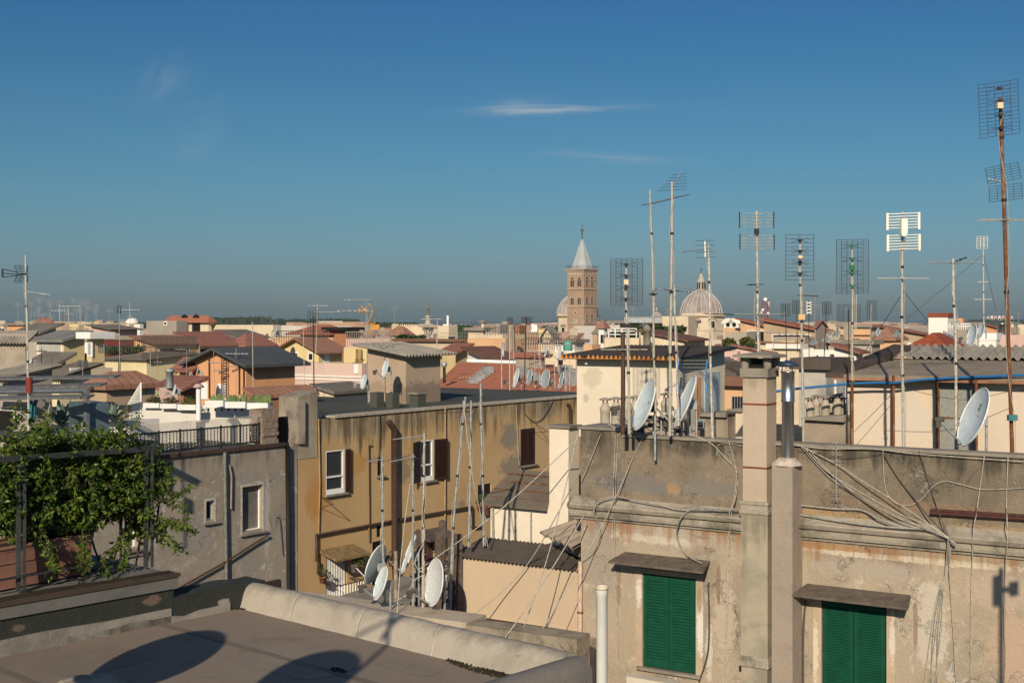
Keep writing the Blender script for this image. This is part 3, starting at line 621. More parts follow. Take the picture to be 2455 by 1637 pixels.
# right house
H = Face(G(2028, 28.2), G(2455, 26.3)); hu = H.u(2455)+2.5
hs = thing('rooftop_house', 'cream rooftop house with a brown tarred roof edge and ridged fibre-cement sheets, far right', 'rooftop house', (*H.pt(3, 0)[:2], 19.2))
M_HW = plaster('warm_cream_render', (0.60, 0.50, 0.40), (.44, .36, .28), (.72, .63, .52), s=1.0, amt=.35, rough=.2, lightamt=.3, spots=[(H.at(2190, 960), .35, .8, (.56, .50, .43)), (H.at(2215, 930), .18, .5, (.64, .50, .36))])
nn = -Vector((*H.n, 0)); zH = 20.83
mb = MB().obox(H.pt(0, 19.2), Vector((*H.d, 0))*hu, nn*5, Vector((0, 0, zH-19.2))); mb.build('wall', M_HW, hs)
def hp(u, l, z): q = H.pt(u, z)+nn*l; return Vector((q.x, q.y, z))
M_ROOFB = plaster('gritty_brown_roofing', (0.30, 0.245, 0.19), (.20, .16, .125), (.38, .32, .25), s=.3, amt=.5, rough=.8)
mb = MB(); mb.add([hp(-.25, -.35, 20.86), hp(hu, -.35, 20.86), hp(hu, 2.1, 21.16), hp(.42, 2.1, 21.16), hp(-.25, -.35, 20.80), hp(hu, -.35, 20.80), hp(hu, 2.1, 21.1), hp(.42, 2.1, 21.1)], [(0, 1, 2, 3), (7, 6, 5, 4), (0, 4, 5, 1), (0, 3, 7, 4)]); mb.build('roof', M_ROOFB, hs)
mb = MB(); mb.add([hp(-.35, -.36, 20.88), hp(.05, -.36, 20.89), hp(.75, 2.7, 21.45), hp(.2, 3.3, 21.47), hp(-.35, -.36, 20.78), hp(.05, -.36, 20.78), hp(.75, 2.7, 21.3), hp(.2, 3.3, 21.3)], [(0, 1, 2, 3), (0, 4, 5, 1), (3, 7, 4, 0), (2, 6, 7, 3), (1, 5, 6, 2)]); mb.build('verge', plaster('brown_tar_verge', (.085, .06, .05), s=.4), hs)
mb = MB(); mb.corr(hp(.42, 1.85, 21.20), hp(hu, 1.85, 21.20), hp(hu, 3.25, 21.45), hp(.42, 3.25, 21.45), int((hu-.42)/.178), .038, 1, .015, 8); mb.build('roof_sheet', M_ASB, hs)
mb = MB(); mb.add([hp(.42, 3.25, 21.42), hp(hu, 3.25, 21.42), hp(hu, 5.2, 20.8), hp(.42, 5.2, 20.8)], [(0, 1, 2, 3)]); mb.build('roof', M_ASBD, hs)
mb = MB(); mb.obox(hp(-.2, -.36, 20.74), Vector((*H.d, 0))*(hu+.2), nn*.03, Vector((0, 0, .06))); mb.build('fascia', flat('salmon_fascia', (.30, .15, .09), .8, 0, .3), hs)
dr = H.rect(2250, 2341, 907, 1086, .02)
gd = MB(); H.slab(gd, dr[0], dr[1], 19.21, 20.72, 0, .03); gd = gd.build('door', rusty('grey_door_rusting', (.27, .28, .26), (.25, .12, .05), -.1), hs)
for k in (0, .5, 1): MB().obox(H.pt(dr[0]-.03+k*(dr[1]-dr[0]), 19.21, .02), Vector((*H.d, 0))*.06, Vector((*H.n, 0))*.05, Vector((0, 0, 1.5))).build('door_post', M_RUST, gd)
MB().obox(H.pt(dr[0], zat(1003, 27), .02), Vector((*H.d, 0))*(dr[1]-dr[0]), Vector((*H.n, 0))*.03, Vector((0, 0, .03))).build('rail', M_RUST, gd)
q = []
for pt in [Z(23, 700, 1440), Z(23, 1005, 1400), Z(23, 1790, 1325), Z(23, 2171, 1310), Z(6, 705, 1128), Z(6, 850, 1112), Z(6, 1060, 1098), Z(6, 1459, 1083), (2560, 897)]:
    q.append(P(*pt, H.pt(H.u(pt[0], .43), 0, .43).y if pt[0] > 2028 else 27.6))
single(MB().tube(q, .028, 10), 'water_pipe', 'bright blue water pipe running level across the right-hand roofs', 'pipe', flat('bright_blue_pipe', (.015, .13, .33), .5, 0, .35, .15), q[0])
for px, y0, y1 in ((2043, 929, 1072), (2142, 908, 1078), (2246, 912, 1083), (2340, 915, 1088)):
    Y = H.pt(H.u(px, .36), 0, .36).y
    single(MB().box(P(px, (y0+y1)/2, Y), (.05, .05, (y1-y0)/F*Y+.15)), 'post', 'rusty iron post before the cream rooftop house, %s' % {2043: 'nearest the left corner', 2142: 'standing clear in the middle of the wall', 2246: 'left of the grey door', 2340: 'right of the grey door'}[px], 'post', M_RUST, P(px, y1, Y), 'rusty posts under the blue pipe')
# low walls and small boxes on the roof
def lowwall(label, px0, px1, y0, y1, Y0, Y1, mat, th=.35, zb=19.2, name='wall', cap=None):
    f = Face(G(px0, Y0), G(px1, Y1)); z0, z1 = zat(y0, Y0), zat(y1, Y1); t = thing(name, label, name.replace('_', ' '), f.pt(0, zb))
    m_ = -Vector((*f.n, 0))*th; a, b_ = f.pt(0, zb), f.pt(f.len, zb)
    fp = [a, b_, b_+m_, a+m_]; MB().prism([p.xy for p in fp], zb, 0, z1s=[z0, z1, z1, z0]).build('body', mat, t)
    if cap:
        MB().prism([p.xy for p in [a-m_*.12, b_-m_*.12, b_+m_*1.12, a+m_*1.12]], z0+.001, 0, bottom=True, z1s=[z0+.05, z1+.05, z1+.05, z0+.05]).build('cap', cap, t)
    return t
M_GRW = plaster('grimy_roof_wall', (0.34, 0.275, 0.21), (.17, .14, .11), (.48, .41, .33), s=.5, top=20, topd=.6, streak=.5)
lowwall('low concrete box with a slab top behind the right-hand dish pair', 1672, 1745, 997, 992, 28.6, 28.2, M_GRW, .9, cap=M_CONC)
lowwall('short whitewashed wall stub just left of the tall chimney', 1747, 1782, 985, 984, 28.7, 28.4, M_WR, .6, cap=M_CONC)
lowwall('low parapet wall under the row of stub chimneys', 1928, 2030, 1005, 1000, 28.7, 28.0, M_GRW, 1.2, cap=M_CONC)
lowwall('long low wall below the dark roof edge behind the dishes', 1500, 1640, 1005, 1012, 29.4, 28.9, M_GRW, .4, cap=M_CONC)
# chimney pots (one built, the others copied)
def chimney_pot():
    t = thing('chimney_pot', 'x', 'chimney pot', (0, 0, 0), 'stub chimneys with slab caps')
    MB().lathe([(.135, -.12), (.135, .30), (.15, .32), (.15, .42), (.09, .50), (.09, .56), (.0, .56)], (0, 0, 0), 14).build('pot', plaster('pot_render', (.42, .37, .30), s=.4), t)
    for k in range(4): MB().box((.075*math.cos(k*1.57+.7), .075*math.sin(k*1.57+.7), .60), (.04, .04, .1), k*1.57).build('cap_leg', flat('brick_red', (.25, .09, .05), .9), t)
    MB().lathe([(0, .64), (.17, .63), (.16, .67), (.04, .70), (0, .70)], (0, 0, 0), 12).build('cap', M_CONC, t)
    return t
POTS = [(1451, 953, 29.2, 1.0, 'leftmost stub chimney, standing left of the brown mast foot'), (1477, 951, 29.2, 1.0, 'second stub chimney from the left, wrapped with a cable loop'), (1503, 949, 29.3, 1.0, 'stub chimney half hidden behind the brown mast'), (1523, 948, 29.4, .9, 'stub chimney just behind the upper edge of the left big dish'),
        (1597, 941, 29.3, 1.0, 'lone stub chimney between the two big dishes'), (1942, 952, 28.9, .85, 'leftmost stub chimney on the low wall by the steel flue'), (1957, 946, 29.4, .8, 'second stub chimney on the low wall'), (1979, 948, 28.9, .85, 'third and fattest stub chimney on the low wall'), (1993, 950, 29.3, .8, 'fourth stub chimney on the low wall'), (2008, 944, 28.9, .85, 'fifth stub chimney on the low wall, taller'), (2021, 952, 29.0, .75, 'stub chimney nearest the cream rooftop house')]
p0 = None
for px, py, Y, s_, lab in POTS:
    if p0 is None: p0 = chimney_pot(); o = p0; kids = [c_ for c_ in COL.objects if c_.parent == p0]
    else:
        o = p0.copy(); COL.objects.link(o)
        for c_ in kids: k_ = c_.copy(); COL.objects.link(k_); k_.parent = o
    q = P(px, py, Y); o.location = (q.x, q.y, q.z-.70*s_*.82); s_ *= .82; o.scale = (s_, s_, s_); o['label'] = lab
# ================================================================ YELLOW BUILDING
K = 105300.0; XV = 3500.0
def Yy(px): return K/(XV-px)
YF = Face(G(714, Yy(714)), G(1395, Yy(1395)))
yb = thing('apartment_building', 'ochre yellow building with a flat dark roof, brown shutters and dangling masts before it', 'building', (*YF.pt(8, 0)[:2], 0))
yl = YF.len+1; ZT = 19.08
sp = [(YF.at(850, 1020), 3.5, .35, (.36, .29, .19)), (YF.at(1150, 985), 4.5, .3, (.40, .31, .19)), (YF.at(1222, 1046), .55, .5, (.21, .19, .165)), (YF.at(1236, 1112), .85, .38, (.21, .19, .165)), (YF.at(966, 1130), .28, .42, (.24, .20, .16)), (YF.at(1108, 1208), .2, .15, (.26, .2, .15)), (YF.at(1305, 980), .8, .4, (.30, .24, .18)), (YF.at(758, 1195), .5, .6, (.44, .225, .07)), (YF.at(840, 1110), .8, .4, (.44, .24, .08))]
M_YW = plaster('ochre_render', (0.50, 0.345, 0.178), (.36, .215, .09), (.50, .37, .21), s=2.0, top=ZT, topd=2.3, streak=.85, dirt=(.085, .065, .04), spots=sp, amt=.45, lightamt=.3, rough=.15)
WN = {'w1': (781, 826, 1079, 1183), 'w2': (1008, 1039, 1055, 1152), 'w3': (1248, 1282, 1027, 1114), 'w4': (1146, 1178, 1160, 1223), 's1': (905, 916, 1096, 1140), 's2': (903, 914, 1260, 1287), 'd1': (782, 832, 1320, 1470), 'd2': (1000, 1041, 1281, 1420), 'd3': (893, 922, 1296, 1420)}
HR = {k: YF.rect(*v) for k, v in WN.items()}
mb = MB(); YF.holed(mb, 0, yl, 8, ZT, list(HR.values()), .07); YF.slab(mb, 0, yl, 0, 8, -.3, 0); mb.build('wall', M_YW, yb)
yn, yd = Vector((*YF.n, 0)), Vector((*YF.d, 0))
qa, qb = YF.pt(.2, 0, -.35), YF.pt(yl, 0, -.35); mb = MB().prism([tuple(qa.xy), tuple(qb.xy), tuple(G(1402, 55.5)), tuple(G(1060, 59.5)), tuple(G(759, 53.5))], 0, ZT-.12); mb.build('roof', M_TAR, yb)
mb = MB(); YF.slab(mb, 1.5, yl, ZT, ZT+.06, -.5, .06); mb.build('parapet_cap', flat('pale_gutter_edge', (.42, .36, .28), .8, 0, .4, .3), yb)
def opening(key, kind):
    u0, u1, z0, z1 = HR[key]; w_ = MB(); YF.slab(w_, u0+.002, u1-.002, z0+.002, z1-.002, -.068, -.05); W = w_.build('window', M_GLASS if kind != 'dark' else M_DARKIN, yb)
    if kind == 'frame':
        f = MB(); fw = .035
        for (a, b_, c_, d_) in [(u0, u0+fw, z0, z1), (u1-fw*2.2, u1, z0, z1), (u0+fw, u1-fw*2.2, z1-fw, z1), (u0+fw, u1-fw*2.2, z0, z0+fw*4.2), (u0+fw, u1-fw*2.2, z0+.5, z0+.55)]: YF.slab(f, a, b_, c_, d_, -.05, .0)
        f.build('frame', M_WHITEP, W)
    if kind == 'curtain':
        f = MB(); n = 16; mt = flat('white_curtain' if key == 'd1' else 'purple_curtain', (.62, .60, .58) if key == 'd1' else (.085, .028, .045), .9, 0, .15)
        for k in range(n):
            a = u0+.03+(u1-u0-.06)*k/n; b_ = u0+.03+(u1-u0-.06)*(k+1)/n; YF_p = [YF.pt(a, z0, -.045+.03*(k % 2)), YF.pt(b_, z0, -.045+.03*((k+1) % 2)), YF.pt(b_, z1-.05, -.045+.02*((k+1) % 2)), YF.pt(a, z1-.05, -.045+.02*(k % 2))]
            f.add(YF_p, [(0, 1, 2, 3)])
        f.build('curtain', mt, W)
    return W
W1 = opening('w1', 'frame'); W2 = opening('w2', 'frame'); W3 = opening('w3', 'dark'); W4 = opening('w4', 'dark')
opening('s1', 'dark'); opening('s2', 'dark'); opening('d1', 'curtain'); opening('d2', 'curtain'); opening('d3', 'dark')
for k in ('w1', 'w2', 'w3', 's1'):
    u0, u1, z0, z1 = HR[k]; s = MB(); YF.slab(s, u0-.08, u1+.08, z0-.05, z0, -.25, .12); s.build('sill', M_CONC, yb)
u0, u1, z0, z1 = HR['w3']; shutters(W3, YF, u0+.01, u1-.01, z0+.01, z1-.01, M_SHUTB, -.03, 2, .05, nsl=16)
u0, u1, z0, z1 = HR['w2']
def hung(fc, W, u, w_, z0, z1, ang, mat):
    """a leaf hinged at u and swung open: its far edge stands out from the wall"""
    a = fc.pt(u, z0, .03); e = Vector((*fc.d, 0))*w_*math.cos(ang)+Vector((*fc.n, 0))*abs(w_)*math.sin(ang); th = e.cross(Vector((0, 0, 1))).normalized()*.035
    mb = MB(); L = e.length; en = e/L; h = z1-z0
    mb.obox(a, en*.06, th, Vector((0, 0, h))); mb.obox(a+en*(L-.06), en*.06, th, Vector((0, 0, h))); mb.obox(a+en*.06, en*(L-.12), th, Vector((0, 0, .08))); mb.obox(a+en*.06+Vector((0, 0, h-.08)), en*(L-.12), th, Vector((0, 0, .08)))
    for i in range(20): mb.obox(a+en*.06+Vector((0, 0, .08+(h-.16)*i/20)), en*(L-.12), th*.9+Vector((0, 0, .05)), Vector((0, 0, .03)))
    mb.build('shutter', mat, W)
hung(YF, W2, u0-.02, -.62, z0, z1, .35, M_SHUTB); hung(YF, W2, u1+.02, .58, z0, z1, .14, M_SHUTB)
hung(YF, W1, HR['w1'][1]+.01, .2, HR['w1'][2], HR['w1'][3], .15, M_SHUTB)
# hoods over the doors
for lab, (x0, x1, yy_), w_ in (('mustard sheet hood over the curtained balcony door', (764, 846, 1318), .75), ('worn slab hood over the purple-curtained door', (990, 1058, 1275), .7)):
    u0, u1 = YF.u(x0), YF.u(x1); z = YF.uz((x0+x1)/2, yy_)[1]; mb = MB()
    a, b_, c_, d_ = YF.pt(u0, z+.1), YF.pt(u1, z+.1), YF.pt(u1, z-.12, w_), YF.pt(u0, z-.12, w_); th = Vector((0, 0, -.06))
    mb.add([a, b_, c_, d_, a+th, b_+th, c_+th, d_+th], [(0, 1, 2, 3), (7, 6, 5, 4), (0, 4, 5, 1), (1, 5, 6, 2), (2, 6, 7, 3), (3, 7, 4, 0)])
    o = mb.build('door_hood', flat('mustard_sheet', (.23, .155, .07), .8, 0, .4, .4) if w_ == .75 else M_ASBD, yb); o['label'] = lab
# downpipes
def wallpipe(label, fc, pts, r, mat, off=.1, name='drainpipe', grp=None, n=8):
    q = [fc.at(px, py, off) for px, py in pts]
    return single(MB().tube(q, r, n), name, label, 'pipe', mat, q[-1], grp)
PG = 'pipes on the ochre facade'
wallpipe('fat brown flue pipe with an elbow top climbing the ochre facade', YF, [Z(9, 318, 385), Z(9, 330, 405), Z(9, 350, 425), Z(9, 352, 1150), Z(9, 358, 1330)], .10, M_BROWN, .16, grp=PG, n=12)
wallpipe('dark pipe running across the ochre facade above the doors', YF, [Z(8, 815, 1370), Z(8, 822, 1300), Z(8, 808, 1290), Z(8, 805, 1130), Z(8, 1290, 1040), Z(9, 800, 880), Z(9, 802, 1000), Z(9, 860, 995)], .045, M_BROWN, .08, 'pipe', PG)
wallpipe('thin buff drainpipe left of the open-shuttered window', YF, [Z(9, 218, 522), Z(9, 200, 522), Z(9, 205, 1080)], .028, flat('buff_pipe', (.22, .14, .07), .7), .06, grp=PG)
wallpipe('thin ochre drainpipe between the shuttered window and the mast trio', YF, [Z(9, 645, 300), Z(9, 645, 640), Z(9, 643, 1030)], .028, flat('ochre_pipe', (.38, .24, .10), .7), .06, grp=PG)
wallpipe('thin ochre drainpipe by the left end of the ochre facade', YF, [Z(8, 820, 400), Z(8, 828, 800), Z(8, 820, 1120)], .022, flat('ochre_pipe', (.38, .24, .10), .7), .05, grp=PG)
wallpipe('short dark pipe with bent top at the right end of the ochre facade', YF, [Z(9, 1352, 285), Z(9, 1366, 300), Z(9, 1368, 420)], .06, M_BROWN, .1, grp=PG)
cable('brown telephone cable drooping past the top of the ochre facade', YF, 9, [(265, 330), (268, 470), (258, 600)], .05, .012, M_CABLED)
cable('loose grey cable curling near the closed brown shutters', YF, 9, [(1105, 340), (1150, 385), (1200, 375), (1245, 310), (1270, 260)], .05, .014, M_CABLED)
cable('white cable looping beside the closed brown shutters', YF, 9, [(1055, 300), (1065, 480), (1070, 600), (1085, 690), (1075, 720)], .05, .014, M_CABLE)
# washing-line brackets
for lab, (x0, y0, x1, y1) in (('thin iron washing-line bracket at the top of the closed brown shutters', Z(9, 1165, 395)+Z(9, 1235, 445)), ('thin iron washing-line bracket at the sill of the closed brown shutters', Z(9, 1070, 640)+Z(9, 1130, 680)), ('iron washing-line bracket under the white-framed window', Z(8, 835, 885)+Z(8, 915, 935))):
    a, b_ = YF.at(x0, y0, .05), YF.at(x1, y1, .7); single(MB().tube([a, b_], .013, 5).tube([a-Vector((0, 0, .35)), b_], .01, 5), 'bracket', lab, 'bracket', M_BROWN, a)
# balcony railing, flower pots
br = thing('balcony_railing', 'small white balcony railing before the white-curtained door', 'railing', YF.at(781, 1440))
u0, u1 = HR['d1'][0]-.05, HR['d1'][1]+.1; z0 = YF.uz(805, 1460)[1]; z1 = YF.uz(805, 1392)[1]
MB().tube([YF.pt(u0, z1, .03), YF.pt(u0, z1, .6), YF.pt(u1, z1, .6), YF.pt(u1, z1, .03)], .022, 5, smooth=False).build('handrail', M_BROWN, br)
mb = MB()
for k in range(10): q = YF.pt(u0+(u1-u0)*k/9, z0, .6); mb.tube([q, q+Vector((0, 0, z1-z0))], .022, 5)
mb.build('baluster', M_WHITEP, br)
MB().obox(YF.pt(u0, z0-.1, 0), yd*(u1-u0), yn*.7, Vector((0, 0, .1))).build('balcony_slab', M_CONC, br)
br = thing('balcony_railing', 'white balcony railing with flowers hanging on it before the purple-curtained door', 'railing', YF.at(1010, 1390))
u0, u1 = HR['d2'][0]-.3, HR['d2'][1]+.9; z0 = YF.uz(1020, 1420)[1]; z1 = YF.uz(1020, 1345)[1]
MB().tube([YF.pt(u0, z1, .03), YF.pt(u0, z1, .7), YF.pt(u1, z1, .7), YF.pt(u1, z1, .03)], .022, 5, smooth=False).build('handrail', M_BROWN, br)
mb = MB()
for k in range(12): q = YF.pt(u0+(u1-u0)*k/11, z0, .7); mb.tube([q, q+Vector((0, 0, z1-z0))], .02, 5)
mb.build('baluster', M_WHITEP, br)
MB().obox(YF.pt(u0, z0-.1, 0), yd*(u1-u0), yn*.8, Vector((0, 0, .1))).build('balcony_slab', M_CONC, br)
def leafmat(name, c1, c2, c3=None):
    if name in MATS: return MATS[name]
    m, t, b = base_mat(name, .45)
    pos = t.new('ShaderNodeNewGeometry'); r_ = t.noise(pos.outputs['Position'], 5.0, 3, .6)
    c = t.mix(pos.outputs['Random Per Island'], c1, c2); c = t.mix(t.step(r_, .45, .65), c, c3 or dk(c1, .5))
    t.l.new(c, b.inputs['Base Color']); b.inputs['Specular IOR Level'].default_value = .35
    ts = t.new('ShaderNodeBsdfTranslucent'); t.l.new(c, ts.inputs['Color']); mx = t.new('ShaderNodeMixShader'); mx.inputs[0].default_value = .28
    o = m.node_tree.nodes['Material Output']; t.l.new(b.outputs[0], mx.inputs[1]); t.l.new(ts.outputs[0], mx.inputs[2]); t.l.new(mx.outputs[0], o.inputs[0])
    MATS[name] = m; return m
M_LEAF = leafmat('glossy_green_leaf', (0.054, 0.115, 0.013), (0.155, 0.205, 0.024), (.022, .052, .010))
M_LEAFD = leafmat('dull_green_leaf', (0.035, 0.075, 0.018), (0.07, 0.11, 0.03))
M_TERR = flat('terracotta_pot', (.34, .13, .07), .85, 0, .25, .3)
def leaves(mb, ctr, rad, n, size, flatz=1.0, rng=random, surf=False):
    for _ in range(n):
        while True:
            v = Vector((rng.uniform(-1, 1), rng.uniform(-1, 1), rng.uniform(-1, 1)))
            if v.length < 1 and (not surf or v.length > .45): break
        p = Vector(ctr)+Vector((v.x*rad[0], v.y*rad[1], v.z*rad[2])); leaf(mb, p, size*rng.uniform(.6, 1.25), rng)
def leaf(mb, p, s, rng=random, droop=.4):
    a = rng.uniform(0, 6.283); e = rng.uniform(-1.1, .9)-droop*.5
    d = Vector((math.cos(a)*math.cos(e), math.sin(a)*math.cos(e), math.sin(e))); w_ = d.orthogonal(); w_.rotate(Matrix.Rotation(rng.uniform(0, 6.28), 3, d)); w_ = w_.normalized()*s*.26
    n_ = d.cross(w_).normalized()*s*.08
    mb.add([p, p+d*s*.45+w_-n_, p+d*s, p+d*s*.45-w_-n_, p+d*s*.5+n_*.3], [(0, 1, 4), (1, 2, 4), (2, 3, 4), (3, 0, 4)])
def potted(label, q, s=1.0, n=90, pot=True, lm=None, group=None):
    t = thing('potted_plant', label, 'plant', q, group)
    if pot: MB().lathe([(0, 0), (.10*s, 0), (.14*s, .22*s), (.16*s, .22*s), (.16*s, .26*s), (.13*s, .26*s), (.12*s, .2*s), (0, .2*s)], q, 12).build('pot', M_TERR, t)
    mb = MB(); leaves(mb, Vector(q)+Vector((0, 0, .42*s)), (.24*s, .24*s, .26*s), n, .11*s); mb.build('foliage', lm or M_LEAFD, t)
    st = MB()
    for k in range(5): st.tube([Vector(q)+Vector((0, 0, .2*s)), Vector(q)+Vector((random.uniform(-.15, .15)*s, random.uniform(-.15, .15)*s, .5*s))], .008, 4)
    st.build('stem', M_BROWN, t)
PP = 'potted plants on the ochre facade'
potted('dry plant in a terracotta pot left of the white-curtained door', YF.at(774, 1398, .3), .8, 70, group=PP)
potted('bushy green plant in a pot right of the white-curtained door', YF.at(857, 1372, .5), .9, 130, lm=M_LEAF, group=PP)
potted('small plant in a terracotta pot by the fat brown flue pipe', YF.at(938, 1357, .3), .7, 80, group=PP)
potted('trailing plant in the dark window beside the brown sheet roof', YF.at(1168, 1232, .2), 1.2, 150, lm=M_LEAFD, group=PP)
potted('low green plant in the left corner of the dark window beside the brown sheet roof', YF.at(1151, 1224, .1), .8, 90, lm=M_LEAF, group=PP)
for px, lab in ((1012, 'left'), (1060, 'right')):
    potted('red-leaved plants along the purple-curtained balcony, %s trough' % lab, YF.at(px, 1346, .8), 1.0, 110, lm=leafmat('red_mixed_leaf', (.06, .075, .02), (.16, .05, .04)), group=PP)
# pier at the left end of the ochre building
dRy, dLy = YF.d, -YF.n*-1
pr = thing('chimney', 'broad crumbling plastered chimney block at the left end of the ochre building', 'chimney', (*YF.pt(.5, 0)[:2], 17))
M_PR = plaster('crumbling_pier_render', (0.37, 0.32, 0.24), (.21, .18, .135), (.50, .45, .36), s=.5, top=zat(940, 38), topd=2.2, streak=.5, rough=.8, dirt=(.15, .12, .085))
up1 = YF.u(760); zt = zat(943, 38)
lw = abs(reach(YF.a, -YF.n, 668)) if True else 1
mb = MB(); n0 = -YF.n
C = YF.pt(0, 0, .015).xy; fpn = [C, C+YF.d*(up1), C+YF.d*up1+n0*lw, C+n0*lw]
mb.prism([tuple(p) for p in fpn], 17.95, 0, z1s=[zt-.1, zt+.05, zt+.05, zt-.1]); mb.build('body', M_PR, pr)
# left return of the block, a rougher lower shoulder
sh = Face(G(668, 38.35), G(716, 37.66)); mb = MB(); sh.slab(mb, 0, sh.len-.01, 18.41, zat(957, 38.5), -.25, 0); mb.build('shoulder', plaster('rubble_render', (.36, .31, .25), (.15, .12, .095), (.55, .50, .43), s=.35, rough=1.0, amt=.8), pr)
# ---- stair house on the ochre roof
st, fR, fL, fp, zt, r_, l_ = room('stair_house', 'plain beige stair house with a wavy sheet roof on the dark flat roof', 'stair house', 882, 973, 1056, 47.6, 853, None, 19.0, 38)
M_SH = plaster('stair_house_render', (0.42, 0.32, 0.235), (.28, .215, .16), (.52, .42, .32), s=1.4, amt=.35, rough=.4, spots=[(fR.at(990, 945), 1.0, .45, (.20, .155, .12)), (fR.at(1045, 945), .7, .5, (.2, .155, .12)), (fL.at(905, 935), .5, .35, (.30, .22, .16))])
MB().prism([tuple(p) for p in fp], 18.95, zt).build('wall', M_SH, st)
dr_, dl_ = dirs(38); lo = Vector((*(fp[0]-dr_*.45-dl_*.45), zt+.02)); le = Vector((*(fp[3]-dr_*.45+dl_*.45), zt+.42)); ri = Vector((*(fp[1]+dr_*.45-dl_*.45), zt+.06)); bk = Vector((*(fp[2]+dr_*.45+dl_*.45), zt+.46))
mb = MB().corr(lo, ri, bk, le, 16, .05, 1, .03); mb.build('roof', M_ASB, st)
mb = MB(); mb.prism([tuple(p) for p in fp], zt+.001, zt+.02, z1s=[zt+.01, zt+.02, zt+.4, zt+.4]); mb.build('gable_wall', M_SH, st)
for k, (x0, x1, y0, y1) in enumerate([(390, 540, 1350, 1435), (562, 705, 1370, 1445), (815, 990, 1375, 1460)]):
    a = Z(3, x0, y1); b_ = Z(3, x1, y1); Y = 2.95*F/(a[1]-HY); t_ = thing('roof_kerb', '%s tar-covered block on the dark flat roof before the stair house' % ['leftmost', 'middle', 'rightmost, slab-topped'][k], 'roof block', P(*a, Y), 'tar-covered blocks on the dark roof')
    wpx = (b_[0]-a[0])/F*Y; c_ = P((a[0]+b_[0])/2, a[1], Y+.3); MB().box((c_.x, c_.y, 18.95+.26), (wpx*.75, wpx*.7, .55), math.radians(-38+90)).build('block', M_TAR, t_)
    if k == 2: MB().box((c_.x, c_.y, 19.52), (wpx*.95, wpx*.8, .07), math.radians(52)).build('slab', M_CONC, t_)
# ================================================================ GREY BUILDING (left)
GF = Face(G(205, Yy(205)-.02), G(713, Yy(713)-.02))
gb = thing('apartment_building', 'grey peeling building with a trellised roof terrace, left of the ochre one', 'building', (*GF.pt(5, 0)[:2], 0))
gl = GF.len; M_GW = plaster('peeling_grey_render', (0.33, 0.283, 0.232), (.235, .20, .165), (.47, .44, .40), flake=((.46, .43, .385), 1.5, .575), crack=.6, s=1.1, top=18.4, topd=1.0, streak=.55, dirt=(.10, .085, .07), rough=.7, amt=.5, lightamt=.75,
                            spots=[(GF.at(640, 1240), .12, 1.1, (.45, .43, .40)), (GF.at(585, 1150), .25, .2, (.30, .27, .24)), (GF.at(470, 1290), .6, .5, (.30, .28, .26)), (GF.at(600, 1350), .5, .3, (.28, .26, .24))])
g1 = GF.rect(581, 630, 1164, 1271); g2 = GF.rect(494, 514, 1200, 1246); g3 = GF.rect(292, 330, 1262, 1313)
mb = MB(); GF.holed(mb, 0, gl, 8, 18.4, [g1, g2, g3], .22); GF.slab(mb, 0, gl, 0, 8, -.2, 0); mb.build('wall', M_GW, gb)
gd3, gn3 = Vector((*GF.d, 0)), Vector((*GF.n, 0))
MB().obox(GF.pt(0, 0, -.3), gd3*gl, -gn3*9, Vector((0, 0, 18.3))).build('roof', M_TAR, gb)
for gg, cm in ((g1, flat('net_curtain_grey', (.16, .15, .135), .8, 0, .3, 2)), (g2, M_DARKIN), (g3, flat('net_curtain_grey', (.16, .15, .135), .8))):
    W = MB(); GF.slab(W, gg[0]+.002, gg[1]-.002, gg[2]+.002, gg[3]-.002, -.21, -.17); W = W.build('window', cm, gb)
    f = MB()
    for (a, b_, c_, d_) in [(gg[0], gg[0]+.03, gg[2], gg[3]), (gg[1]-.03, gg[1], gg[2], gg[3]), (gg[0]+.03, gg[1]-.03, gg[3]-.03, gg[3]), (gg[0]+.03, gg[1]-.03, gg[2], gg[2]+.03)]: GF.slab(f, a, b_, c_, d_, -.17, -.12)
    f.build('frame', M_WHITEP, W)
    s = MB(); GF.slab(s, gg[0]-.055, gg[0], gg[2]-.06, gg[3]+.07, 0, .012); GF.slab(s, gg[1], gg[1]+.055, gg[2]-.06, gg[3]+.07, 0, .012); GF.slab(s, gg[0], gg[1], gg[3], gg[3]+.07, 0, .012); s.build('surround', flat('chipped_white_surround', (.47, .44, .39), .9, 0, .5, .15, .6), gb)
    s = MB(); GF.slab(s, gg[0]-.12, gg[1]+.12, gg[2]-.11, gg[2]-.06, -.02, .09); s.build('sill', M_CONC, gb)
mb = MB(); GF.slab(mb, 0, gl-.7, 18.4, 18.5, -.3, .08); mb.build('parapet_cap', M_BROWN, gb)
GP = 'pipes on the grey facade'
wallpipe('black drainpipe at the right end of the grey facade', GF, [Z(8, 600, 562), Z(8, 625, 575), Z(8, 630, 1000), Z(8, 634, 1500)], .07, M_BLACK, .1, grp=GP, n=10)
wallpipe('slim grey drainpipe between the two windows of the grey facade', GF, [Z(8, 232, 610), Z(8, 237, 1000), Z(8, 244, 1450)], .05, flat('slim_grey_pipe', (.17, .17, .155), .7, 0, .4, .3), .08, grp=GP)
wallpipe('dark pipe slanting down across the grey facade', GF, [Z(8, 505, 1130), Z(8, 420, 1180), Z(8, 250, 1290), Z(8, 0, 1430), Z(8, -200, 1540)], .03, M_BROWN, .1, 'pipe', GP)
wallpipe('short stub of pipe at mid height on the grey facade', GF, [Z(8, 262, 690), Z(8, 275, 760), Z(8, 272, 965)], .03, flat('stub_pipe', (.26, .22, .19), .7), .06, 'pipe', GP)
cable('thin loose wire on the right half of the grey facade', GF, 8, [(553, 1020), (575, 1030), (590, 1180), (598, 1260)], .04, .01, M_CABLED)
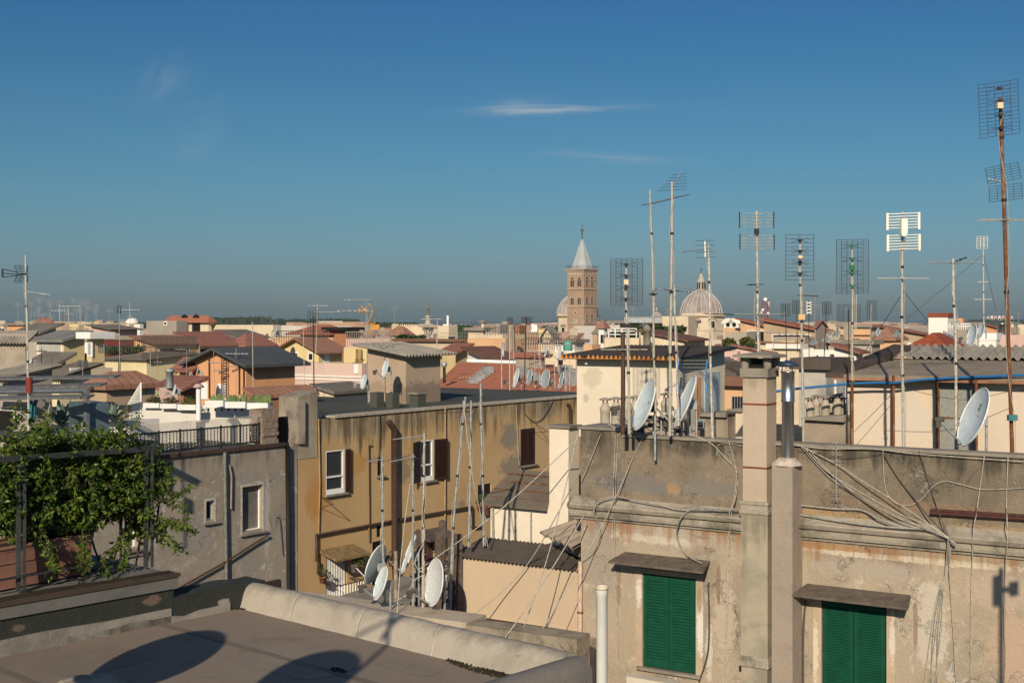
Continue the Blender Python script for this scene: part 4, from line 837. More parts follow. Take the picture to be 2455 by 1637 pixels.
mb = MB(); u0, u1, z0, z1 = GF.rect(622, 668, 1392, 1440); GF.slab(mb, u0, u1, z0-1, z1, 0, .05); mb.build('vent_grille', flat('brown_grille', (.05, .035, .028), .7), gb)
# trellis + railing along the roof edge
tr = thing('terrace_railing', 'dark iron railing lined with wooden trellis along the grey building roof', 'railing', GF.pt(1, 18.5))
ta, tb_ = GF.u(218, -.1), GF.u(622, -.1)
ztr = 19.32; zr_ = 19.08
for k in range(9):
    q = GF.pt(ta+(tb_-ta)*k/8, 18.5, -.12); MB().tube([q, q+Vector((0, 0, zr_-18.45))], .03, 5).build('post', M_BLACK, tr)
MB().tube([GF.pt(ta, zr_, -.12), GF.pt(tb_, zr_, -.12)], .022, 5).tube([GF.pt(ta, 18.58, -.12), GF.pt(tb_, 18.58, -.12)], .018, 5).build('handrail', M_BLACK, tr)
mb = MB(); n = int((tb_-ta)/.115)
for k in range(n): q = GF.pt(ta+(tb_-ta)*k/n, 18.55, -.12); mb.tube([q, q+Vector((0, 0, zr_-18.55))], .011, 4)
mb.build('baluster', M_BLACK, tr)
def lattice(fc, u0, u1, z0, z1, off, step=.11, w_=.022, th=.01):
    mb = MB(); d3, n3 = Vector((*fc.d, 0)), Vector((*fc.n, 0)); h = z1-z0
    for sgn in (1, -1):
        x = u0-h
        while x < u1+h:
            # strip from (x,z0) going up with slope sgn, clipped to the frame
            xa, xb = (x, x+h) if sgn > 0 else (x+h, x); ya, yb_ = z0, z1
            def clip(xa, ya, xb, yb_):
                if abs(xb-xa) < 1e-9: return None
                t0, t1 = 0.0, 1.0
                for lim, s_ in ((u0, 1), (u1, -1)):
                    da, db = (xa-lim)*s_, (xb-lim)*s_
                    if da < 0 and db < 0: return None
                    if da < 0: t0 = max(t0, da/(da-db))
                    if db < 0: t1 = min(t1, da/(da-db))
                if t1-t0 < .02: return None
                return xa+(xb-xa)*t0, ya+(yb_-ya)*t0, xa+(xb-xa)*t1, ya+(yb_-ya)*t1
            q = clip(xa, ya, xb, yb_)
            if q:
                A = fc.pt(q[0], q[1], off+(th if sgn > 0 else 0)); B = fc.pt(q[2], q[3], off+(th if sgn > 0 else 0)); e = (B-A).normalized(); s2 = e.cross(n3).normalized()*w_
                mb.obox(A-s2/2, B-A, s2, n3*th)
            x += step
    return mb
lattice(GF, ta, tb_, 18.55, ztr, -.17, .09, .014).build('trellis', flat('weathered_trellis_wood', (.52, .47, .40), .8, 0, .25, .3), tr)
bp = thing('brick_pier', 'crumbling brick pier at the right end of the trellis', 'pier', GF.at(640, 1064))
m, t, b = base_mat('old_brick', .95); bt = t.new('ShaderNodeTexBrick'); gp = t.new('ShaderNodeNewGeometry'); mp = t.new('ShaderNodeSeparateXYZ'); t.l.new(gp.outputs[0], mp.inputs[0]); cx_ = t.new('ShaderNodeCombineXYZ'); t.l.new(t.math('ADD', mp.outputs[0], mp.outputs[1]), cx_.inputs[0]); t.l.new(mp.outputs[2], cx_.inputs[1]); t.l.new(cx_.outputs[0], bt.inputs[0])
bt.inputs['Scale'].default_value = 4; bt.inputs['Color1'].default_value = (.22, .12, .08, 1); bt.inputs['Color2'].default_value = (.30, .22, .17, 1); bt.inputs['Mortar'].default_value = (.33, .29, .24, 1); bt.inputs['Mortar Size'].default_value = .03
nz = t.noise(gp.outputs[0], 6, 7, .7); t.l.new(t.mix(t.step(nz, .45, .6), bt.outputs[0], (.25, .21, .17)), b.inputs['Base Color']); bump(t, b, nz, 1.0, .08); M_BRICK = m
u0, u1 = GF.u(624, -.1), GF.u(662, -.1)
mb = MB()
for k in range(9):
    z = 18.5+k*.11; j = random.uniform(-.025, .025); GF.slab(mb, u0+j, u1+random.uniform(-.03, .03), z, z+.11, -.55+j, -.02+j)
mb.build('brickwork', M_BRICK, bp)
mb = MB(); GF.slab(mb, GF.u(664, -.4), GF.u(690, -.4), 18.45, 19.2, -.5, -.4); single(mb, 'dark_gap', 'dark slab filling the shaded gap between the brick pier and the crumbling chimney block', 'dark_gap', M_DARKIN, GF.pt(GF.u(670), 18.45))  # dark slab stands in for the shade inside the gap
# ================================================================ MIDDLE: low beige box, cream annex, lower roof with dishes
def shed(name, label, cat, xl, xc, xr, Y, ytop, zb, wmat, rmat, a=GRID, rise=(0, 0, .4, .4), n=0, amp=.03, over=.25, ridge='L', grp=None, roofth=.05):
    """box with a single-pitch roof; rise = extra height at corners C, C+R, C+R+L, C+L"""
    t, fR, fL, fp, zt, r, l = room(name, label, cat, xl, xc, xr, Y, ytop, None, zb, a, group=grp)
    MB().prism([tuple(p) for p in fp], zb, 0, z1s=[zt+k for k in rise]).build('wall', wmat, t)
    dR, dL = dirs(a); e = [fp[0]-dR*over-dL*over, fp[1]+dR*over-dL*over, fp[2]+dR*over+dL*over, fp[3]-dR*over+dL*over]
    kr, kl = [max(-.3, min(.3, k_))*over for k_ in ((rise[1]-rise[0])/r, (rise[3]-rise[0])/l)]; A, B, C_, D = [Vector((*p, zt+k+.03)) for p, k in zip(e, (rise[0]-kr-kl, rise[1]+kr-kl, rise[2]+kr+kl, rise[3]-kr+kl))]
    mb = MB()
    if n: (mb.corr(D, A, B, C_, n, amp, 1, .02) if ridge == 'L' else mb.corr(A, B, C_, D, n, amp, 1, .02))
    else:
        th = Vector((0, 0, roofth)); mb.add([A, B, C_, D, A+th, B+th, C_+th, D+th], [(3, 2, 1, 0), (4, 5, 6, 7), (0, 1, 5, 4), (1, 2, 6, 5), (2, 3, 7, 6), (3, 0, 4, 7)])
    mb.build('roof', rmat, t)
    return t, fR, fL, fp, zt
M_BB = plaster('smooth_beige_render', (0.50, 0.385, 0.275), (.38, .29, .2), (.56, .45, .34), s=2.2, amt=.3, lightamt=.2, rough=.1)
bbx, fR, fL, fp, zt = shed('annex', 'smooth beige windowless annex under dark wavy sheets, left of the green-shuttered building', 'annex', 1103, 1396, 1450, 27.4, 1364, 8, M_BB, M_ASBD, 32.2, rise=(0, .17, .17, 0), n=34, amp=.02, over=.14)
mb = MB(); fL.slab(mb, -.5, fL.len+.1, 8, zat(1478, 28.8), -.2, .55); mb.build('footing', M_GRW, bbx)
mb = MB(); fL.slab(mb, .2, fL.len, 15.35, 15.38, .05, .56); mb.build('debris_ledge', M_MOSS, bbx)
M_CW = plaster('creamy_white_render', (0.70, 0.62, 0.50), (.52, .45, .35), (.80, .73, .62), s=1.6, amt=.3, rough=.2)
cx2, fR, fL, fp, zt = shed('annex', 'cream annex with patched brown sheet roof tucked between the ochre and green-shuttered buildings', 'annex', 1176, 1345, 1400, 32.5, 1222, 8, M_CW, plaster('patched_brown_sheet', (.155, .125, .095), (.09, .075, .06), (.24, .2, .16), s=.6), 33, rise=(0, .62, .62, 0), over=.2)
d3r, d3l = dirs(33)
for k in range(4):
    s_ = .1+.28*k; A = Vector((*(fp[0]+d3r*(fp[1]-fp[0]).length*s_-d3l*.2), zt+.62*s_+.09)); B = Vector((*(fp[3]+d3r*(fp[1]-fp[0]).length*s_+d3l*.2), zt+.62*s_+.09))
    MB().tube([A, B], .022, 5).build('batten', M_RUST, cx2)
wallpipe('dark thin drainpipe on the cream annex wall', fL, [(1240+33, 1222), (1240+33, 1310)], .02, M_ZINC, .05)
wallpipe('pale drainpipe at the left corner of the cream annex', fL, [(1181, 1208), (1183, 1310)], .03, M_CABLEG, .06)
# tall cream stack wall
cs, fR, fL, fp, zt, r_, l_ = room('chimney', 'tall cream chimney wall flaring at its foot, against the green-shuttered building', 'chimney', 1317, 1363, 1388, 29.5, 1027, None, 12, 32.2)
MB().prism([tuple(p) for p in fp], 12, zt).build('shaft', M_CW, cs)
z_a = zat(1235, 29.5); z_b = zat(1330, 29.5); dR_, dL_ = dirs(32.2)
mb = MB(); lo_ = [fp[0]-dR_*.05-dL_*.0, fp[1], fp[2]+dL_*.1, fp[3]-dR_*.05+dL_*.25]
vs = [Vector((*p, z_b)) for p in lo_]+[Vector((*p, z_a+.25)) for p in [fp[0]-dR_*.002, fp[1], fp[2], fp[3]-dR_*.002]]; mb.add(vs, [(0, 4, 5, 1), (1, 5, 6, 2), (2, 6, 7, 3), (3, 7, 4, 0)]); mb.build('flare', M_CW, cs)
mb = MB(); p_ = [fp[0]-dR_*.06-dL_*.06, fp[1]+dR_*.06-dL_*.06, fp[2]+dR_*.06+dL_*.06, fp[3]-dR_*.06+dL_*.06]; mb.prism([tuple(p) for p in p_], zt, zt+.06, bottom=True); mb.build('cap', M_CONC, cs)
# small ragged canopy over a brick vent
cv = thing('vent_housing', 'brick vent under a ragged tile canopy at the left edge of the green-shuttered building', 'vent', P(1365, 1320, 28.4))
VF = Face(G(1343, 28.6), G(1398, 27.5)); u1_ = VF.len+.2
mb = MB(); VF.slab(mb, 0, u1_, zat(1322, 28.3), zat(1290, 28.3), -.5, 0); mb.build('brick_box', M_BRICK, cv)
mb = MB(); zt_ = zat(1268, 28.3); mb.corr(VF.pt(-.35, zt_-.14, .35), VF.pt(u1_, zt_-.2, .35), VF.pt(u1_, zt_+.12, -.4), VF.pt(-.1, zt_+.12, -.4), 5, .03, 2, .06); mb.build('canopy', M_GRW, cv)
for k in (0, 1): MB().add([VF.pt(.3+.35*k, zat(1316, 28.3), .01), VF.pt(.42+.35*k, zat(1316, 28.3), .01), VF.pt(.36+.35*k, zat(1302, 28.3), .01)], [(0, 1, 2), (2, 1, 0)]).build('vent_slot', M_WHITEP, cv)
# lower roof with ledge
LF = Face(G(1112, 26.2), G(780, 27.9))
lb = thing('lower_building', 'lower rooftop with a worn stone ledge holding dishes and masts before the ochre facade', 'building', (*LF.pt(3, 0, -3)[:2], 0))
zL = zat(1468, 27.0); ln3 = Vector((*LF.n, 0)); ld3 = Vector((*LF.d, 0))
M_LEDGE = plaster('worn_travertine_ledge', (.46, .39, .30), (.27, .22, .17), (.58, .51, .42), s=.5, rough=.6)
mb = MB(); LF.slab(mb, -.1, LF.len+2, zL-.12, zL, -.75, .06); mb.build('ledge', M_LEDGE, lb)
mb = MB(); LF.slab(mb, 0, LF.len+2, 0, zL-.12, -.6, 0); mb.build('wall', M_GRW, lb)
mb = MB(); LF.slab(mb, -.2, LF.len+3, zL-1.1, zL-1.0, -7.5, -.6); mb.build('roof_deck', M_CONC, lb)
mb = MB(); LF.slab(mb, LF.u(1388), -.1, 0, zat(1516, 25.4), -.5, .1); mb.build('rubble_ledge', plaster('rubble_and_moss', (.40, .34, .26), (.20, .165, .12), (.52, .46, .37), s=.22, rough=1.0, amt=.9), lb)
# timber frame on the lower roof
tf = thing('timber_frame', 'grey timber shelter frame with a pale plank top behind the rust-spotted dish', 'shelter', P(1080, 1470, 30))
for px, Y in ((1005, 29.6), (1052, 29.3), (1082, 29.1), (1100, 29.0), (1060, 31)): MB().box((P(px, 1400, Y).x, Y, 16.0), (.12, .12, 2.4), .6).build('post', flat('old_timber', (.13, .10, .08), .9, 0, .4, .3), tf)
for py, Y in ((1372, 29.2), (1410, 29.2), (1440, 29.1)): MB().tube([P(985, py+8, Y+.6), P(1102, py-4, Y)], .05, 4, smooth=False).build('beam', flat('old_timber', (.13, .10, .08), .9), tf)
a = P(985, 1392, 29.9); b_ = P(1102, 1366, 30.6); MB().add([a, b_, b_+Vector((.5, 1.2, .05)), a+Vector((.5, 1.2, .05))], [(0, 1, 2, 3), (3, 2, 1, 0)]).build('plank_top', plaster('pale_plank', (.36, .31, .25), s=.4), tf)

# ================================================================ FOREGROUND ROOF
ZR = 18.4
def D(px, py): Y = (EYE-ZR)*F/(py-HY); return G(px, Y)
A0 = D(580, 1456); e1 = (D(1275, 1626)-D(587, 1457)).normalized(); e2 = Vector((-e1.y*-1, -e1.x)) if False else Vector((-(-e1.y), -e1.x))
e2 = Vector((e1.y, -e1.x))      # towards the near left
if e2.x > 0: e2 = -e2
fb = thing('apartment_building', 'flat brown-grey near roof with rounded whitewashed parapet, in the foreground', 'building', (*(A0+e2*5), 0))
L1, L2 = 5.2, 14.0
M_DECK = plaster('worn_roof_felt', (0.215, 0.172, 0.135), (.165, .13, .103), (.265, .215, .172), speck=.3, flake=((.18, .142, .112), .6, .57), s=2.6, amt=.5, lightamt=.3, rough=.22)
# seams in the felt: thin raised strips
q0, q1, q2, q3 = A0-e1*9, A0+e1*L1, A0+e1*L1+e2*L2, A0-e1*9+e2*L2
MB().prism([tuple(p) for p in (A0, q1, q2, A0+e2*L2)], ZR-.3, ZR, bottom=True).build('roof_deck', M_DECK, fb)
MB().prism([tuple(p) for p in (A0+e2*.05, q1+e2*.05, q2, A0+e2*L2)], 0, ZR-.3, top=False).build('wall', M_GRW, fb)
mb = MB()
for k in (1.1, 3.3, 5.2, 8):
    mb = MB(); a = A0+e2*(k*1.02); n_ = 24; last = None
    pts = [a+e1*(L1*i/n_)+e2*random.uniform(-.008, .008) for i in range(n_+1)]
    for i in range(n_):
        mb.add([(*pts[i], ZR+.004), (*pts[i+1], ZR+.004), (*(pts[i+1]+e2*.10), ZR+.006), (*(pts[i]+e2*.10), ZR+.006)], [(0, 1, 2, 3), (3, 2, 1, 0)])
    mb.build('felt_seam', plaster('felt_seam', (0.165, 0.132, 0.104), (.13, .105, .085), s=2, rough=.3), fb)
for pu, pv, pw_, ph_ in ((2.6, 1.2, 1.3, .8), (.9, 2.6, .9, 1.1), (3.6, .5, .8, .35), (1.9, 4.3, 1.6, .7)):
    rg = random.Random(int(pu*10)); pts = []
    for k in range(16):
        a = k*math.pi/8; x_ = max(-.5, min(.5, .62*math.cos(a)))*pw_; y_ = max(-.5, min(.5, .62*math.sin(a)))*ph_; q = A0+e1*(pu+x_+rg.uniform(-.02, .02))+e2*(pv+y_+rg.uniform(-.02, .02)); pts.append(Vector((q.x, q.y, ZR+.0035)))
    MB().add(pts, [tuple(range(16))]).build('felt_patch', plaster('felt_patch_%d' % (int(pu*10) % 2), (.192, .154, .12) if int(pu*10) % 2 else (.228, .186, .146), (.15, .12, .095), (.24, .2, .165), s=1.2, rough=.3), fb)
# whitewashed rounded parapet, as slightly uneven lengths
M_PARA = plaster('whitewashed_parapet', (0.44, 0.39, 0.32), (.30, .26, .21), (.54, .49, .42), s=.45, amt=.6, rough=.7, lightamt=.45, top=ZR+.33, topd=.3, streak=.45, dirt=(.14, .12, .095), speck=.35)
prof = [(-.05, 0), (-.02, .08), (.01, .18), (.045, .245), (.10, .283), (.17, .292), (.25, .275), (.31, .22), (.33, .1), (.33, -.2)]
e3 = Vector((-e2.x, -e2.y))
seams = [0, 1.02, 2.22, 3.45, L1]
for s_ in range(4):
    mb = MB(); ns = 14; rows = []
    for i in range(ns+1):
        u = seams[s_]+.004+(seams[s_+1]-seams[s_]-.008)*i/ns; w_ = .003*math.sin(u*7)+.003*math.sin(u*17+1); hh = .004*math.sin(u*3.1)+.003*math.sin(u*11)
        rows.append([Vector((*(A0+e1*u+e3*(o+w_)), ZR+z+(hh if z > .1 else 0))) for o, z in prof])
    k = len(prof); vs = [p for r_ in rows for p in r_]; fs = [(i*k+j, i*k+j+1, (i+1)*k+j+1, (i+1)*k+j) for i in range(ns) for j in range(k-1)]
    tst = (vs[k]-vs[0]).cross(vs[1]-vs[0])
    if tst.dot(Vector((*e2, 0))) < 0: fs = [f[::-1] for f in fs]
    fs2 = [f[::-1] for f in fs]
    mb.add(vs, fs2, True); mb.add(rows[0], [tuple(range(k))]); mb.add(rows[-1], [tuple(range(k-1, -1, -1))]); mb.build('parapet', M_PARA, fb)
for s_ in (1, 2, 3):
    mb = MB(); u = seams[s_]; rows = [[Vector((*(A0+e1*(u+du)+e3*(o*1.0-.006)), ZR+z*1.012)) for o, z in prof] for du in (-.006, .006)]; k = len(prof); mb.add(rows[0]+rows[1], [(j, j+1, k+j+1, k+j) for j in range(k-1)]); mb.build('mortar_joint', flat('pale_mortar', (.50, .46, .40), .9), fb)
# grey felted parapet arm coming back towards the camera at the far right end
B0 = A0+e1*(L1-.0); mb = MB(); rows = []
for i in range(11):
    u = -.1+3.6*i/10; rows.append([Vector((*(B0+e2*(u)+e1*(o)), ZR+z*1.0)) for o, z in [(0, 0), (0, .2), (.05, .28), (.16, .31), (.28, .29), (.34, .2), (.34, -1.5)]])
k = 7; vs = [p for r_ in rows for p in r_]; fs = [(i*k+j, i*k+j+1, (i+1)*k+j+1, (i+1)*k+j) for i in range(10) for j in range(k-1)]
mb.add(vs, fs, True); mb.add(rows[0], [tuple(range(k))]); mb.build('felted_parapet', plaster('grey_felt_wrap', (.20, .18, .16), (.12, .11, .10), (.33, .30, .26), s=.5, rough=.6), fb)
# left: dark green felt parapet + step to the planter terrace
def strip(o0, o1, z0, z1, u0, u1, mat, name, lab=None, wob=.0):
    """o across (away from deck, -e1), u along e2"""
    mb = MB(); ns = 10; rows = []
    for i in range(ns+1):
        u = u0+(u1-u0)*i/ns; h = wob*math.sin(u*5.3)+wob*.6*math.sin(u*13)
        rows.append([Vector((*(A0+e2*u-e1*o0), z0)), Vector((*(A0+e2*u-e1*o0), z1+h)), Vector((*(A0+e2*u-e1*o1), z1+h)), Vector((*(A0+e2*u-e1*o1), z0))])
    vs = [p for r_ in rows for p in r_]; fs = []
    for i in range(ns):
        for j in range(3): fs.append((i*4+j, i*4+j+1, (i+1)*4+j+1, (i+1)*4+j))
    mb.add(vs, fs); mb.add(vs, [f[::-1] for f in []]); mb.add(rows[0], [(0, 1, 2, 3)]); mb.add(rows[-1], [(3, 2, 1, 0)])
    o = mb.build(name, mat, fb)
    if lab: o['label'] = lab
def fp_(u, z): q = A0+e2*u; return (q.x, q.y, ZR+z)
M_GFELT = plaster('green_black_felt', (0.040, 0.045, 0.038), (.024, .026, .023), (.07, .074, .062), s=.6, rough=.9, spots=[(fp_(1.3, .3), .13, .06, (.20, .13, .10)), (fp_(2.95, .27), .09, .05, (.17, .12, .095)), (fp_(3.25, .3), .08, .04, (.18, .125, .10)), (fp_(.3, .12), .10, .05, (.40, .37, .32))])
M_FLASH = plaster('peeling_grey_flashing', (0.30, 0.275, 0.24), (.10, .09, .075), (.42, .39, .34), s=.4, amt=.6, rough=.6)
strip(-.02, .4, ZR, ZR+.30, -.35, 1.05, M_GFELT, 'felted_parapet', wob=.012)
strip(-.035, .01, ZR, ZR+.08, .2, 2.4, M_FLASH, 'flashing', wob=.02)
strip(-.035, .01, ZR, ZR+.17, 1.05, 9, M_FLASH, 'flashing', wob=.012)
strip(.0, .3, ZR, ZR+.40, 1.0, 9, M_GFELT, 'felted_wall', wob=.006)
strip(-.03, 3.2, ZR+.40, ZR+.56, .95, 9, plaster('grey_terrace_edge', (.15, .145, .135), (.09, .085, .08), (.22, .21, .2), s=.5), 'terrace_slab', wob=.0)
strip(-.05, .02, ZR+.54, ZR+.585, .93, 9, plaster('dark_drip_edge', (.07, .05, .038), s=.3, rough=.5), 'drip_edge', wob=.004)
strip(.02, .16, ZR+.56, ZR+.60, .97, 9, M_MOSS, 'soil_strip', wob=.01)
# debris on the deck
def debris(label, px, py, rx, ry, n, name='debris', mat=None, h=.02):
    c = D(px, py); mb = MB(); rng = random.Random(int(px))
    for _ in range(n):
        a = rng.uniform(0, 6.28); r_ = rng.random()**.6; p = c+e1*(rx*r_*math.cos(a))+e2*(ry*r_*math.sin(a)); s = rng.uniform(.006, .022)
        mb.lathe([(s, 0), (s*.8, s*rng.uniform(.3, .9)), (0, s*rng.uniform(.5, 1.1))], (*p, ZR+.002), 5, False, rng.uniform(0, 6))
    single(mb, name, label, 'debris', mat or M_MOSS, (*c, ZR))['kind'] = 'stuff'
debris('brown leaf litter and soil along the foot of the whitewashed parapet at its right end', 1195, 1612, .75, .14, 700)
debris('brown leaf litter in the far corner of the flat roof', 560, 1452, .3, .16, 300)
debris('small damp grit patch on the flat roof beside the dish shadow', 812, 1607, .12, .06, 60)
# dry weed twigs
wd = MB(); rng = random.Random(4)
for k in range(26):
    c = D(rng.uniform(1270, 1400), rng.uniform(1606, 1625)); p = Vector((*c, ZR+.02)); pts = [p]; d = Vector((rng.uniform(-.5, .8), rng.uniform(-.4, .4), 1)).normalized()
    for j in range(6): d = (d+Vector((rng.uniform(-.3, .3), rng.uniform(-.3, .3), rng.uniform(-.25, .1)))).normalized(); pts.append(pts[-1]+d*rng.uniform(.04, .09))
    wd.tube(pts, [.004-.0005*j for j in range(len(pts))], 3)
    for j in (2, 3, 4): wd.tube([pts[j], pts[j]+Vector((rng.uniform(-.1, .1), rng.uniform(-.1, .1), rng.uniform(0, .08)))], .002, 3)
single(wd, 'weed', 'dry leafless weed growing at the right end of the whitewashed parapet', 'plant', flat('dry_twig', (.22, .16, .10), .9), (*D(1330, 1615), ZR))
# white pvc pipe
q = G(1443, 11.9); pv = thing('vent_pipe', 'upright white plastic vent pipe with a cream collar in the foreground', 'vent pipe', (*q, ZR))
zt = zat(1412, 11.9); M_PVC = flat('white_pvc', (.60, .59, .55), .4, 0, .1, 1.5)
MB().lathe([(.052, ZR), (.052, zt-.06), (.056, zt-.055), (.056, zt-.0)], (*q, 0), 24).build('pipe', M_PVC, pv)
MB().lathe([(.056, zt), (.060, zt), (.060, zt+.03), (.050, zt+.03), (.050, zt-.1)], (*q, 0), 24).build('collar', flat('cream_collar', (.66, .60, .46), .5), pv)
# stone lump bottom-left
mb = MB(); c = D(228, 1640); n_ = 18
for j, (rr, z) in enumerate([(1.0, 0), (.98, .05), (.85, .085), (.5, .105), (0, .11)]): pass
rng = random.Random(9); ringsv = []
for rr, z in [(1.0, 0), (.97, .05), (.82, .09), (.45, .11)]:
    ringsv.append([Vector((c.x+.36*rr*math.cos(k*6.283/n_)*rng.uniform(.92, 1.08), c.y-.12+.2*rr*math.sin(k*6.283/n_)*rng.uniform(.9, 1.1), ZR+z+rng.uniform(-.008, .008))) for k in range(n_)])
vs = [p for r_ in ringsv for p in r_]+[Vector((c.x, c.y-.12, ZR+.112))]
mb.add(vs, [(j*n_+k, j*n_+(k+1) % n_, (j+1)*n_+(k+1) % n_, (j+1)*n_+k) for j in range(3) for k in range(n_)]+[(3*n_+k, 3*n_+(k+1) % n_, 4*n_) for k in range(n_)])
single(mb, 'concrete_lump', 'rough lump of concrete on the near roof at the bottom left edge', 'concrete block', M_CONC, (c.x, c.y, ZR))
# off-frame dishes and antenna pole whose shadows fall on the deck
sunv = to_sun/to_sun.z
def caster(pxs, pys, h): p = D(pxs, pys); return Vector((p.x, p.y, ZR))+sunv*h
c1_ = caster(385, 1578, 2.15); c2_ = caster(735, 1625, 3.05)
def dish_at(label, c, r, az, el, stand):
    # placed directly in world space
    px = CX+c.x/c.y*F; py = HY+(EYE-c.z)/c.y*F; return dish(label, px, py, c.y, r, az, el, group=None, stand=stand)
dish_at('grey dish on a pole left of the near roof, throwing the left oval shadow', c1_, .50, 268, 18, ZR)
dish_at('grey dish on a taller pole left of the near roof, throwing the middle oval shadow', c2_, .44, 262, 18, ZR)
pb_ = D(931, 1543); k_ = 4.4; bs = Vector((pb_.x, pb_.y, 0))+Vector((sunv.x, sunv.y, 0))*k_; am = thing('antenna_mast', 'short antenna pole left of the near roof whose thin shadow crosses the parapet', 'antenna mast', (bs.x, bs.y, ZR))
MB().tube([(bs.x, bs.y, ZR), (bs.x, bs.y, ZR+4.9)], .028, 8).build('pole', M_ZINC, am)
MB().tube([(bs.x-.5, bs.y-.1, ZR+4.6), (bs.x+.15, bs.y+.05, ZR+4.7)], .02, 6).tube([(bs.x-.1, bs.y, ZR+4.45), (bs.x+.3, bs.y, ZR+4.95)], .03, 6).build('boom', M_ZINC, am)

sp5 = R.at(2400, 1415); q5 = sp5+sunv*3.9; nb = thing('low_building', 'low flat-roofed building off the right edge, carrying a mast that shades the facade', 'building', (q5.x, q5.y, 0)); MB().box((q5.x+.6, q5.y, 7.7), (3, 3, 15.4), .5).build('wall', M_GRW, nb)
sm5 = thing('antenna_mast', 'panel aerial mast off the right edge, throwing a blurred shadow on the green-shuttered facade', 'antenna mast', (q5.x, q5.y, 15.4)); MB().tube([(q5.x, q5.y, 15.4), (q5.x, q5.y, q5.z+.4)], .04, 8).build('pole', M_ZINC, sm5); MB().box((q5.x-.05, q5.y, q5.z), (.16, .12, .5)).box((q5.x+.2, q5.y, q5.z), (.14, .1, .22)).box((q5.x+.1, q5.y, q5.z), (.3, .05, .08)).build('junction_box', M_BLACK, sm5)
# ---------------- planter terrace with climbing shrub
ZP = ZR+.585
def PL(u, o): q = A0+e2*u-e1*o; return Vector((q.x, q.y, ZP))
def uo(px, py_, zz=None):
    zz = ZP if zz is None else zz
    Y = (EYE-zz)*F/(py_-HY); return G(px, Y)
c0 = P(357, 1079, 15.8); cz = c0.z
pg = thing('pergola', 'dark metal frame round the climbing shrub on the left planter', 'pergola', (c0.x, c0.y, ZP))
dA = Vector((-.60, -.80)); s1 = P(48, 1100, 14.4)
M_PG = flat('grey_green_steel', (.060, .066, .064), .55, .3, .3, .3)
def post(px, Y, off=.055):
    x = G(px, Y).x; MB().box((x, Y, (ZP+cz)/2), (.045, .045, cz-ZP), .7).box((x+off, Y+.02, (ZP+cz)/2), (.03, .03, cz-ZP), .7).build('post', M_PG, pg)
post(350, 15.75, .07); post(44, 14.35, .06)
def beam(a, b_, w_=.07, h=.06):
    d = (b_-a); s_ = d.cross(Vector((0, 0, 1))).normalized()*w_; MB().obox(a-s_/2, d, s_, Vector((0, 0, h))).build('beam', M_PG, pg)
n0_ = P(375, 1080, 15.9); beam(n0_, P(-60, 1112, 13.9)); beam(n0_+Vector((0, 0, .065)), P(-60, 1038, 18.4)+Vector((0, 0, 0)))
beam(P(350, 1352, 15.75)+Vector((0, 0, .1)), P(-50, 1423, 13.9)+Vector((0, 0, .1)), .03, .02)
# terracotta troughs
M_TRO = flat('faded_terracotta', (.28, .14, .10), .85, 0, .2, 1.2, .15)
def trough(label, a, b_, w_, h, z):
    t = thing('planter', label, 'planter', (*((a+b_)/2), z), 'terracotta troughs under the shrub'); d = (b_-a); n_ = Vector((-d.y, d.x)).normalized()
    if n_.y < 0: n_ = -n_
    mb = MB(); lo = [a, b_, b_+n_*w_, a+n_*w_]; hi = [a-n_*.04, b_-n_*.04, b_+n_*(w_+.04), a+n_*(w_+.04)]
    vs = [Vector((*p, z)) for p in lo]+[Vector((*p, z+h)) for p in hi]; mb.add(vs, [(0, 4, 5, 1), (1, 5, 6, 2), (2, 6, 7, 3), (3, 7, 4, 0), (0, 1, 5, 4), (1, 2, 6, 5), (2, 3, 7, 6), (3, 0, 4, 7)])
    for zz in (.3, .62): 
        q = [(1-zz)*lo[0]+zz*hi[0]-n_*.008, (1-zz)*lo[1]+zz*hi[1]-n_*.008]; mb.tube([(*q[0], z+h*zz), (*q[1], z+h*zz)], .006, 4)
    mb.build('trough', M_TRO, t)
    mb = MB(); mb.tube([Vector((*p, z+h)) for p in hi+[hi[0]]], .02, 5, False, False); mb.build('rim', M_TRO, t)
    mb = MB(); mb.add([Vector((*p, z+h-.05)) for p in hi], [(0, 1, 2, 3)]); mb.build('soil', M_MOSS, t)
pa0 = uo(216, 1372); pa1 = uo(50, 1405)
dd_ = (pa1-pa0).normalized()
trough('terracotta trough at the right, under the trailing shoots', pa0, pa0+dd_*2.3, .5, .47, ZP)
trough('terracotta trough at the left edge of the photo, behind the steel post', pa0+dd_*2.36, pa0+dd_*3.6, .5, .47, ZP)
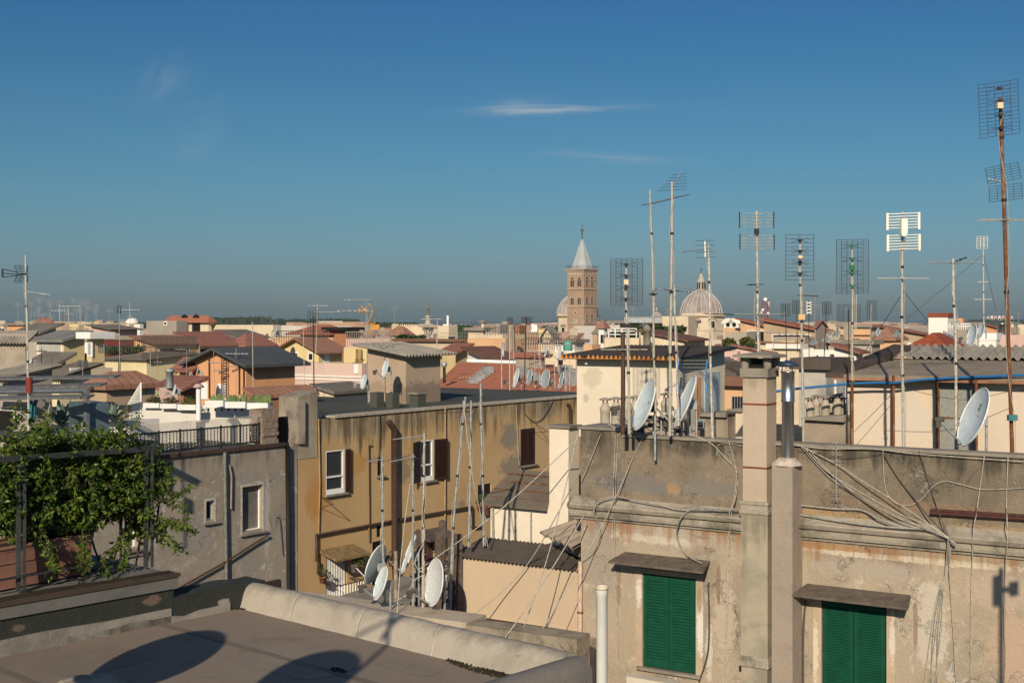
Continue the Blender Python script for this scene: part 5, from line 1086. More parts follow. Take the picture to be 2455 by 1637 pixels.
# the shrub: branch skeleton, twigs, thousands of small folded leaves
sh_ = thing('climbing_shrub', 'dense glossy-leaved citrus-like shrub spilling over the steel frame and troughs at left', 'shrub', (*(pa0+dd_*1.0), ZP))
rng = random.Random(21); lv = MB(); tw = MB()
def inside(px, py):
    top = 1118 if px < 25 else (1055+18*math.sin(px*.045) if px < 290 else 1062+(px-290)*.45)
    if 60 < px < 160: top = 1052
    if 225 < px < 275: top = 1058
    bot = 1240+22*math.sin(px*.04)+ (26 if 60 < px < 130 else 0)
    if px > 330: bot = 1270-(px-330)*.2
    right = 372+28*math.sin(py*.045)
    return top < py < bot and px < right
twigs = []
def twig(px, py, Y, n, drift, size=.07):
    p = P(px, py, Y); d = Vector(drift).normalized(); pts = [p.copy()]
    for j in range(n):
        d = (d+Vector((rng.uniform(-.35, .35), rng.uniform(-.35, .35), rng.uniform(-.3, .2)))).normalized(); p = p+d*.065; pts.append(p.copy())
        for _ in range(7): leaf(lv, p+Vector((rng.uniform(-.03, .03), rng.uniform(-.03, .03), rng.uniform(-.03, .03))), size*rng.uniform(.6, 1.2), rng)
    tw.tube(pts, [.008*(1-.7*i/len(pts)) for i in range(len(pts))], 4)
cnt = 0
while cnt < 2100:
    px, py = rng.uniform(-40, 420), rng.uniform(1035, 1320)
    if not inside(px, py): continue
    dens = .62+.38*math.sin(px*.06+1.3)*math.sin(py*.07+.4)
    if rng.random() > dens+.25: continue
    Yb = 14.4+(px-48)*.0044; twig(px, py, Yb+rng.uniform(.02, 1.15), rng.randint(2, 4), (rng.uniform(-.6, .6), rng.uniform(-.8, .2), rng.uniform(-.5, .6))); cnt += 1
for (px, py, n, dx, dz) in [(370, 1165, 5, .5, .5), (375, 1195, 7, 1, .35), (390, 1200, 6, 1, .1), (372, 1250, 8, 1, -.1), (385, 1265, 6, 1, .3), (372, 1275, 7, 1, -.4), (355, 1240, 6, .8, -.7), (240, 1330, 9, .15, -1), (250, 1360, 8, .1, -1), (100, 1280, 7, .1, -1), (120, 1300, 6, 0, -1), (195, 1270, 7, .2, -1), (205, 1300, 6, .3, -1), (300, 1270, 7, -.2, -1), (310, 1290, 7, -.3, -1), (25, 1085, 6, -.1, 1), (70, 1075, 5, .2, 1), (110, 1068, 6, 0, 1), (290, 1060, 7, .1, 1), (300, 1070, 5, -.2, 1), (190, 1075, 5, .1, 1), (250, 1405, 4, 0, -1), (262, 1395, 4, .4, -.6), (30, 1030, 4, .1, 1)]:
    for r_ in range(2): twig(px+rng.uniform(-6, 6), py+rng.uniform(-6, 6), 14.4+(px-48)*.0044+rng.uniform(-.2, .2), n, (dx, rng.uniform(-.3, .1), dz))
for k in range(16):
    px = rng.uniform(0, 350); Yb = 14.9+(px-48)*.0044; a = P(px, 1330, Yb); tw.tube(smooth([a-Vector((0, 0, .2)), a+Vector((rng.uniform(-.2, .2), rng.uniform(-.1, .2), .4)), a+Vector((rng.uniform(-.4, .4), 0, .9)), a+Vector((rng.uniform(-.6, .6), 0, 1.3))], 4), .014, 5)
lv.build('foliage', M_LEAF, sh_); tw.build('branch', flat('bark_brown', (.09, .065, .045), .9, 0, .3), sh_)
# ================================================================ MASTS AND AERIALS
def wr(Y, k=1.0): return max(.005, Y*.0002)*k
def grid(t, px0, py0, px1, py1, Y, rows=20, cols=6, skew=0.0, mat=None, box=None, mastx=None, back=.12, dip=True, lean=0.0, elem=None):
    """flat wire reflector with its dipoles and amplifier box"""
    mat = mat or M_WIRE; mb = MB(); r = wr(Y)
    def q(a, b_, dy=0.0):
        x = px0+(px1-px0)*a+lean*b_; y = py0+(py1-py0)*b_+skew*a; return P(x, y, Y+back+dy)
    for i in range(rows+1): mb.tube([q(0, i/rows), q(1, i/rows)], r*.85, 4, False)
    for j in range(cols+1): mb.tube([q(j/cols, 0), q(j/cols, 1)], r*(1.15 if j in (0, cols) else 1), 4, False)
    mb.build('reflector', mat, t)
    mx = .5 if mastx is None else (mastx-px0)/(px1-px0)
    if dip:
        for b_ in (.12, .36, .62, .86):
            mb = MB()
            for s_ in (-1, 1):
                mb.tube([q(mx, b_, -back-.08), q(mx+s_*.30, b_-.045, -back-.08)], r, 4, False); mb.tube([q(mx, b_, -back-.08), q(mx+s_*.30, b_+.045, -back-.08)], r, 4, False)
            mb.build('dipole', elem or mat, t)
            MB().box(q(mx, b_, -back-.07), (.07, .05, .05)).build('insulator', M_BLACK if not box or box[0] != 'g' else M_GREENBOX, t)
    if box:
        b_ = {'c': M_CREAMBOX, 'g': M_GREENBOX, 'w': M_WIREW, 'b': M_BLACK}[box[0]]; MB().box(q(mx, box[1], -back-.12), (box[2], .06, box[2]*1.05)).build('junction_box', b_, t)
def yagi(t, px, py, Y, hd, L, n=9, el=.5, tilt=0.0, start=-.1, mat=None, taper=.5, vert=False):
    """boom heading hd degrees (0 = right, 90 = away), rods across it"""
    a = math.radians(hd); d = Vector((math.cos(a), math.sin(a), math.tan(math.radians(tilt)))); s_ = Vector((-math.sin(a), math.cos(a), 0)) if not vert else Vector((0, 0, 1))
    c = P(px, py, Y); MB().tube([c+d*L*start, c+d*L*(1+start)], max(.011, Y*.0004), 6).build('boom', mat or M_ZINC, t)
    mb = MB()
    for i in range(n):
        p = c+d*L*(start+(i+.3)/n); w_ = el*(1-taper*i/n)/2; mb.tube([p-s_*w_, p+s_*w_], wr(Y), 4, False)
    mb.build('rod', mat or M_WIRE, t)
def mast(label, pts, Y, r, mat, group='tv aerial masts', bands=True, cab=True, name='antenna_mast'):
    """pts top -> bottom in pixels"""
    q = [P(p[0], p[1], Y if len(p) < 3 else p[2]) for p in pts][::-1]; t = thing(name, label, 'antenna mast', q[0], group)
    MB().tube(q, [r*1.15]+[r]*(len(q)-2)+[r*.9], 8).build('pole', mat, t)
    if bands:
        n = max(2, int((q[-1]-q[0]).length/1.1))
        for k in range(1, n):
            s_ = k/n; seg = s_*(len(q)-1); i = int(seg); p = q[i].lerp(q[min(i+1, len(q)-1)], seg-i); MB().tube([p-Vector((0, 0, .025)), p+Vector((0, 0, .025))], r*1.35, 8).build('tape_band', M_BLACK, t)
    if cab:
        L = []; rng = random.Random(int(pts[0][0]))
        for k in range(11):
            s_ = k/10*.92; seg = s_*(len(q)-1); i = int(seg); p = q[i].lerp(q[min(i+1, len(q)-1)], seg-i); L.append(p+Vector((r*1.25*(1 if k % 5 < 3 else -1)*rng.uniform(.8, 1.35), -r*1.2, 0)))
        MB().tube(smooth(L, 5), max(.006, Y*.00022), 5).build('coax_cable', M_CABLE, t)
    return t
Y = 25.6
t = mast('brown and white mast carrying a wire-mesh panel with a cream box, before the whitewashed room', [(1502, 635), (1500, 700), (1505, 840), (1508, 920), (1508, 1040)], Y, .024, M_RUSTY_MAST)
MB().tube([P(1493, 797, Y+.1), P(1494, 900, Y+.1), P(1493, 1042, Y+.1)], .045, 10).build('lower_pole', M_BROWN, t)
grid(t, 1464, 621, 1541, 732, Y, 22, 6, 0, box=('c', .50, .09), mastx=1501)
MB().box(P(1503, 780, Y), (.16, .08, .06)).build('clamp', M_BLACK, t)
yagi(t, 1502, 838, Y, 8, .95, 4, .5, 0, -.55, M_CABLE); 
t = mast('slim tall mast with one long slanting aerial, left pole of the tallest pair', [(1558, 456), (1562, 560), (1566, 705), (1568, 860), (1572, 985)], Y, .020, M_RUSTY_MAST)
yagi(t, 1558, 489, Y, 28, .95, 14, .52, 14, -.08, None, .25)
MB().lathe([(.02, 0), (.09, .02), (.09, .03), (.02, .04)], P(1566, 708, Y), 10).build('clamp', M_BLACK, t)
t = mast('thicker tall mast topped by a fanned yagi aerial, right pole of the tallest pair', [(1611, 436), (1611, 560), (1609, 700), (1607, 850), (1606, 1045)], Y, .028, M_RUSTY_MAST)
yagi(t, 1609, 457, Y, 62, .55, 6, .62, 38, -.02, None, .6)
yagi(t, 1606, 696, Y, 340, .55, 7, .5, -5, -.1, None, .3); yagi(t, 1610, 694, Y, 195, .5, 3, .4, 0, -.05, None, .3)
t = mast('thin mast leaning just right of the tallest pole, with a small yagi near its top', [(1617, 684), (1618, 760), (1624, 930), (1627, 1020)], Y-.2, .018, M_MASTW)
yagi(t, 1617, 686, Y-.2, 330, .45, 8, .3, -10, 0, M_ZINC, .3)
t = mast('mast with a long yagi pointing left and an upright four-rod aerial, before the right dome', [(1698, 583), (1700, 640), (1702, 750), (1704, 900), (1708, 1050)], Y, .022, M_MASTW)
yagi(t, 1696, 597, Y, 190, .62, 13, .28, -7, -.08, M_ZINC, .2)
MB().tube([P(1690, 577, Y-.1), P(1691, 618, Y-.1)], .018, 6).build('boom', M_WIREW, t)
mb = MB()
for k, py in enumerate((577, 588, 604, 617)): mb.tube([P(1667, py+1, Y-.12), P(1714, py-1, Y-.12)], .005, 4)
mb.build('rod', M_WIRE, t); yagi(t, 1697, 752, Y, 3, .6, 6, .6, -2, -.1, M_BLACK, .6)
# on the chimney
Yc4 = 25.0
t = mast('mast with twin black-edged panel aerials standing on the tall chimney cap', [(1814, 506), (1815, 600), (1816, 700), (1817, 760), (1818, 843)], Yc4, .020, M_MASTW)
def panel(t, px0, py0, px1, py1, Y, n, edge, rod, ew=.02, box=None, sg=1):
    mb = MB(); cx_ = (px0+px1)/2
    for i in range(n):
        y = py0+(py1-py0)*(i+.5)/n; mb.tube([P(px0, y, Y+.05), P(px1, y, Y+.05)], wr(Y, 1.15), 4)
        mb.tube([P(cx_, y+sg*3, Y-.06), P(px0+8, y-2, Y-.06)], wr(Y, .9), 4, False); mb.tube([P(cx_, y+sg*3, Y-.06), P(px1-8, y-2, Y-.06)], wr(Y, .9), 4, False)
    mb.build('reflector', rod, t)
    for x in (px0, px1): MB().box(P(x, (py0+py1)/2, Y+.05), (ew, ew, (py1-py0)/F*Y)).build('edge_bar', edge, t)
panel(t, 1773, 508, 1855, 547, Yc4, 5, M_BLACK, M_CABLE); panel(t, 1774, 561, 1856, 599, Yc4, 5, M_BLACK, M_CABLE)
MB().box(P(1814, 555, Yc4-.06), (.09, .06, .11)).build('junction_box', M_BLACK, t)
yagi(t, 1811, 682, Yc4, 95, .5, 5, .28, 0, -.3, M_BLACK, .2); yagi(t, 1816, 753, Yc4, 92, .4, 3, .95, 0, -.5, M_CABLE, .1)
MB().tube(smooth([P(1811, 700, Yc4), P(1808, 745, Yc4), P(1814, 800, Yc4), P(1824, 845, Yc4)]), .008, 5).build('guy_cable', M_CABLE, t)
t = mast('mast with a wire-mesh panel and a round white box, right of the chimney', [(1918, 572), (1918, 650), (1921, 750), (1923, 850), (1926, 1066)], 25.4, .022, M_RUSTY_MAST)
grid(t, 1884, 563, 1951, 671, 25.4, 11, 2, 0, None, None, 1918, elem=M_WIRE); MB().lathe([(0, -.03), (.055, -.03), (.055, .03), (0, .03)], P(1919, 617, 25.2), 14).build('junction_box', M_CREAMBOX, t)
yagi(t, 1919, 708, 25.4, 352, .42, 6, .4, -3, -.15, M_BROWN, .3); MB().box(P(1921, 760, 25.3), (.13, .1, .11)).build('amplifier', flat('yellowed_plastic', (.62, .40, .19), .6), t)
t = mast('mast with the finest wire-mesh panel and green insulators, behind the blue pipe', [(2043, 594), (2044, 700), (2043, 850), (2043, 915)], 26.6, .021, M_RUSTY_MAST)
grid(t, 2005, 575, 2082, 704, 26.6, 24, 6, -1, None, ('g', .52, .10), 2043)
MB().tube([P(2043, 912, 26.6), P(2043, 1075, 26.6)], .032, 8).build('lower_pole', M_RUST, t)
t = mast('mast with bright white double panel aerial, in front of the cream rooftop house', [(2164, 508), (2163, 640), (2162, 760), (2164, 900), (2166, 1082)], 24.6, .026, M_RUSTY_MAST)
def wpanel(px0, py0, px1, py1, n):
    mb = MB()
    for i in range(n): y = py0+(py1-py0)*(i+.3)/n; mb.tube([P(px0, y+1.5, 24.55), P(px1, y-1.5, 24.55)], .0095, 6)
    mb.build('reflector', M_WIREW, t)
    for x, dy in ((px0, 1), (px1, -1)): MB().box(P(x, (py0+py1)/2+dy, 24.55), (.042, .04, (py1-py0)/F*24.6)).build('edge_bar', M_WIREW, t)
wpanel(2127, 510, 2203, 551, 6); wpanel(2128, 562, 2204, 602, 6)
MB().box(P(2167, 543, 24.45), (.13, .06, .28)).box(P(2167, 545, 24.40), (.09, .06, .34)).build('junction_box', M_WIREW, t)
yagi(t, 2160, 668, 24.6, 92, .35, 4, 1.0, 0, -.5, M_WIREW, .35)
t = mast('mast wound with striped tape, a flat yagi on top, behind the emblem dish', [(2285, 620), (2286, 700), (2291, 800), (2292, 907), (2292, 1085)], 24.3, .026, M_MASTW)
yagi(t, 2286, 630, 24.3, 12, .30, 3, .3, 22, -.1, M_BLACK, .2); yagi(t, 2286, 629, 24.3, 85, .3, 3, 1.0, 0, -.4, M_CABLE, .2)
t = mast('tall leaning rust-brown mast at the right edge with two mesh panels and a rod aerial', [(2398, 235), (2401, 330), (2407, 480), (2413, 700), (2424, 1000), (2427, 1092)], 22.8, .036, M_RUST)
grid(t, 2345, 204, 2440, 332, 22.8, 14, 5, -13, None, ('c', .44, .10), 2395, lean=5)
grid(t, 2362, 404, 2441, 442, 22.8, 6, 4, -15, None, None, 2405, dip=False, lean=7); grid(t, 2371, 448, 2450, 485, 22.8, 6, 4, -9, None, None, 2407, dip=False, lean=1)
yagi(t, 2405, 436, 22.8, 160, .25, 4, .5, 14, 0, M_ZINC, .2); yagi(t, 2408, 528, 22.8, 95, .4, 4, 1.0, 0, -.5, M_CABLE, .1)
MB().box(P(2427, 1001, 22.7), (.16, .09, .10)).build('junction_box', flat('teal_box', (.05, .17, .18), .6), t)
t = mast('thin distant mast with a corner aerial between the striped and the rusty masts', [(2357, 570), (2358, 700), (2359, 808)], 60, .03, M_MASTW, cab=False)
grid(t, 2342, 567, 2368, 596, 60, 5, 3, 0, M_WIREW, None, 2356, dip=False); yagi(t, 2358, 676, 60, 5, .5, 3, .6, 0, -.5, M_WIREW, .1); yagi(t, 2358, 718, 60, 3, .8, 4, .8, 0, -.5, M_WIREW, .1)
# guy wires
for lab, pts in (('thin guy wire slanting left from the white-panel mast', [(2165, 700, 24.6), (2055, 870, 29)]), ('thin guy wire slanting right from the white-panel mast', [(2165, 695, 24.6), (2225, 770, 29)]), ('long wire rising from the rooftops to the small corner aerial', [(2170, 768, 60), (2357, 610, 60)]), ('wire falling from the small corner aerial to the right', [(2358, 610, 60), (2388, 745, 60)]),
                 ('washing line from the rusty post to the cream house corner', [(2043, 1038, 27.0), (2142, 940, 27.0)]), ('dark line crossing the cream house wall behind the dish', [(2150, 925, 25.5), (2250, 950, 25.5), (2330, 957, 25.5), (2450, 930, 25.5)])):
    air_cable(lab, pts, .006 if pts[0][2] < 40 else .011, M_CABLED, .02, 'guy wires', 'guy_wire')
# dishes of the right roof
dish('big pale dish with its arm to the lower left, left of the parapet pair', 1543, 970, 25.9, .50, .30, 20, group='dishes on the roof of the green-shuttered building', stand=19.2)
dish('big pale dish turned almost edge-on, the right one of the pair behind the parapet', 1641, 962, 25.9, .53, .16, 22, group='dishes on the roof of the green-shuttered building', stand=19.2)
dish('large white dish with a small teal emblem before the cream rooftop house', 2333, 999, 23.6, .53, .36, 22, group='dishes on the roof of the green-shuttered building', stand=19.2, logo=True)
single(MB().tube([P(1676, 905, 26.2), P(1674, 1050, 26.2)], .035, 8), 'post', 'short orange-rusted pipe post right of the edge-on dish', 'post', rusty('orange_rust', (.32, .13, .05), (.42, .20, .08), .2), P(1674, 1050, 26.2))
jb = thing('junction_box', 'grey-green cable box clamped to the orange-rusted post', 'junction box', P(1680, 1012, 26.1)); MB().box(P(1680, 1014, 26.1), (.12, .1, .18)).build('casing', flat('grey_green_box', (.22, .28, .26), .6), jb); MB().tube([P(1668, 1017, 26.05), P(1684, 1016, 26.0)], .05, 10).build('motor', M_BLACK, jb)
rng = random.Random(3)
for k in range(9):
    x0 = rng.uniform(1450, 1580); x1 = x0+rng.uniform(40, 130); lab = ['topmost', 'second', 'third', 'fourth', 'fifth', 'sixth', 'seventh', 'eighth', 'lowest'][k]+' of the tangled white cables lying behind the left parapet between the dishes'
    air_cable(lab, [(x0, 1008+rng.uniform(-14, 12), 26.7), ((x0+x1)/2, 1030+rng.uniform(-6, 8), 26.6), (x1, 1036+rng.uniform(-12, 8), 26.7)], .011, M_CABLE if k % 3 else M_CABLED, group='tangled cables behind the parapet')
mm = thing('mast_clamp_cluster', 'cluster of dark clamps, brackets and amplifier boxes between the two big dishes', 'bracket', P(1590, 1035, 26.3))
mb = MB()
for k in range(14): MB().box(P(1590+rng.uniform(-34, 40), 1012+rng.uniform(-22, 26), 26.3+rng.uniform(-.2, .3)), (rng.uniform(.04, .13), .06, rng.uniform(.05, .16)), rng.uniform(0, 3)).build('clamp', M_CABLED, mm)
mb = MB()
for k in range(6): x = 1568+k*17; mb.tube([P(x, 975+rng.uniform(0, 20), 26.3), P(x+rng.uniform(-4, 4), 1052, 26.3)], .022, 6)
mb.build('stub_pole', M_ZINC, mm); MB().box(P(1590, 995, 26.2), (.1, .08, .12)).build('amplifier', flat('amp_cream', (.55, .48, .36), .6), mm)
# masts and dishes of the lower roof
Y = 27.6
LG = 'masts on the lower roof before the ochre facade'
t = mast('pale mast with a small yagi cross, left of the fat brown flue pipe', [Z(9, 283, 575), Z(9, 281, 900), Z(9, 290, 1395)], Y, .024, M_ZINC, LG)
yagi(t, *Z(9, 280, 605), Y, 200, .42, 5, 1.0, -6, -.1, None, .2)
t = mast('pale mast with long horizontal aerial, right of the fat brown flue pipe', [Z(9, 459, 575), Z(9, 458, 900), Z(9, 458, 1450)], Y+.1, .022, M_ZINC, LG)
yagi(t, *Z(9, 458, 592), Y, 200, .55, 6, 1.0, -9, -.1, None, .2)
t = mast('rust-streaked mast before the open brown shutters, with a yagi pointing left', [Z(9, 524, 455), Z(9, 522, 700), Z(9, 518, 1000), Z(9, 515, 1460)], Y-.1, .026, M_RUSTY_MAST, LG)
yagi(t, *Z(9, 524, 467), Y, 193, .72, 14, .25, -6, -.05, None, .2)
t = mast('left pole of the three tall bare poles, leaning to the left foot', [Z(9, 762, 245), Z(9, 745, 400), Z(9, 715, 700), Z(9, 690, 1000), Z(9, 670, 1500)], 28.4, .028, M_ZINC, LG)
t = mast('middle pole of the three tall bare poles, with a long slim yagi pointing left', [Z(9, 794, 265), Z(9, 792, 500), Z(9, 788, 800), Z(9, 780, 1110)], 28.8, .028, M_ZINC, LG)
yagi(t, *Z(9, 795, 327), 28.8, 186, .8, 14, .2, -3, -.03, M_BROWN, .2)
t = mast('right and tallest pole of the three tall bare poles', [Z(9, 850, 165), Z(9, 852, 400), Z(9, 862, 700), Z(9, 868, 1105)], 29.2, .027, M_ZINC, LG)
t = mast('thick stub pole beside the shaded dish', [Z(9, 358, 1135), Z(9, 360, 1410)], Y-.3, .045, flat('stub_pole_paint', (.30, .24, .19), .7, 0, .4, .3), LG, False, False)
DG = 'dishes on the lower roof'
dish('dark shaded dish seen on its shadow side, leftmost on the lower roof', 900, 1352, 28.0, .42, -.46, 18, M_DISHD, DG, stand=zL-1)  # darker enamel puts the shade of this side into the colour
dish('small pale dish, nearly edge-on, just before the shaded dish', 912, 1397, 27.2, .34, .24, 20, None, DG, stand=zL-.1)
dish('round pale dish with rust stains before the timber shelter', 1040, 1395, 27.2, .46, .38, 10, M_DISHRUST, DG, stand=zL-1)
dish('slender dish seen from the side against the ochre wall', 979, 1328, 28.6, .42, .07, 20, None, DG, stand=zL-1)
ltb = [('white cable dropping from the left aerial mast to the ledge', [(983, 1160, 27.6), (965, 1300, 27.4), (952, 1470, 26.9)]), ('long white cable swooping from the middle mast down to the annex foot', [(1125, 1480, 27.6), (1200, 1420, 28.0), (1280, 1330, 27.8), (1393, 1125, 26.6)]),
       ('white cable rising from the annex wall foot to the green-shuttered building parapet', [(1255, 1505, 26.0), (1320, 1310, 26.2), (1385, 1040, 26.5)]), ('thin white cable stretched from the lower roof over the cream annex', [(985, 1378, 28.0), (1110, 1290, 28.5), (1225, 1200, 28.5), (1385, 1052, 28.5)]),
       ('lower slanting white cable across the beige annex wall', [(1210, 1530, 25.5), (1300, 1400, 25.9), (1400, 1235, 26.4)]), ('white guy line on the left of the three bare poles', [(1110, 960, 28.4), (1135, 1150, 28.2), (1170, 1310, 28.8)]),
       ('white looping cable beside the rust-streaked mast', [(1016, 1190, 27.4), (1012, 1240, 27.4), (1018, 1290, 27.4), (995, 1345, 27.3), (1010, 1370, 27.3), (1018, 1345, 27.3)]), ('slack cable around the ledge dishes', [(945, 1440, 27.3), (975, 1425, 27.4), (1000, 1385, 27.4), (1060, 1370, 28)])]
for lab, pts in ltb: air_cable(lab, pts, .012, group='white cables over the lower roof')
# far left mast
t = mast('mast at the far left with a dark corner aerial and one short arm', [(61, 613, 27), (62, 700, 27), (65, 800, 27), (67, 900, 27), (69, 1062, 27)], 27, .018, M_MASTW)
mb = MB(); Yl = 27
for s_, (y0, y1) in ((1, (656, 636)), (-1, (658, 677))):
    for k, x in enumerate((37, 49, 63)): mb.tube([P(x+4, (y0), Yl-.1+.05*k), P(x-3+ (6 if k == 2 else 0), y1, Yl-.1+.1*k)], .008, 4)
    for j in range(5): yy_ = y0+(y1-y0)*(j+1)/5; mb.tube([P(38-j*.6, yy_, Yl-.1), P(66-j*.3, yy_+1, Yl+.1)], .005, 4)
mb.build('reflector', M_WIRE, t); MB().tube([P(42, 658, Yl-.1), P(64, 657, Yl)], .02, 6).build('boom', M_BLACK, t)
MB().tube([P(42, 653, Yl-.1), P(7, 645, Yl-.3)], .009, 5).tube([P(42, 658, Yl-.1), P(7, 655, Yl-.3)], .009, 5).tube([P(42, 661, Yl-.1), P(7, 664, Yl-.3)], .009, 5).box(P(6, 655, Yl-.3), (.03, .03, .17)).build('director', M_BLACK, t)
MB().tube([P(61, 699, Yl), P(122, 707, Yl-.1)], .016, 6).build('arm', M_ZINC, t)
single(MB().tube([P(70, 905, 26.9), P(70, 942, 26.9)], .07, 12), 'canister', 'red canister strapped to the far left mast', 'canister', flat('dull_red', (.22, .04, .025), .6, 0, .2), P(70, 942, 26.9))
# middle distance masts: (label, top, bottom, Y, radius, mat, aerial list)
MD = [('thin pale pole standing before the orange gabled house, its right side', (605, 772), (607, 952), 50, .022, M_MASTW, []),
      ('black pole wrapped in yellow tape right of the orange house', (751, 757), (753, 942), 52, .035, M_BLACK, [('g', 738, 745, 762, 790)]),
      ('thin pole beside the yellow-taped pole with a rod aerial on top', (762, 727), (757, 842), 75, .03, M_MASTW, [('y', 762, 733, 0, 1.2), ('y', 763, 748, 10, 1.6)]),
      ('thin pole left of the yellow-taped one before the yellow villa', (727, 785), (731, 945), 50, .02, M_MASTW, []),
      ('mast with a rod aerial and orange parts above the stair house', (877, 716), (883, 962), 46, .022, M_ZINC, [('y', 877, 719, 190, 1.0), ('y', 876, 745, 175, 1.3)]),
      ('mast with a narrow panel standing over the pale yellow house', (286, 735), (287, 891), 55, .025, M_ZINC, [('g', 281, 733, 290, 752)]),
      ('white forked mast on the skyline above the grey-brown block', (311, 724), (312, 770), 130, .05, M_MASTW, [('y', 311, 743, 0, 2.0)]),
      ('skyline mast with dish-like box above the orange roofs at left', (143, 734), (144, 778), 150, .05, M_MASTW, [('y', 143, 745, 0, 2.2)]),
      ('skyline mast with a T bar just right of the dish-box mast', (164, 733), (165, 785), 140, .05, M_MASTW, [('y', 164, 734, 0, 2.6), ('y', 164, 755, 0, 1.0)]),
      ('thin skyline mast over the far trees at left', (206, 752), (206, 778), 160, .04, M_MASTW, []),
      ('thin dark mast before the yellow gable house, left one', (100, 834), (99, 893), 45, .02, M_BROWN, [('y', 100, 842, 0, .3)]),
      ('thin dark mast before the yellow gable house, right one', (125, 857), (124, 905), 45, .018, M_BROWN, []),
      ('short mast with a mesh panel above the red-tiled house at left', (199, 862), (198, 905), 44, .016, M_ZINC, [('g', 187, 863, 210, 878)]),
      ('mast with a white panel aerial on the terrace before the pale yellow house', (249, 824), (253, 930), 48, .02, M_ZINC, [('g', 236, 826, 258, 846)]),
      ('pole with a bracing tripod right of the pale yellow wall', (287, 858), (286, 892), 60, .09, M_CONC, []),
      ('slim mast amid the terrace rails before the red-tiled roofs, first', (360, 845), (362, 935), 55, .018, M_MASTW, []), ('slim mast amid the terrace rails before the red-tiled roofs, second', (377, 850), (378, 900), 62, .02, M_CABLEG, [('y', 377, 868, 0, .4)]),
      ('slim mast amid the terrace rails before the red-tiled roofs, third', (432, 815), (436, 905), 62, .022, M_BROWN, [('y', 432, 838, 0, .5)]), ('slim mast beside the orange house left wing', (448, 838), (446, 950), 52, .02, M_ZINC, []),
      ('mast with white folded parasol right above the terrace rails', (478, 828), (476, 905), 60, .02, M_MASTW, []),
      ('thin mast against the orange gable, left of the ladder', (512, 842), (515, 945), 55, .018, M_ZINC, [('y', 517, 869, 0, .6), ('y', 516, 888, 20, .5)]),
      ('thin mast against the orange gable, right of the ladder', (566, 832), (566, 950), 55, .02, M_ZINC, [('y', 566, 848, 0, 1.0), ('y', 566, 878, 180, .5)]),
      ('mast with a mesh aerial before the terracotta roof, leftmost', (1202, 825), (1203, 925), 58, .03, M_MASTW, []), ('pale thick mast before the terracotta roof', (1222, 780), (1222, 930), 57, .035, M_MASTW, [('g', 1217, 761, 1229, 778)]),
      ('mast behind the leftmost terracotta-roof dish, banded orange and white', (1231, 790), (1231, 925), 60, .028, M_RUSTY_MAST, []), ('dark mast with faint wide mesh panel on the skyline left of the bell tower', (1261, 758), (1257, 930), 57, .04, M_BROWN, [('g', 1250, 760, 1275, 776)]),
      ('thin mast between the dark mesh mast and the teal tank, first', (1282, 850), (1283, 930), 60, .022, M_MASTW, []), ('thin mast between the dark mesh mast and the teal tank, second', (1294, 800), (1294, 932), 62, .025, M_MASTW, [('y', 1294, 822, 20, 1.0)]),
      ('thin mast between the dark mesh mast and the teal tank, third', (1307, 838), (1308, 905), 66, .022, M_MASTW, [('y', 1307, 843, 170, 1.2)]), ('curved-cable mast left of the teal tank', (1329, 868), (1331, 930), 58, .03, M_MASTW, []),
      ('tall thin mast right of the curved-cable mast', (1337, 818), (1338, 905), 66, .03, M_MASTW, [('y', 1337, 828, 10, 1.0)]), ('thin mast behind the rightmost terracotta-roof dish', (1356, 840), (1355, 932), 58, .022, M_MASTW, []), ('thin mast at the left corner of the whitewashed rooftop room', (1366, 855), (1366, 932), 56, .022, M_MASTW, []),
      ('dark skyline mast near the peach wall', (1134, 765), (1135, 800), 120, .06, M_BROWN, [('y', 1134, 772, 90, .8)]), ('tall thin pole with a horizontal boom crossing the column with the statue', (1049, 765), (1047, 840), 60, .035, M_MASTW, [('y', 1049, 765, 181, 1.0)]),
      ('dark mast with faint mesh panel, right of the chimney cap', (1883, 732), (1886, 860), 50, .025, M_BLACK, [('g', 1873, 728, 1894, 758)]), ('dark mast with faint mesh panel and white box, second right of the chimney', (1910, 722), (1912, 840), 56, .022, M_BLACK, [('g', 1900, 720, 1920, 752)]),
      ('mast stacked with four white X-shaped dipoles', (1939, 720), (1940, 870), 48, .022, M_BLACK, [('x', 1939, 722, 1939, 750)]), ('slim pale mast just right of the X-dipole mast', (1954, 703), (1953, 780), 60, .022, M_CABLEG, [('y', 1953, 733, 0, .6)]),
      ('dark mast with a mesh panel over the gabled grey house', (1982, 726), (1975, 870), 52, .024, M_BLACK, [('g', 1972, 724, 1992, 754)]), ('dark mast with green amplifier and wide mesh, behind the fine-mesh mast', (2034, 742), (2036, 870), 46, .028, M_BLACK, [('g', 2009, 731, 2062, 771)]),
      ('grey mast with mesh panel over the yellow-orange palace', (2089, 728), (2086, 835), 50, .035, M_CABLEG, [('g', 2079, 721, 2101, 765)]), ('white pole rising behind the fine-mesh mast', (2053, 706), (2052, 785), 60, .04, M_MASTW, []),
      ('thin mast on the terrace left of the chimney cap', (1730, 820), (1731, 845), 60, .02, M_MASTW, []), ('short mast before the far cream wall, left of the steel flue', (1854, 795), (1854, 835), 70, .03, M_MASTW, [('y', 1854, 797, 0, .8)])]
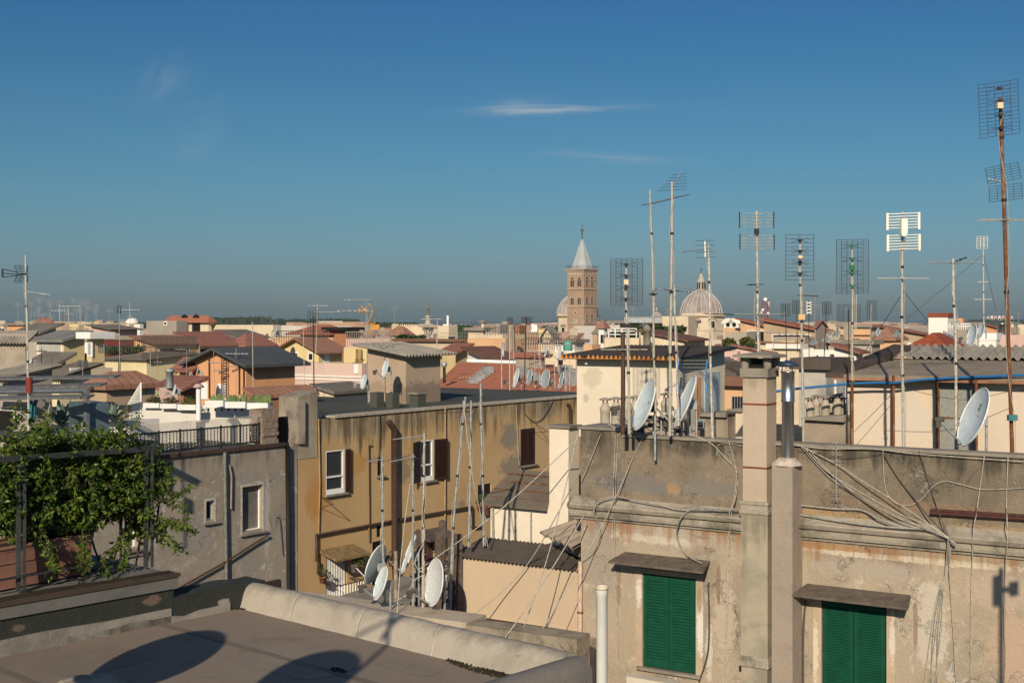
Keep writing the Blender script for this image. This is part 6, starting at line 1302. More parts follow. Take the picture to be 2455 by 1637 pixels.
for lab, (x0, y0), (x1, y1), Y, r, mt, ants in MD:
    t = mast(lab, [(x0, y0), ((x0+x1)/2, (y0+y1)/2), (x1, y1+6)], Y, r*.62, mt, 'slim masts in the middle distance', False, False)
    for a in ants:
        if a[0] == 'g': grid(t, a[1], a[2], a[3], a[4], Y, 9, 4, 0, None, None, x0, dip=False)
        elif a[0] == 'x':
            mb = MB()
            for k in range(4):
                y = a[2]+4+k*8
                for s1_ in (-1, 1):
                    for s2_ in (-1, 1): mb.tube([P(a[1], y, Y-.1), P(a[1]+s1_*6.5, y+s2_*2.5, Y-.1)], .018, 4)
            mb.build('dipole', M_WIREW, t)
        else: yagi(t, a[1], a[2], Y, a[3], a[4], 6, .45, 0, -.2 if a[3] else -.5, None, .3)
# orange scaffold-like aerial bits beside the stair-house mast
oa = thing('broken_crane_arm', 'twisted orange arm and orange lamps on the skyline above the stair house', 'crane', P(890, 800, 90))
MB().tube([P(882, 728, 90), P(890, 733, 90), P(894, 746, 90), P(880, 780, 90), P(884, 800, 90)], .045, 5).tube([P(902, 762, 90), P(898, 776, 90), P(885, 776, 90)], .045, 5).tube([P(866, 730, 90), P(872, 745, 90)], .035, 5).build('arm', flat('crane_orange', (.55, .25, .05), .6), oa)
MB().lathe([(0, 0), (.08, .03), (.1, .15), (.08, .3), (0, .33)], P(862, 751, 90), 8).lathe([(0, 0), (.12, .03), (.15, .18), (.12, .34), (0, .36)], P(875, 751, 90), 8).build('lamp', flat('crane_orange', (.55, .25, .05), .6), oa)
MB().box(P(900, 784, 90), (.6, .5, .35)).build('cabin', flat('crane_orange', (.55, .25, .05), .6), oa)
# small dishes in the middle distance
SD = [(1237, 906, 57, .42, 0.2, 'pale dish leaning on the terracotta-roof edge, first from the left'), (1269, 904, 57, .34, 0.26, 'smaller pale dish, second from the left along the dark roof edge'), (1307, 908, 56, .38, 0.46, 'bluish round dish, third from the left along the dark roof edge'), (1345, 912, 56, .36, 0.2, 'slim dish, fourth along the dark roof edge beside the whitewashed room'),
      (923, 883, 46.3, .32, 0.26, 'dish fixed on the sunlit wall of the stair house'), (871, 915, 46, .26, 0.33, 'small dish on an arm at the left foot of the stair house'), (417, 936, 44, .2, 0.13, 'small bluish dish beside the white standpipe at the terrace'), (473, 891, 54, .24, -0.02, 'brown-backed round dish before the orange house left edge'),
      (659, 797, 88, .45, 0.13, 'dark dish on the skyline over the red-tiled roofs'), (83, 829, 78, .35, 0.2, 'dark dish at the left yellow gable house wall'), (72, 868, 44, .13, 0.2, 'tiny white dish on the far left mast'), (1990, 798, 75, .18, 0.38, 'small grey dish on the concrete box, upper left of three'), (2006, 796, 75, .2, 0.43, 'small grey dish on the concrete box, upper right of three'), (1981, 812, 70, .18, 0.43, 'small grey dish on the concrete box, lowest of three'),
      (2330, 804, 44, .36, 0.4, 'white dish on the terrace right of the red hipped roof, nearer of two'), (2351, 791, 50, .28, 0.4, 'white dish behind the nearer terrace dish, right of the red hipped roof'), (1241, 851, 76, .3, 0.18, 'dark dish beside the brown-tiled house gable'), (1950, 820, 68, .2, 0.38, 'small grey dish low on the gabled grey wall'),
      (2104, 796, 90, .3, 0.38, 'small white dish right of the yellow-orange palace'), (2150, 800, 90, .25, 0.48, 'cluster dish on the dark red roof left of the white panel mast'), (2292, 771, 70, .18, 0.38, 'tiny dish beside the white lift housing'), (1341, 845, 64, .35, 0.23, 'pale dish among rails left of the teal tank'), (1308, 842, 66, .3, 0.18, 'second pale dish among rails left of the teal tank')]
for px, py, Y, r, az, lab in SD: dish(lab, px, py, Y, r, az, 12, M_DISHD if 'dark' in lab or 'brown' in lab or 'grey' in lab else None, 'small dishes in the middle distance', asp=1.1)
# ================================================================ THE CITY BEHIND
TG = 'roofs of the town'
def wmat(name, col, **k): return plaster('wall_'+name, col, s=k.pop('s', 1.6), amt=k.pop('amt', .4), rough=.15, **k)
W_ = {'orange': wmat('orange', (.64, .33, .17)), 'peach': wmat('peach', (.62, .38, .22)), 'cream': wmat('cream', (.64, .53, .38)), 'yellow': wmat('yellow', (.66, .52, .27)), 'paleyellow': wmat('pale_yellow', (.68, .59, .36)),
      'tan': wmat('tan', (.44, .33, .22)), 'grey': wmat('grey', (.33, .29, .25)), 'pink': wmat('pink', (.60, .44, .37)), 'brown': wmat('brown', (.33, .15, .085)), 'white': wmat('white', (.78, .74, .67)), 'rough': wmat('rough_grey', (.36, .30, .24), s=.5, amt=.8),
      'beige': wmat('beige', (.52, .42, .31)), 'darkyellow': wmat('dark_yellow', (.48, .38, .20)), 'rose': wmat('rose', (.62, .42, .36)), 'conc': wmat('concrete', (.40, .36, .29))}
T_ = {'red': tiles('roof_red_tile', (.38, .145, .09)), 'dark': tiles('roof_dark_red_tile', (.28, .125, .095)), 'rust': tiles('roof_rust_tile', (.33, .17, .115)), 'brownt': tiles('roof_brown_tile', (.18, .09, .06)),
      'slate': plaster('roof_blue_grey_felt', (.070, .078, .085), (.05, .055, .06), (.11, .12, .13), s=1.5, rough=.2), 'metal': plaster('roof_grey_metal', (.20, .195, .18), (.12, .115, .10), (.30, .29, .28), s=.8), 'felt': M_TAR, 'sheet': M_ASB, 'sheetd': plaster('grey_brown_sheet', (.175, .155, .13), (.10, .085, .07), (.27, .24, .21), s=.8, rough=.25), 'pale': M_CONC}
def winbits(fc, t, cols, z_tops, w_=.9, h=1.4, u0=1.0, u1=None, sh=None, frame=M_WHITEW):
    u1 = fc.len-1.0 if u1 is None else u1
    for zt_ in z_tops:
        for k in range(cols):
            u = u0+(u1-u0-w_)*(k/(cols-1) if cols > 1 else .5)
            f = MB(); fc.slab(f, u-.12, u+w_+.12, zt_-h-.12, zt_+.12, -.02, .03); f = f.build('window', frame, t)
            g_ = MB(); fc.slab(g_, u, u+w_, zt_-h, zt_, .0, .045); g_.build('pane', sh or M_DARKIN, f)
def house(label, xl, xc, xr, Y, ytop, wall, roof='flat', rm='felt', zb=0, a=GRID, wl=None, wr_=None, rh=1.0, over=.35, name='house', cat='house', n=0, rise=None, grp=TG, ridge='L', zs=(1.1, 4.6), win=(.9, 1.4), par=.0):
    t, fR, fL, fp, zt, r, l = room(name, label, cat, xl, xc, xr, Y, ytop, None, zb, a, group=grp); dR, dL = dirs(a); wm = W_[wall] if isinstance(wall, str) else wall; rmat = T_[rm] if isinstance(rm, str) else rm
    V = lambda p, z: Vector((p.x, p.y, z)); Cn = fp[0]
    if roof == 'flat':
        MB().prism([tuple(p) for p in fp], zb, zt-.3).build('wall', wm, t)
        mb = MB(); w_ = .25; d2 = Vector((0, 0, .3))
        inn = [fp[0]+dR*w_+dL*w_, fp[1]-dR*w_+dL*w_, fp[2]-dR*w_-dL*w_, fp[3]+dR*w_-dL*w_]
        vs = [V(p, zt-.3) for p in fp]+[V(p, zt) for p in fp]+[V(p, zt) for p in inn]+[V(p, zt-.28) for p in inn]; fs = []
        for i in range(4): j = (i+1) % 4; fs += [(i, j, 4+j, 4+i), (4+i, 4+j, 8+j, 8+i), (8+i, 8+j, 12+j, 12+i)]
        mb.add(vs, fs).build('parapet', wm, t); MB().add([V(p, zt-.285) for p in inn], [(0, 1, 2, 3)]).build('roof', rmat, t)
    elif roof == 'slab':
        MB().prism([tuple(p) for p in fp], zb, zt).build('wall', wm, t)
        o = over; e = [fp[0]-dR*o-dL*o, fp[1]+dR*o-dL*o, fp[2]+dR*o+dL*o, fp[3]-dR*o+dL*o]; MB().prism([tuple(p) for p in e], zt+.002, zt+.3, bottom=True).build('roof', rmat, t)
    elif roof in ('gableR', 'gableL'):      # ridge along dR (gable end on the left face) or along dL
        o = over
        if roof == 'gableR':
            m0, m1 = (fp[0]+fp[3])/2, (fp[1]+fp[2])/2; ax = dR
            e0, e1, e2_, e3_ = fp[0], fp[1], fp[2], fp[3]; pr = dL
        else:
            m0, m1 = (fp[0]+fp[1])/2, (fp[3]+fp[2])/2; ax = dL
            e0, e1, e2_, e3_ = fp[0], fp[3], fp[2], fp[1]; pr = dR
        mb = MB().prism([tuple(p) for p in fp], zb, zt, top=False)
        vs = [V(e0, zt), V(e3_, zt), V(m0, zt+rh), V(e1, zt), V(e2_, zt), V(m1, zt+rh)]; mb.add(vs, [(0, 1, 2), (2, 1, 0), (3, 4, 5), (5, 4, 3)]); mb.build('wall', wm, t)
        k_ = rh/((m0-e0).length); 
        A, B = V(e0-pr*o-ax*o, zt-k_*o+.06), V(e1-pr*o+ax*o, zt-k_*o+.06); R0, R1 = V(m0-ax*o, zt+rh+.06), V(m1+ax*o, zt+rh+.06); A2, B2 = V(e3_+pr*o-ax*o, zt-k_*o+.06), V(e2_+pr*o+ax*o, zt-k_*o+.06); th = Vector((0, 0, -.12))
        for q in ((A, B, R1, R0), (R0, R1, B2, A2)):
            mb = MB()
            if n: mb.corr(q[0], q[1], q[2], q[3], n, .05, 1, .05, 6) if q[0] is A else mb.corr(q[2], q[3], q[0], q[1], n, .05, 1, .05, 6)
            else: mb.add([*q, *[p+th for p in q]], [(0, 1, 2, 3), (7, 6, 5, 4), (0, 4, 5, 1), (1, 5, 6, 2), (2, 6, 7, 3), (3, 7, 4, 0)])
            mb.build('roof', rmat, t)
    elif roof == 'hip':
        MB().prism([tuple(p) for p in fp], zb, zt).build('wall', wm, t); o = over
        e = [V(fp[0]-dR*o-dL*o, zt), V(fp[1]+dR*o-dL*o, zt), V(fp[2]+dR*o+dL*o, zt), V(fp[3]-dR*o+dL*o, zt)]; mid = (fp[0]+fp[2])/2; s_ = min(r, l)/2*.9
        ax = dR if r > l else dL; hl = max(r, l)/2-s_; R0, R1 = V(mid-ax*hl, zt+rh), V(mid+ax*hl, zt+rh)
        vs = e+[R0, R1]; fs = [(0, 1, 5, 4), (1, 2, 5), (2, 3, 4, 5), (3, 0, 4)] if r > l else [(0, 1, 4), (1, 2, 5, 4), (2, 3, 5), (3, 0, 4, 5)]
        mb = MB().add(vs, fs).add([p-Vector((0, 0, .15)) for p in e]+e, [(i, (i+1) % 4, 4+(i+1) % 4, 4+i) for i in range(4)]+[(3, 2, 1, 0)]); mb.build('roof', rmat, t)
    elif roof == 'shed':
        rs = rise or (0, rh, rh, 0); MB().prism([tuple(p) for p in fp], zb, 0, z1s=[zt+k for k in rs]).build('wall', wm, t); o = over
        e = [fp[0]-dR*o-dL*o, fp[1]+dR*o-dL*o, fp[2]+dR*o+dL*o, fp[3]-dR*o+dL*o]; kr, kl = [max(-.3, min(.3, k_))*o for k_ in ((rs[1]-rs[0])/r, (rs[3]-rs[0])/l)]; A, B, C_, D_ = [V(p, zt+k+.03) for p, k in zip(e, (rs[0]-kr-kl, rs[1]+kr-kl, rs[2]+kr+kl, rs[3]-kr+kl))]
        mb = MB()
        if n: mb.corr(D_, A, B, C_, n, .04, 1, .04) if ridge == 'L' else mb.corr(A, B, C_, D_, n, .04, 1, .04)
        else:
            th = Vector((0, 0, .12)); mb.add([A, B, C_, D_, A+th, B+th, C_+th, D_+th], [(3, 2, 1, 0), (4, 5, 6, 7), (0, 1, 5, 4), (1, 2, 6, 5), (2, 3, 7, 6), (3, 0, 4, 7)])
        mb.build('roof', rmat, t)
    for fc, wn in ((fL, wl), (fR, wr_)):
        if wn: winbits(fc, t, wn, [zt-z for z in zs], *win, u0=min(1.0, fc.len*.1))
    return t, fR, fL, fp, zt
def pxwin(t, fc, x0, x1, y0, y1, mat=None, name='window', label=None, fr=M_WHITEW, b=.1):
    r_ = fc.rect(x0, x1, y0, y1, .02); f = MB(); fc.slab(f, r_[0]-b, r_[1]+b, r_[2]-b, r_[3]+b, -.02, .03); f = f.build(name, fr, t); g_ = MB(); fc.slab(g_, r_[0], r_[1], r_[2], r_[3], 0, .05); g_.build('pane', mat or M_DARKIN, f)
    return f
def rail(label, x0, y0, Y0, x1, y1, Y1, h, n, mat=None, r=.03, grp='rooftop railings', rails=2, name='railing'):
    a, b_ = P(x0, y0, Y0), P(x1, y1, Y1); t = thing(name, label, 'railing', a, grp); up = Vector((0, 0, h))
    mb = MB()
    for k in range(rails): mb.tube([a+up*(1-k*.45), b_+up*(1-k*.45)], r, 4)
    mb.build('handrail', mat or M_ZINC, t); mb = MB()
    for k in range(n+1): p = a.lerp(b_, k/n); mb.tube([p, p+up], r*.8, 4)
    mb.build('post', mat or M_ZINC, t); return t

# ---- near left sheds and terrace ------------------------------------------------
house('rough grey end house under wavy sheets at the left picture edge', -60, 61, 66, 44, 818, 'rough', 'shed', 'sheet', rh=.25, n=20, over=.25, a=20)
house('pale buff house with a dark back wall behind the left mast', 48, 100, 134, 74, 797, 'conc', 'shed', 'sheetd', rh=.3)
t, fR, fL, fp, zt = house('yellow gable house with a grey metal roof rising to the right and a louvred dormer', 88, 153, 203, 62, 818, 'yellow', 'shed', 'metal', rh=.30, over=.3)
pxwin(t, fL, 93, 146, 822, 845, flat('pale_louvre', (.40, .39, .36), .7, 0, .2), 'dormer_window')
t, fR, fL, fp, zt = house('grey-yellow roof turret with a white slab canopy beside the yellow gable house', 209, 220, 249, 58, 812, 'yellow', 'slab', M_WHITEP, over=.35, zb=10)
pxwin(t, fL, 212, 218, 822, 850, M_DISHD, 'door')
house('yellow house under a brown sheet roof, directly right of the left mast', 66, 121, 158, 50, 884, 'paleyellow', 'shed', 'sheetd', rh=.40, over=.3)
t, fR, fL, fp, zt = house('pale yellow house with a ribbed brown roof and dark slatted window, before the gable house', 104, 143, 218, 44, 901, 'paleyellow', 'shed', 'sheetd', rh=.30, n=14, over=.3)
pxwin(t, fR, 174, 185, 888, 905, M_DISHD)
house('low cream strip building in front of the pale yellow wall', 187, 200, 270, 47, 884, 'cream', 'flat', 'pale')
t, fR, fL, fp, zt = house('tan house with a red tiled hip roof left of the white triangle screen', 212, 256, 372, 40, 923, 'tan', 'hip', 'rust', rh=.40, over=.2, n=0)
pxwin(t, fR, 296, 303, 929, 932, b=.02)
house('brown cube house with a reddish shaded side, just behind the metal canopy', 196, 214, 216, 38.5, 920, 'brown', 'flat', 'felt')
house('slate-coloured flat sheet roof at the far left, in front of the rough grey house', -40, 20, 125, 36, 905, 'grey', 'shed', 'sheet', rh=.25, n=26, over=.2, ridge='L')
# metal canopy
cn = thing('canopy', 'grey louvred metal canopy spread over the left terrace', 'canopy', P(110, 1060, 31))
for k, (y0, y1, x1, Yk) in enumerate([(908, 903, 273, 34), (931, 922, 240, 32.4), (939, 935, 205, 31.6), (955, 951, 208, 30)]):
    a, b_ = P(-30, y0, Yk+1.5), P(x1, y1, Yk-1); s_ = Vector((.10, .24, .05)); mb = MB().add([a, b_, b_+s_, a+s_, a-Vector((0, 0, .05)), b_-Vector((0, 0, .05)), b_+s_-Vector((0, 0, .05)), a+s_-Vector((0, 0, .05))], [(0, 1, 2, 3), (7, 6, 5, 4), (0, 4, 5, 1), (1, 5, 6, 2)]); mb.build('louvre', flat('grey_louvre_metal', (.15, .145, .14), .6, .2, .35, .5), cn)
mb = MB().tube([P(208, 935, 30.2), P(208, 1062, 30.2)], .07, 4, smooth=False).tube([P(-20, 941, 32.5), P(210, 937, 30.2)], .05, 4, smooth=False).tube([P(70, 950, 31), P(72, 1062, 31)], .04, 6); mb.build('frame', flat('frame_grey_paint', (.16, .18, .20), .5, .2, .2), cn)
bo = thing('shower_booth', 'grey steel booth with a curved top and glazed panel on the left terrace', 'booth', P(184, 1060, 30.6))
f = Face(G(165, 31), G(203, 30.3)); u0, u1 = 0, f.len; z0, z1 = zat(1060, 30.6), zat(962, 30.6); M_BO = flat('booth_steel_blue', (.14, .19, .22), .4, .4, .2)
mb = MB(); f.slab(mb, 0, .05, z0, z1-.1, -.6, 0); f.slab(mb, u1-.05, u1, z0, z1-.1, -.6, 0); f.slab(mb, .05, u1-.05, z1-.35, z1-.1, -.6, 0); f.slab(mb, .05, u1-.05, z0, z0+.2, -.6, 0); f.slab(mb, .03, u1-.03, z1-.1, z1-.03, -.6, 0); mb.build('frame', M_BO, bo)
mb = MB(); f.slab(mb, .05, u1-.05, z0+.2, z1-.35, -.35, -.3); mb.build('panel', flat('booth_panel', (.12, .115, .105), .3, 0, .3), bo)
mb = MB()
for k in range(6): f.slab(mb, .08, u1-.08, z0+.24+k*.06, z0+.26+k*.06, -.29, -.27)
mb.build('grille_bar', M_WHITEP, bo)
t, fR, fL, fp, zt = house('grey terrace hut with a dark doorway under the louvred canopy', -20, 68, 108, 31.5, 958, 'grey', 'flat', 'felt', zb=12, name='terrace_hut', cat='hut')
pxwin(t, fL, -10, 33, 984, 1060, M_DARKIN, 'doorway', b=.03)
MB().tube(smooth([P(88, 955, 30.9), P(82, 975, 30.9), P(80, 1005, 30.9), P(76, 1010, 30.9)]), .05, 6).tube([P(76, 960, 30.8), P(74, 1000, 30.8)], .03, 5).build('hose', flat('teal_hose', (.02, .17, .20), .5), t)
for k, (pts) in enumerate([[(0, 978, 30.8), (22, 975, 30.8), (48, 957, 30.8)], [(48, 957, 30.8), (52, 985, 30.8), (66, 1000, 30.8)], [(122, 962, 30.3), (117, 985, 30.3), (117, 1030, 30.3), (115, 1045, 30.3)]]):
    air_cable('%s cable looping under the metal canopy on the left terrace' % ['low black', 'thin brown', 'pale'][k], pts, .014, M_CABLED if k < 2 else M_CABLE, group='cables under the canopy')
# low walls, agaves
wb = lowwall('rubble back wall behind the agave plants', 100, 296, 976, 971, 37.5, 35.5, M_GRW, .3, 15)
wp = lowwall('white planter wall left of the steel booth, holding an agave', 122, 166, 1018, 1018, 34.3, 33.8, M_WHITEW, 1.0, 15); lowwall('white planter wall right of the steel booth, holding two agaves', 208, 312, 1012, 1008, 35.3, 34.3, M_WHITEW, 1.0, 15)
M_AG = flat('agave_blue_green', (.17, .25, .19), .5, 0, .3, .3)
def agave(label, px, py, Y, s, n=16):
    c = P(px, py, Y); t = thing('agave', label, 'plant', c, 'agaves on the terrace'); rng = random.Random(int(px)); mb = MB()
    for k in range(n):
        a = k*2.4; e = .45+.9*(k/n); L = s*rng.uniform(.75, 1.05); pts = []; d = Vector((math.cos(a)*math.cos(e), math.sin(a)*math.cos(e), math.sin(e))); w_ = Vector((-math.sin(a), math.cos(a), 0)); m_ = 6; vs = []
        for j in range(m_+1):
            q = j/m_; p = c+d*L*q+Vector((0, 0, -.18*L*(1-e/1.6)*q*q)); ww = .085*s*(math.sin(min(1, q*1.3+.25)*3.14159*.55))*(1-q)**.55*1.6+.002; vs += [p-w_*ww, p-Vector((0, 0, ww*.5)), p+w_*ww]
        fs = [(j*3+i, j*3+i+1, (j+1)*3+i+1, (j+1)*3+i) for j in range(m_) for i in range(2)]; mb.add(vs, fs+[f_[::-1] for f_ in []], True)
    mb.build('leaf', M_AG, t)
agave('large agave in the white planter left of the steel booth', 146, 1019, 33.9, .78); agave('agave just right of the steel booth', 214, 1014, 34.9, .62, 13); agave('tall agave beside the white triangle screen', 272, 1010, 34.4, .66)
agave('small spiky agave peeping over the trellis right of the triangle screen', 322, 1018, 34.6, .28, 12)
# white triangle slatted screen
sc = thing('slatted_screen', 'white slatted triangular screen rising to a point on the terrace', 'screen', P(338, 1016, 35.5)); a, b_, c_ = P(281, 1012, 36.2), P(338, 1016, 35.2), P(338, 918, 35.2)
mb = MB().tube([b_, c_], .03, 4).tube([a, c_], .025, 4).tube([a, b_], .025, 4); mb.build('frame', M_WHITEP, sc); mb = MB()
for k in range(1, 26): q = k/26; mb.tube([b_.lerp(c_, q), a.lerp(c_, q)], .02, 4)
mb.build('slat', flat('white_slat', (.62, .62, .57), .7), sc)
# white terrace block with flower boxes
tw2 = Face(G(334, 39.5), G(648, 42.2))
t2 = lowwall('long white terrace wall with small drain slots, behind the trellis', 334, 470, 977, 984, 39.0, 39.6, M_WHITEW, .3, 12); t3 = lowwall('stepped white terrace wall with a row of dark slots behind the trellis', 474, 655, 972, 976, 40.2, 41.0, M_WHITEW, .3, 12)
SL = Face(G(474, 40.2), G(655, 41.0))
for k in range(7): x = 498+k*16; g_ = MB(); r_ = SL.rect(x, x+4, 978, 985, .01); SL.slab(g_, *r_, -.02, .012); g_.build('slot', M_DARKIN, t3)
FB = 'white flower boxes on the terrace wall'
for k, (x0, x1, y0, y1, Y, pl, lab) in enumerate([(342, 382, 966, 978, 38.9, 'dry', 'white flower box with dry plants, leftmost'), (382, 424, 968, 979, 39.0, 'dry', 'white flower box of straggling plants, second from the left'), (424, 470, 970, 983, 39.2, 'green', 'white flower box with a bright green bush'), (490, 536, 960, 976, 39.6, 'cactus', 'white flower box with low cacti, first right of the standpipe'), (538, 589, 963, 978, 39.8, 'cactus', 'white flower box with prickly pears, second right of the standpipe'), (591, 643, 966, 981, 40.0, 'cactus', 'white flower box with large prickly pears, nearest the brick pier')]):
    t = thing('flower_box', lab, 'flower box', P((x0+x1)/2, y1, Y), FB); a, b_ = P(x0+1, y1, Y), P(x1-1, y1, Y+.15); h = (y1-y0)/F*Y
    MB().obox(a, b_-a, Vector((.1, .32, 0)), Vector((0, 0, h))).build('box', M_WHITEP, t); mb = MB(); c_ = (a+b_)/2+Vector((.05, .16, h))
    lp = thing('cactus' if pl == 'cactus' else 'bush', {'dry': 'dry straggling plants', 'green': 'bright green bush', 'cactus': 'prickly pear pads'}[pl]+' growing in the '+lab[6:], 'plant', c_, 'plants in the flower boxes')
    if pl == 'cactus':
        rg = random.Random(k)
        for j in range(5+2*(k-2)):
            q = a.lerp(b_, rg.uniform(.08, .92))+Vector((.05, .16, h+rg.uniform(.02, .12))); s_ = rg.uniform(.05, .10)*(1+.25*(k-3)); n_ = 10; an = rg.uniform(-.7, .7)
            for sgn in (1, -1):
                rim = [q+Vector((math.cos(an)*s_*math.cos(i*.628), math.sin(an)*s_*math.cos(i*.628), s_*1.25*math.sin(i*.628))) for i in range(n_)]; cc = q+Vector((-math.sin(an), math.cos(an), 0))*.02*sgn; mb.add([cc]+rim, [(0, 1+i, 1+(i+1) % n_)[::sgn] for i in range(n_)])
        mb.build('pad', flat('cactus_green', (.12, .16, .06), .6, 0, .3), lp)
    else:
        leaves(mb, c_+Vector((0, 0, .09)), ((b_-a).length/2, .14, .12 if pl == 'dry' else .2), 160, .09); mb.build('foliage', M_LEAF if pl == 'green' else leafmat('dry_olive_leaf', (.07, .075, .03), (.14, .11, .06)), lp)
# standpipe
sp_ = thing('vent_pipe', 'white standpipe with a conical cap before the terrace wall', 'vent pipe', P(476, 1010, 38)); q = P(476, 1010, 38); h = (1010-930)/F*38
MB().lathe([(.075, 0), (.075, h)], q, 12).build('pipe', M_WHITEP, sp_); MB().lathe([(.09, h+.0), (.18, h+.02), (.10, h+.12), (0, h+.13)], q, 12).build('cap', flat('cap_pink_grey', (.42, .30, .27), .7), sp_)
sq = thing('vent_pipe', 'short zinc pipe on a pinkish block left of the standpipe', 'vent pipe', P(407, 950, 45)); q = P(407, 930, 45); MB().lathe([(.13, 0), (.13, .55), (.17, .56), (.17, .66), (0, .68)], q, 12).build('pipe', M_ZINC, sq); MB().box(P(404, 945, 45.3), (.5, .5, .5), .6).build('block', W_['pink'], sq)
# ---- orange house -------------------------------------------------------------
t, fR, fL, fp, zt = house('orange gabled house with a dark blue-grey roof, ladder and white doors', 468, 590, 707, 55, 868, 'orange', 'gableR', 'slate', rh=.56, over=.5, a=36)
for x0, x1, y0, y1 in ((477, 497, 918, 956), (523, 540, 921, 960)): pxwin(t, fL, x0, x1, y0, y1, M_WHITEP, 'door', b=.02)
ld = thing('ladder', 'dark iron ladder climbing the orange gable wall', 'ladder', fL.at(537, 955, .1)); mb = MB()
for px in (531.5, 543): mb.tube([fL.at(px, 852, .2), fL.at(px, 955, .2)], .022, 4)
for k in range(15): mb.tube([fL.at(531.5, 858+k*6.5, .2), fL.at(543, 858+k*6.5, .2)], .014, 4)
mb.build('rail', M_BROWN, ld)
for lab, x, y0, y1 in (('dark pipe left of the ladder on the orange gable', 501, 858, 955), ('thin dark pipe right of the ladder on the orange gable', 584, 880, 955), ('rusty cable bunch hanging on the right of the orange gable', 573, 872, 945)): wallpipe(lab, fL, [(x, y0), (x+.5, y1)], .03, M_BROWN, .08, 'pipe', 'pipes on the orange house')
house('lower orange wing with a dark red tiled roof, left of the orange gable', 430, 462, 470, 57, 889, 'orange', 'shed', 'dark', rh=.35, over=.3)
house('tiny yellow wall under the red tiles left of the orange wing', 412, 432, 434, 62, 893, 'yellow', 'flat', 'felt')
house('low red-tiled lean-to roof along the orange house right foot', 590, 612, 757, 46.5, 956, 'brown', 'shed', 'rust', rise=(0, 0, .22, .22), over=.1, a=40)
house('terracotta lean-to left of the white flower boxes', 385, 440, 472, 48, 932, 'brown', 'shed', 'dark', rh=.2)
# ---- middle left --------------------------------------------------------------
t, fR, fL, fp, zt = house('long pale yellow wall with a ribbed grey eave behind the left masts', 250, 352, 478, 71, 862, 'paleyellow', 'shed', 'sheetd', rh=.25, n=30, over=.3)
house('flat crimson roof strip above a hedge at left', 249, 322, 340, 88, 815, flat('crimson_fascia', (.16, .03, .025), .7), 'slab', 'pale', over=.1)
rail('long terrace railing left of the orange house', 340, 862, 62, 470, 862, 62, 1.1, 44, M_CABLED, .02)
rail('low iron railing over the hedge at left', 252, 850, 78, 345, 851, 78, .9, 18, M_CABLED, .025)
house('rust-roofed low house over white windows behind the terrace rails', 322, 372, 478, 84, 826, 'peach', 'shed', 'rust', rise=(0, 0, .4, .4), over=.3, wr_=5, zs=(.3,), win=(.7, .7))
house('left wing of dark red tiled roofs behind the orange house', 432, 470, 566, 92, 829, 'cream', 'shed', 'dark', rise=(0, 0, .75, .75), over=.4, wr_=7, zs=(.25,), win=(.8, .6))
house('right wing of dark red tiled roofs behind the orange house', 556, 590, 650, 95, 828, 'cream', 'hip', 'dark', rh=.9, over=.4, wr_=5, zs=(.25,), win=(.8, .6))
house('white roof cabin with a ribbed green-grey sheet roof over the red tiles', 520, 566, 636, 105, 811, 'white', 'shed', 'sheetd', rise=(0, 0, .5, .5), over=.3)
t, fR, fL, fp, zt = house('pink terrace house with two white string bands', 706, 868, 884, 70, 872, 'pink', 'flat', 'pale')
for y0, y1 in ((900, 903), (908, 911)): mb = MB(); r_ = fL.rect(706, 866, y0, y1, .03); fL.slab(mb, 0, fL.len, r_[2], r_[3], 0, .06); mb.build('string_band', M_WHITEP, t)
pxwin(t, fL, 849, 859, 874, 895, M_WHITEP, 'pillar', b=.01)
MB().add([P(775, 938, 60), P(815, 936, 60), P(812, 924, 63), P(790, 921, 63)], [(0, 1, 2, 3), (3, 2, 1, 0)]); 
aw = thing('awning', 'white terrace awning at the foot of the pink house', 'awning', P(795, 935, 62)); A, B, C_, D_ = P(762, 938, 61), P(812, 937, 61), P(818, 924, 63.5), P(790, 921, 63.5); MB().add([A, B, C_, D_, A-Vector((0, 0, .08)), B-Vector((0, 0, .08)), C_-Vector((0, 0, .08)), D_-Vector((0, 0, .08))], [(0, 1, 2, 3), (7, 6, 5, 4), (0, 4, 5, 1), (3, 7, 4, 0)]).build('sheet', M_WHITEP, aw); MB().tube([P(764, 938, 61), P(764, 946, 61)], .03, 4).build('pole', M_ZINC, aw)
house('low brown sheet roof beside the small dish left of the stair house', 757, 800, 884, 52, 944, 'cream', 'shed', 'sheetd', rise=(0, 0, .2, .2), over=.2)
t, fR, fL, fp, zt = house('pale yellow villa with a low gable and brown-red roof behind the orange house', 668, 764, 820, 90, 839, 'yellow', 'gableR', 'rust', rh=.8, over=.5)
pxwin(t, fL, 741, 749, 848, 862); pxwin(t, fR, 778, 789, 847, 870, M_WHITEP, 'door'); pxwin(t, fL, 700, 713, 847, 864, M_BROWN)
t, fR, fL, fp, zt = house('plain cream-yellow house right of the yellow villa, with an iron ladder', 824, 879, 886, 82, 834, 'yellow', 'flat', 'pale')
ld = thing('ladder', 'yellowish ladder on the plain cream-yellow house', 'ladder', fL.at(860, 872, .1)); mb = MB()
for px in (854, 866): mb.tube([fL.at(px, 836, .2), fL.at(px, 872, .2)], .04, 4)
for k in range(9): mb.tube([fL.at(854, 838+k*4, .2), fL.at(866, 838+k*4, .2)], .03, 4)
mb.build('rail', flat('ladder_ochre', (.35, .25, .10), .7), ld)
house('long peach wall with a terrace railing behind the yellow villa', 648, 797, 802, 108, 809, 'peach', 'flat', 'pale')
rail('railing on the long peach wall', 652, 823, 104, 790, 823, 104, 1.0, 24, M_CABLED, .03)
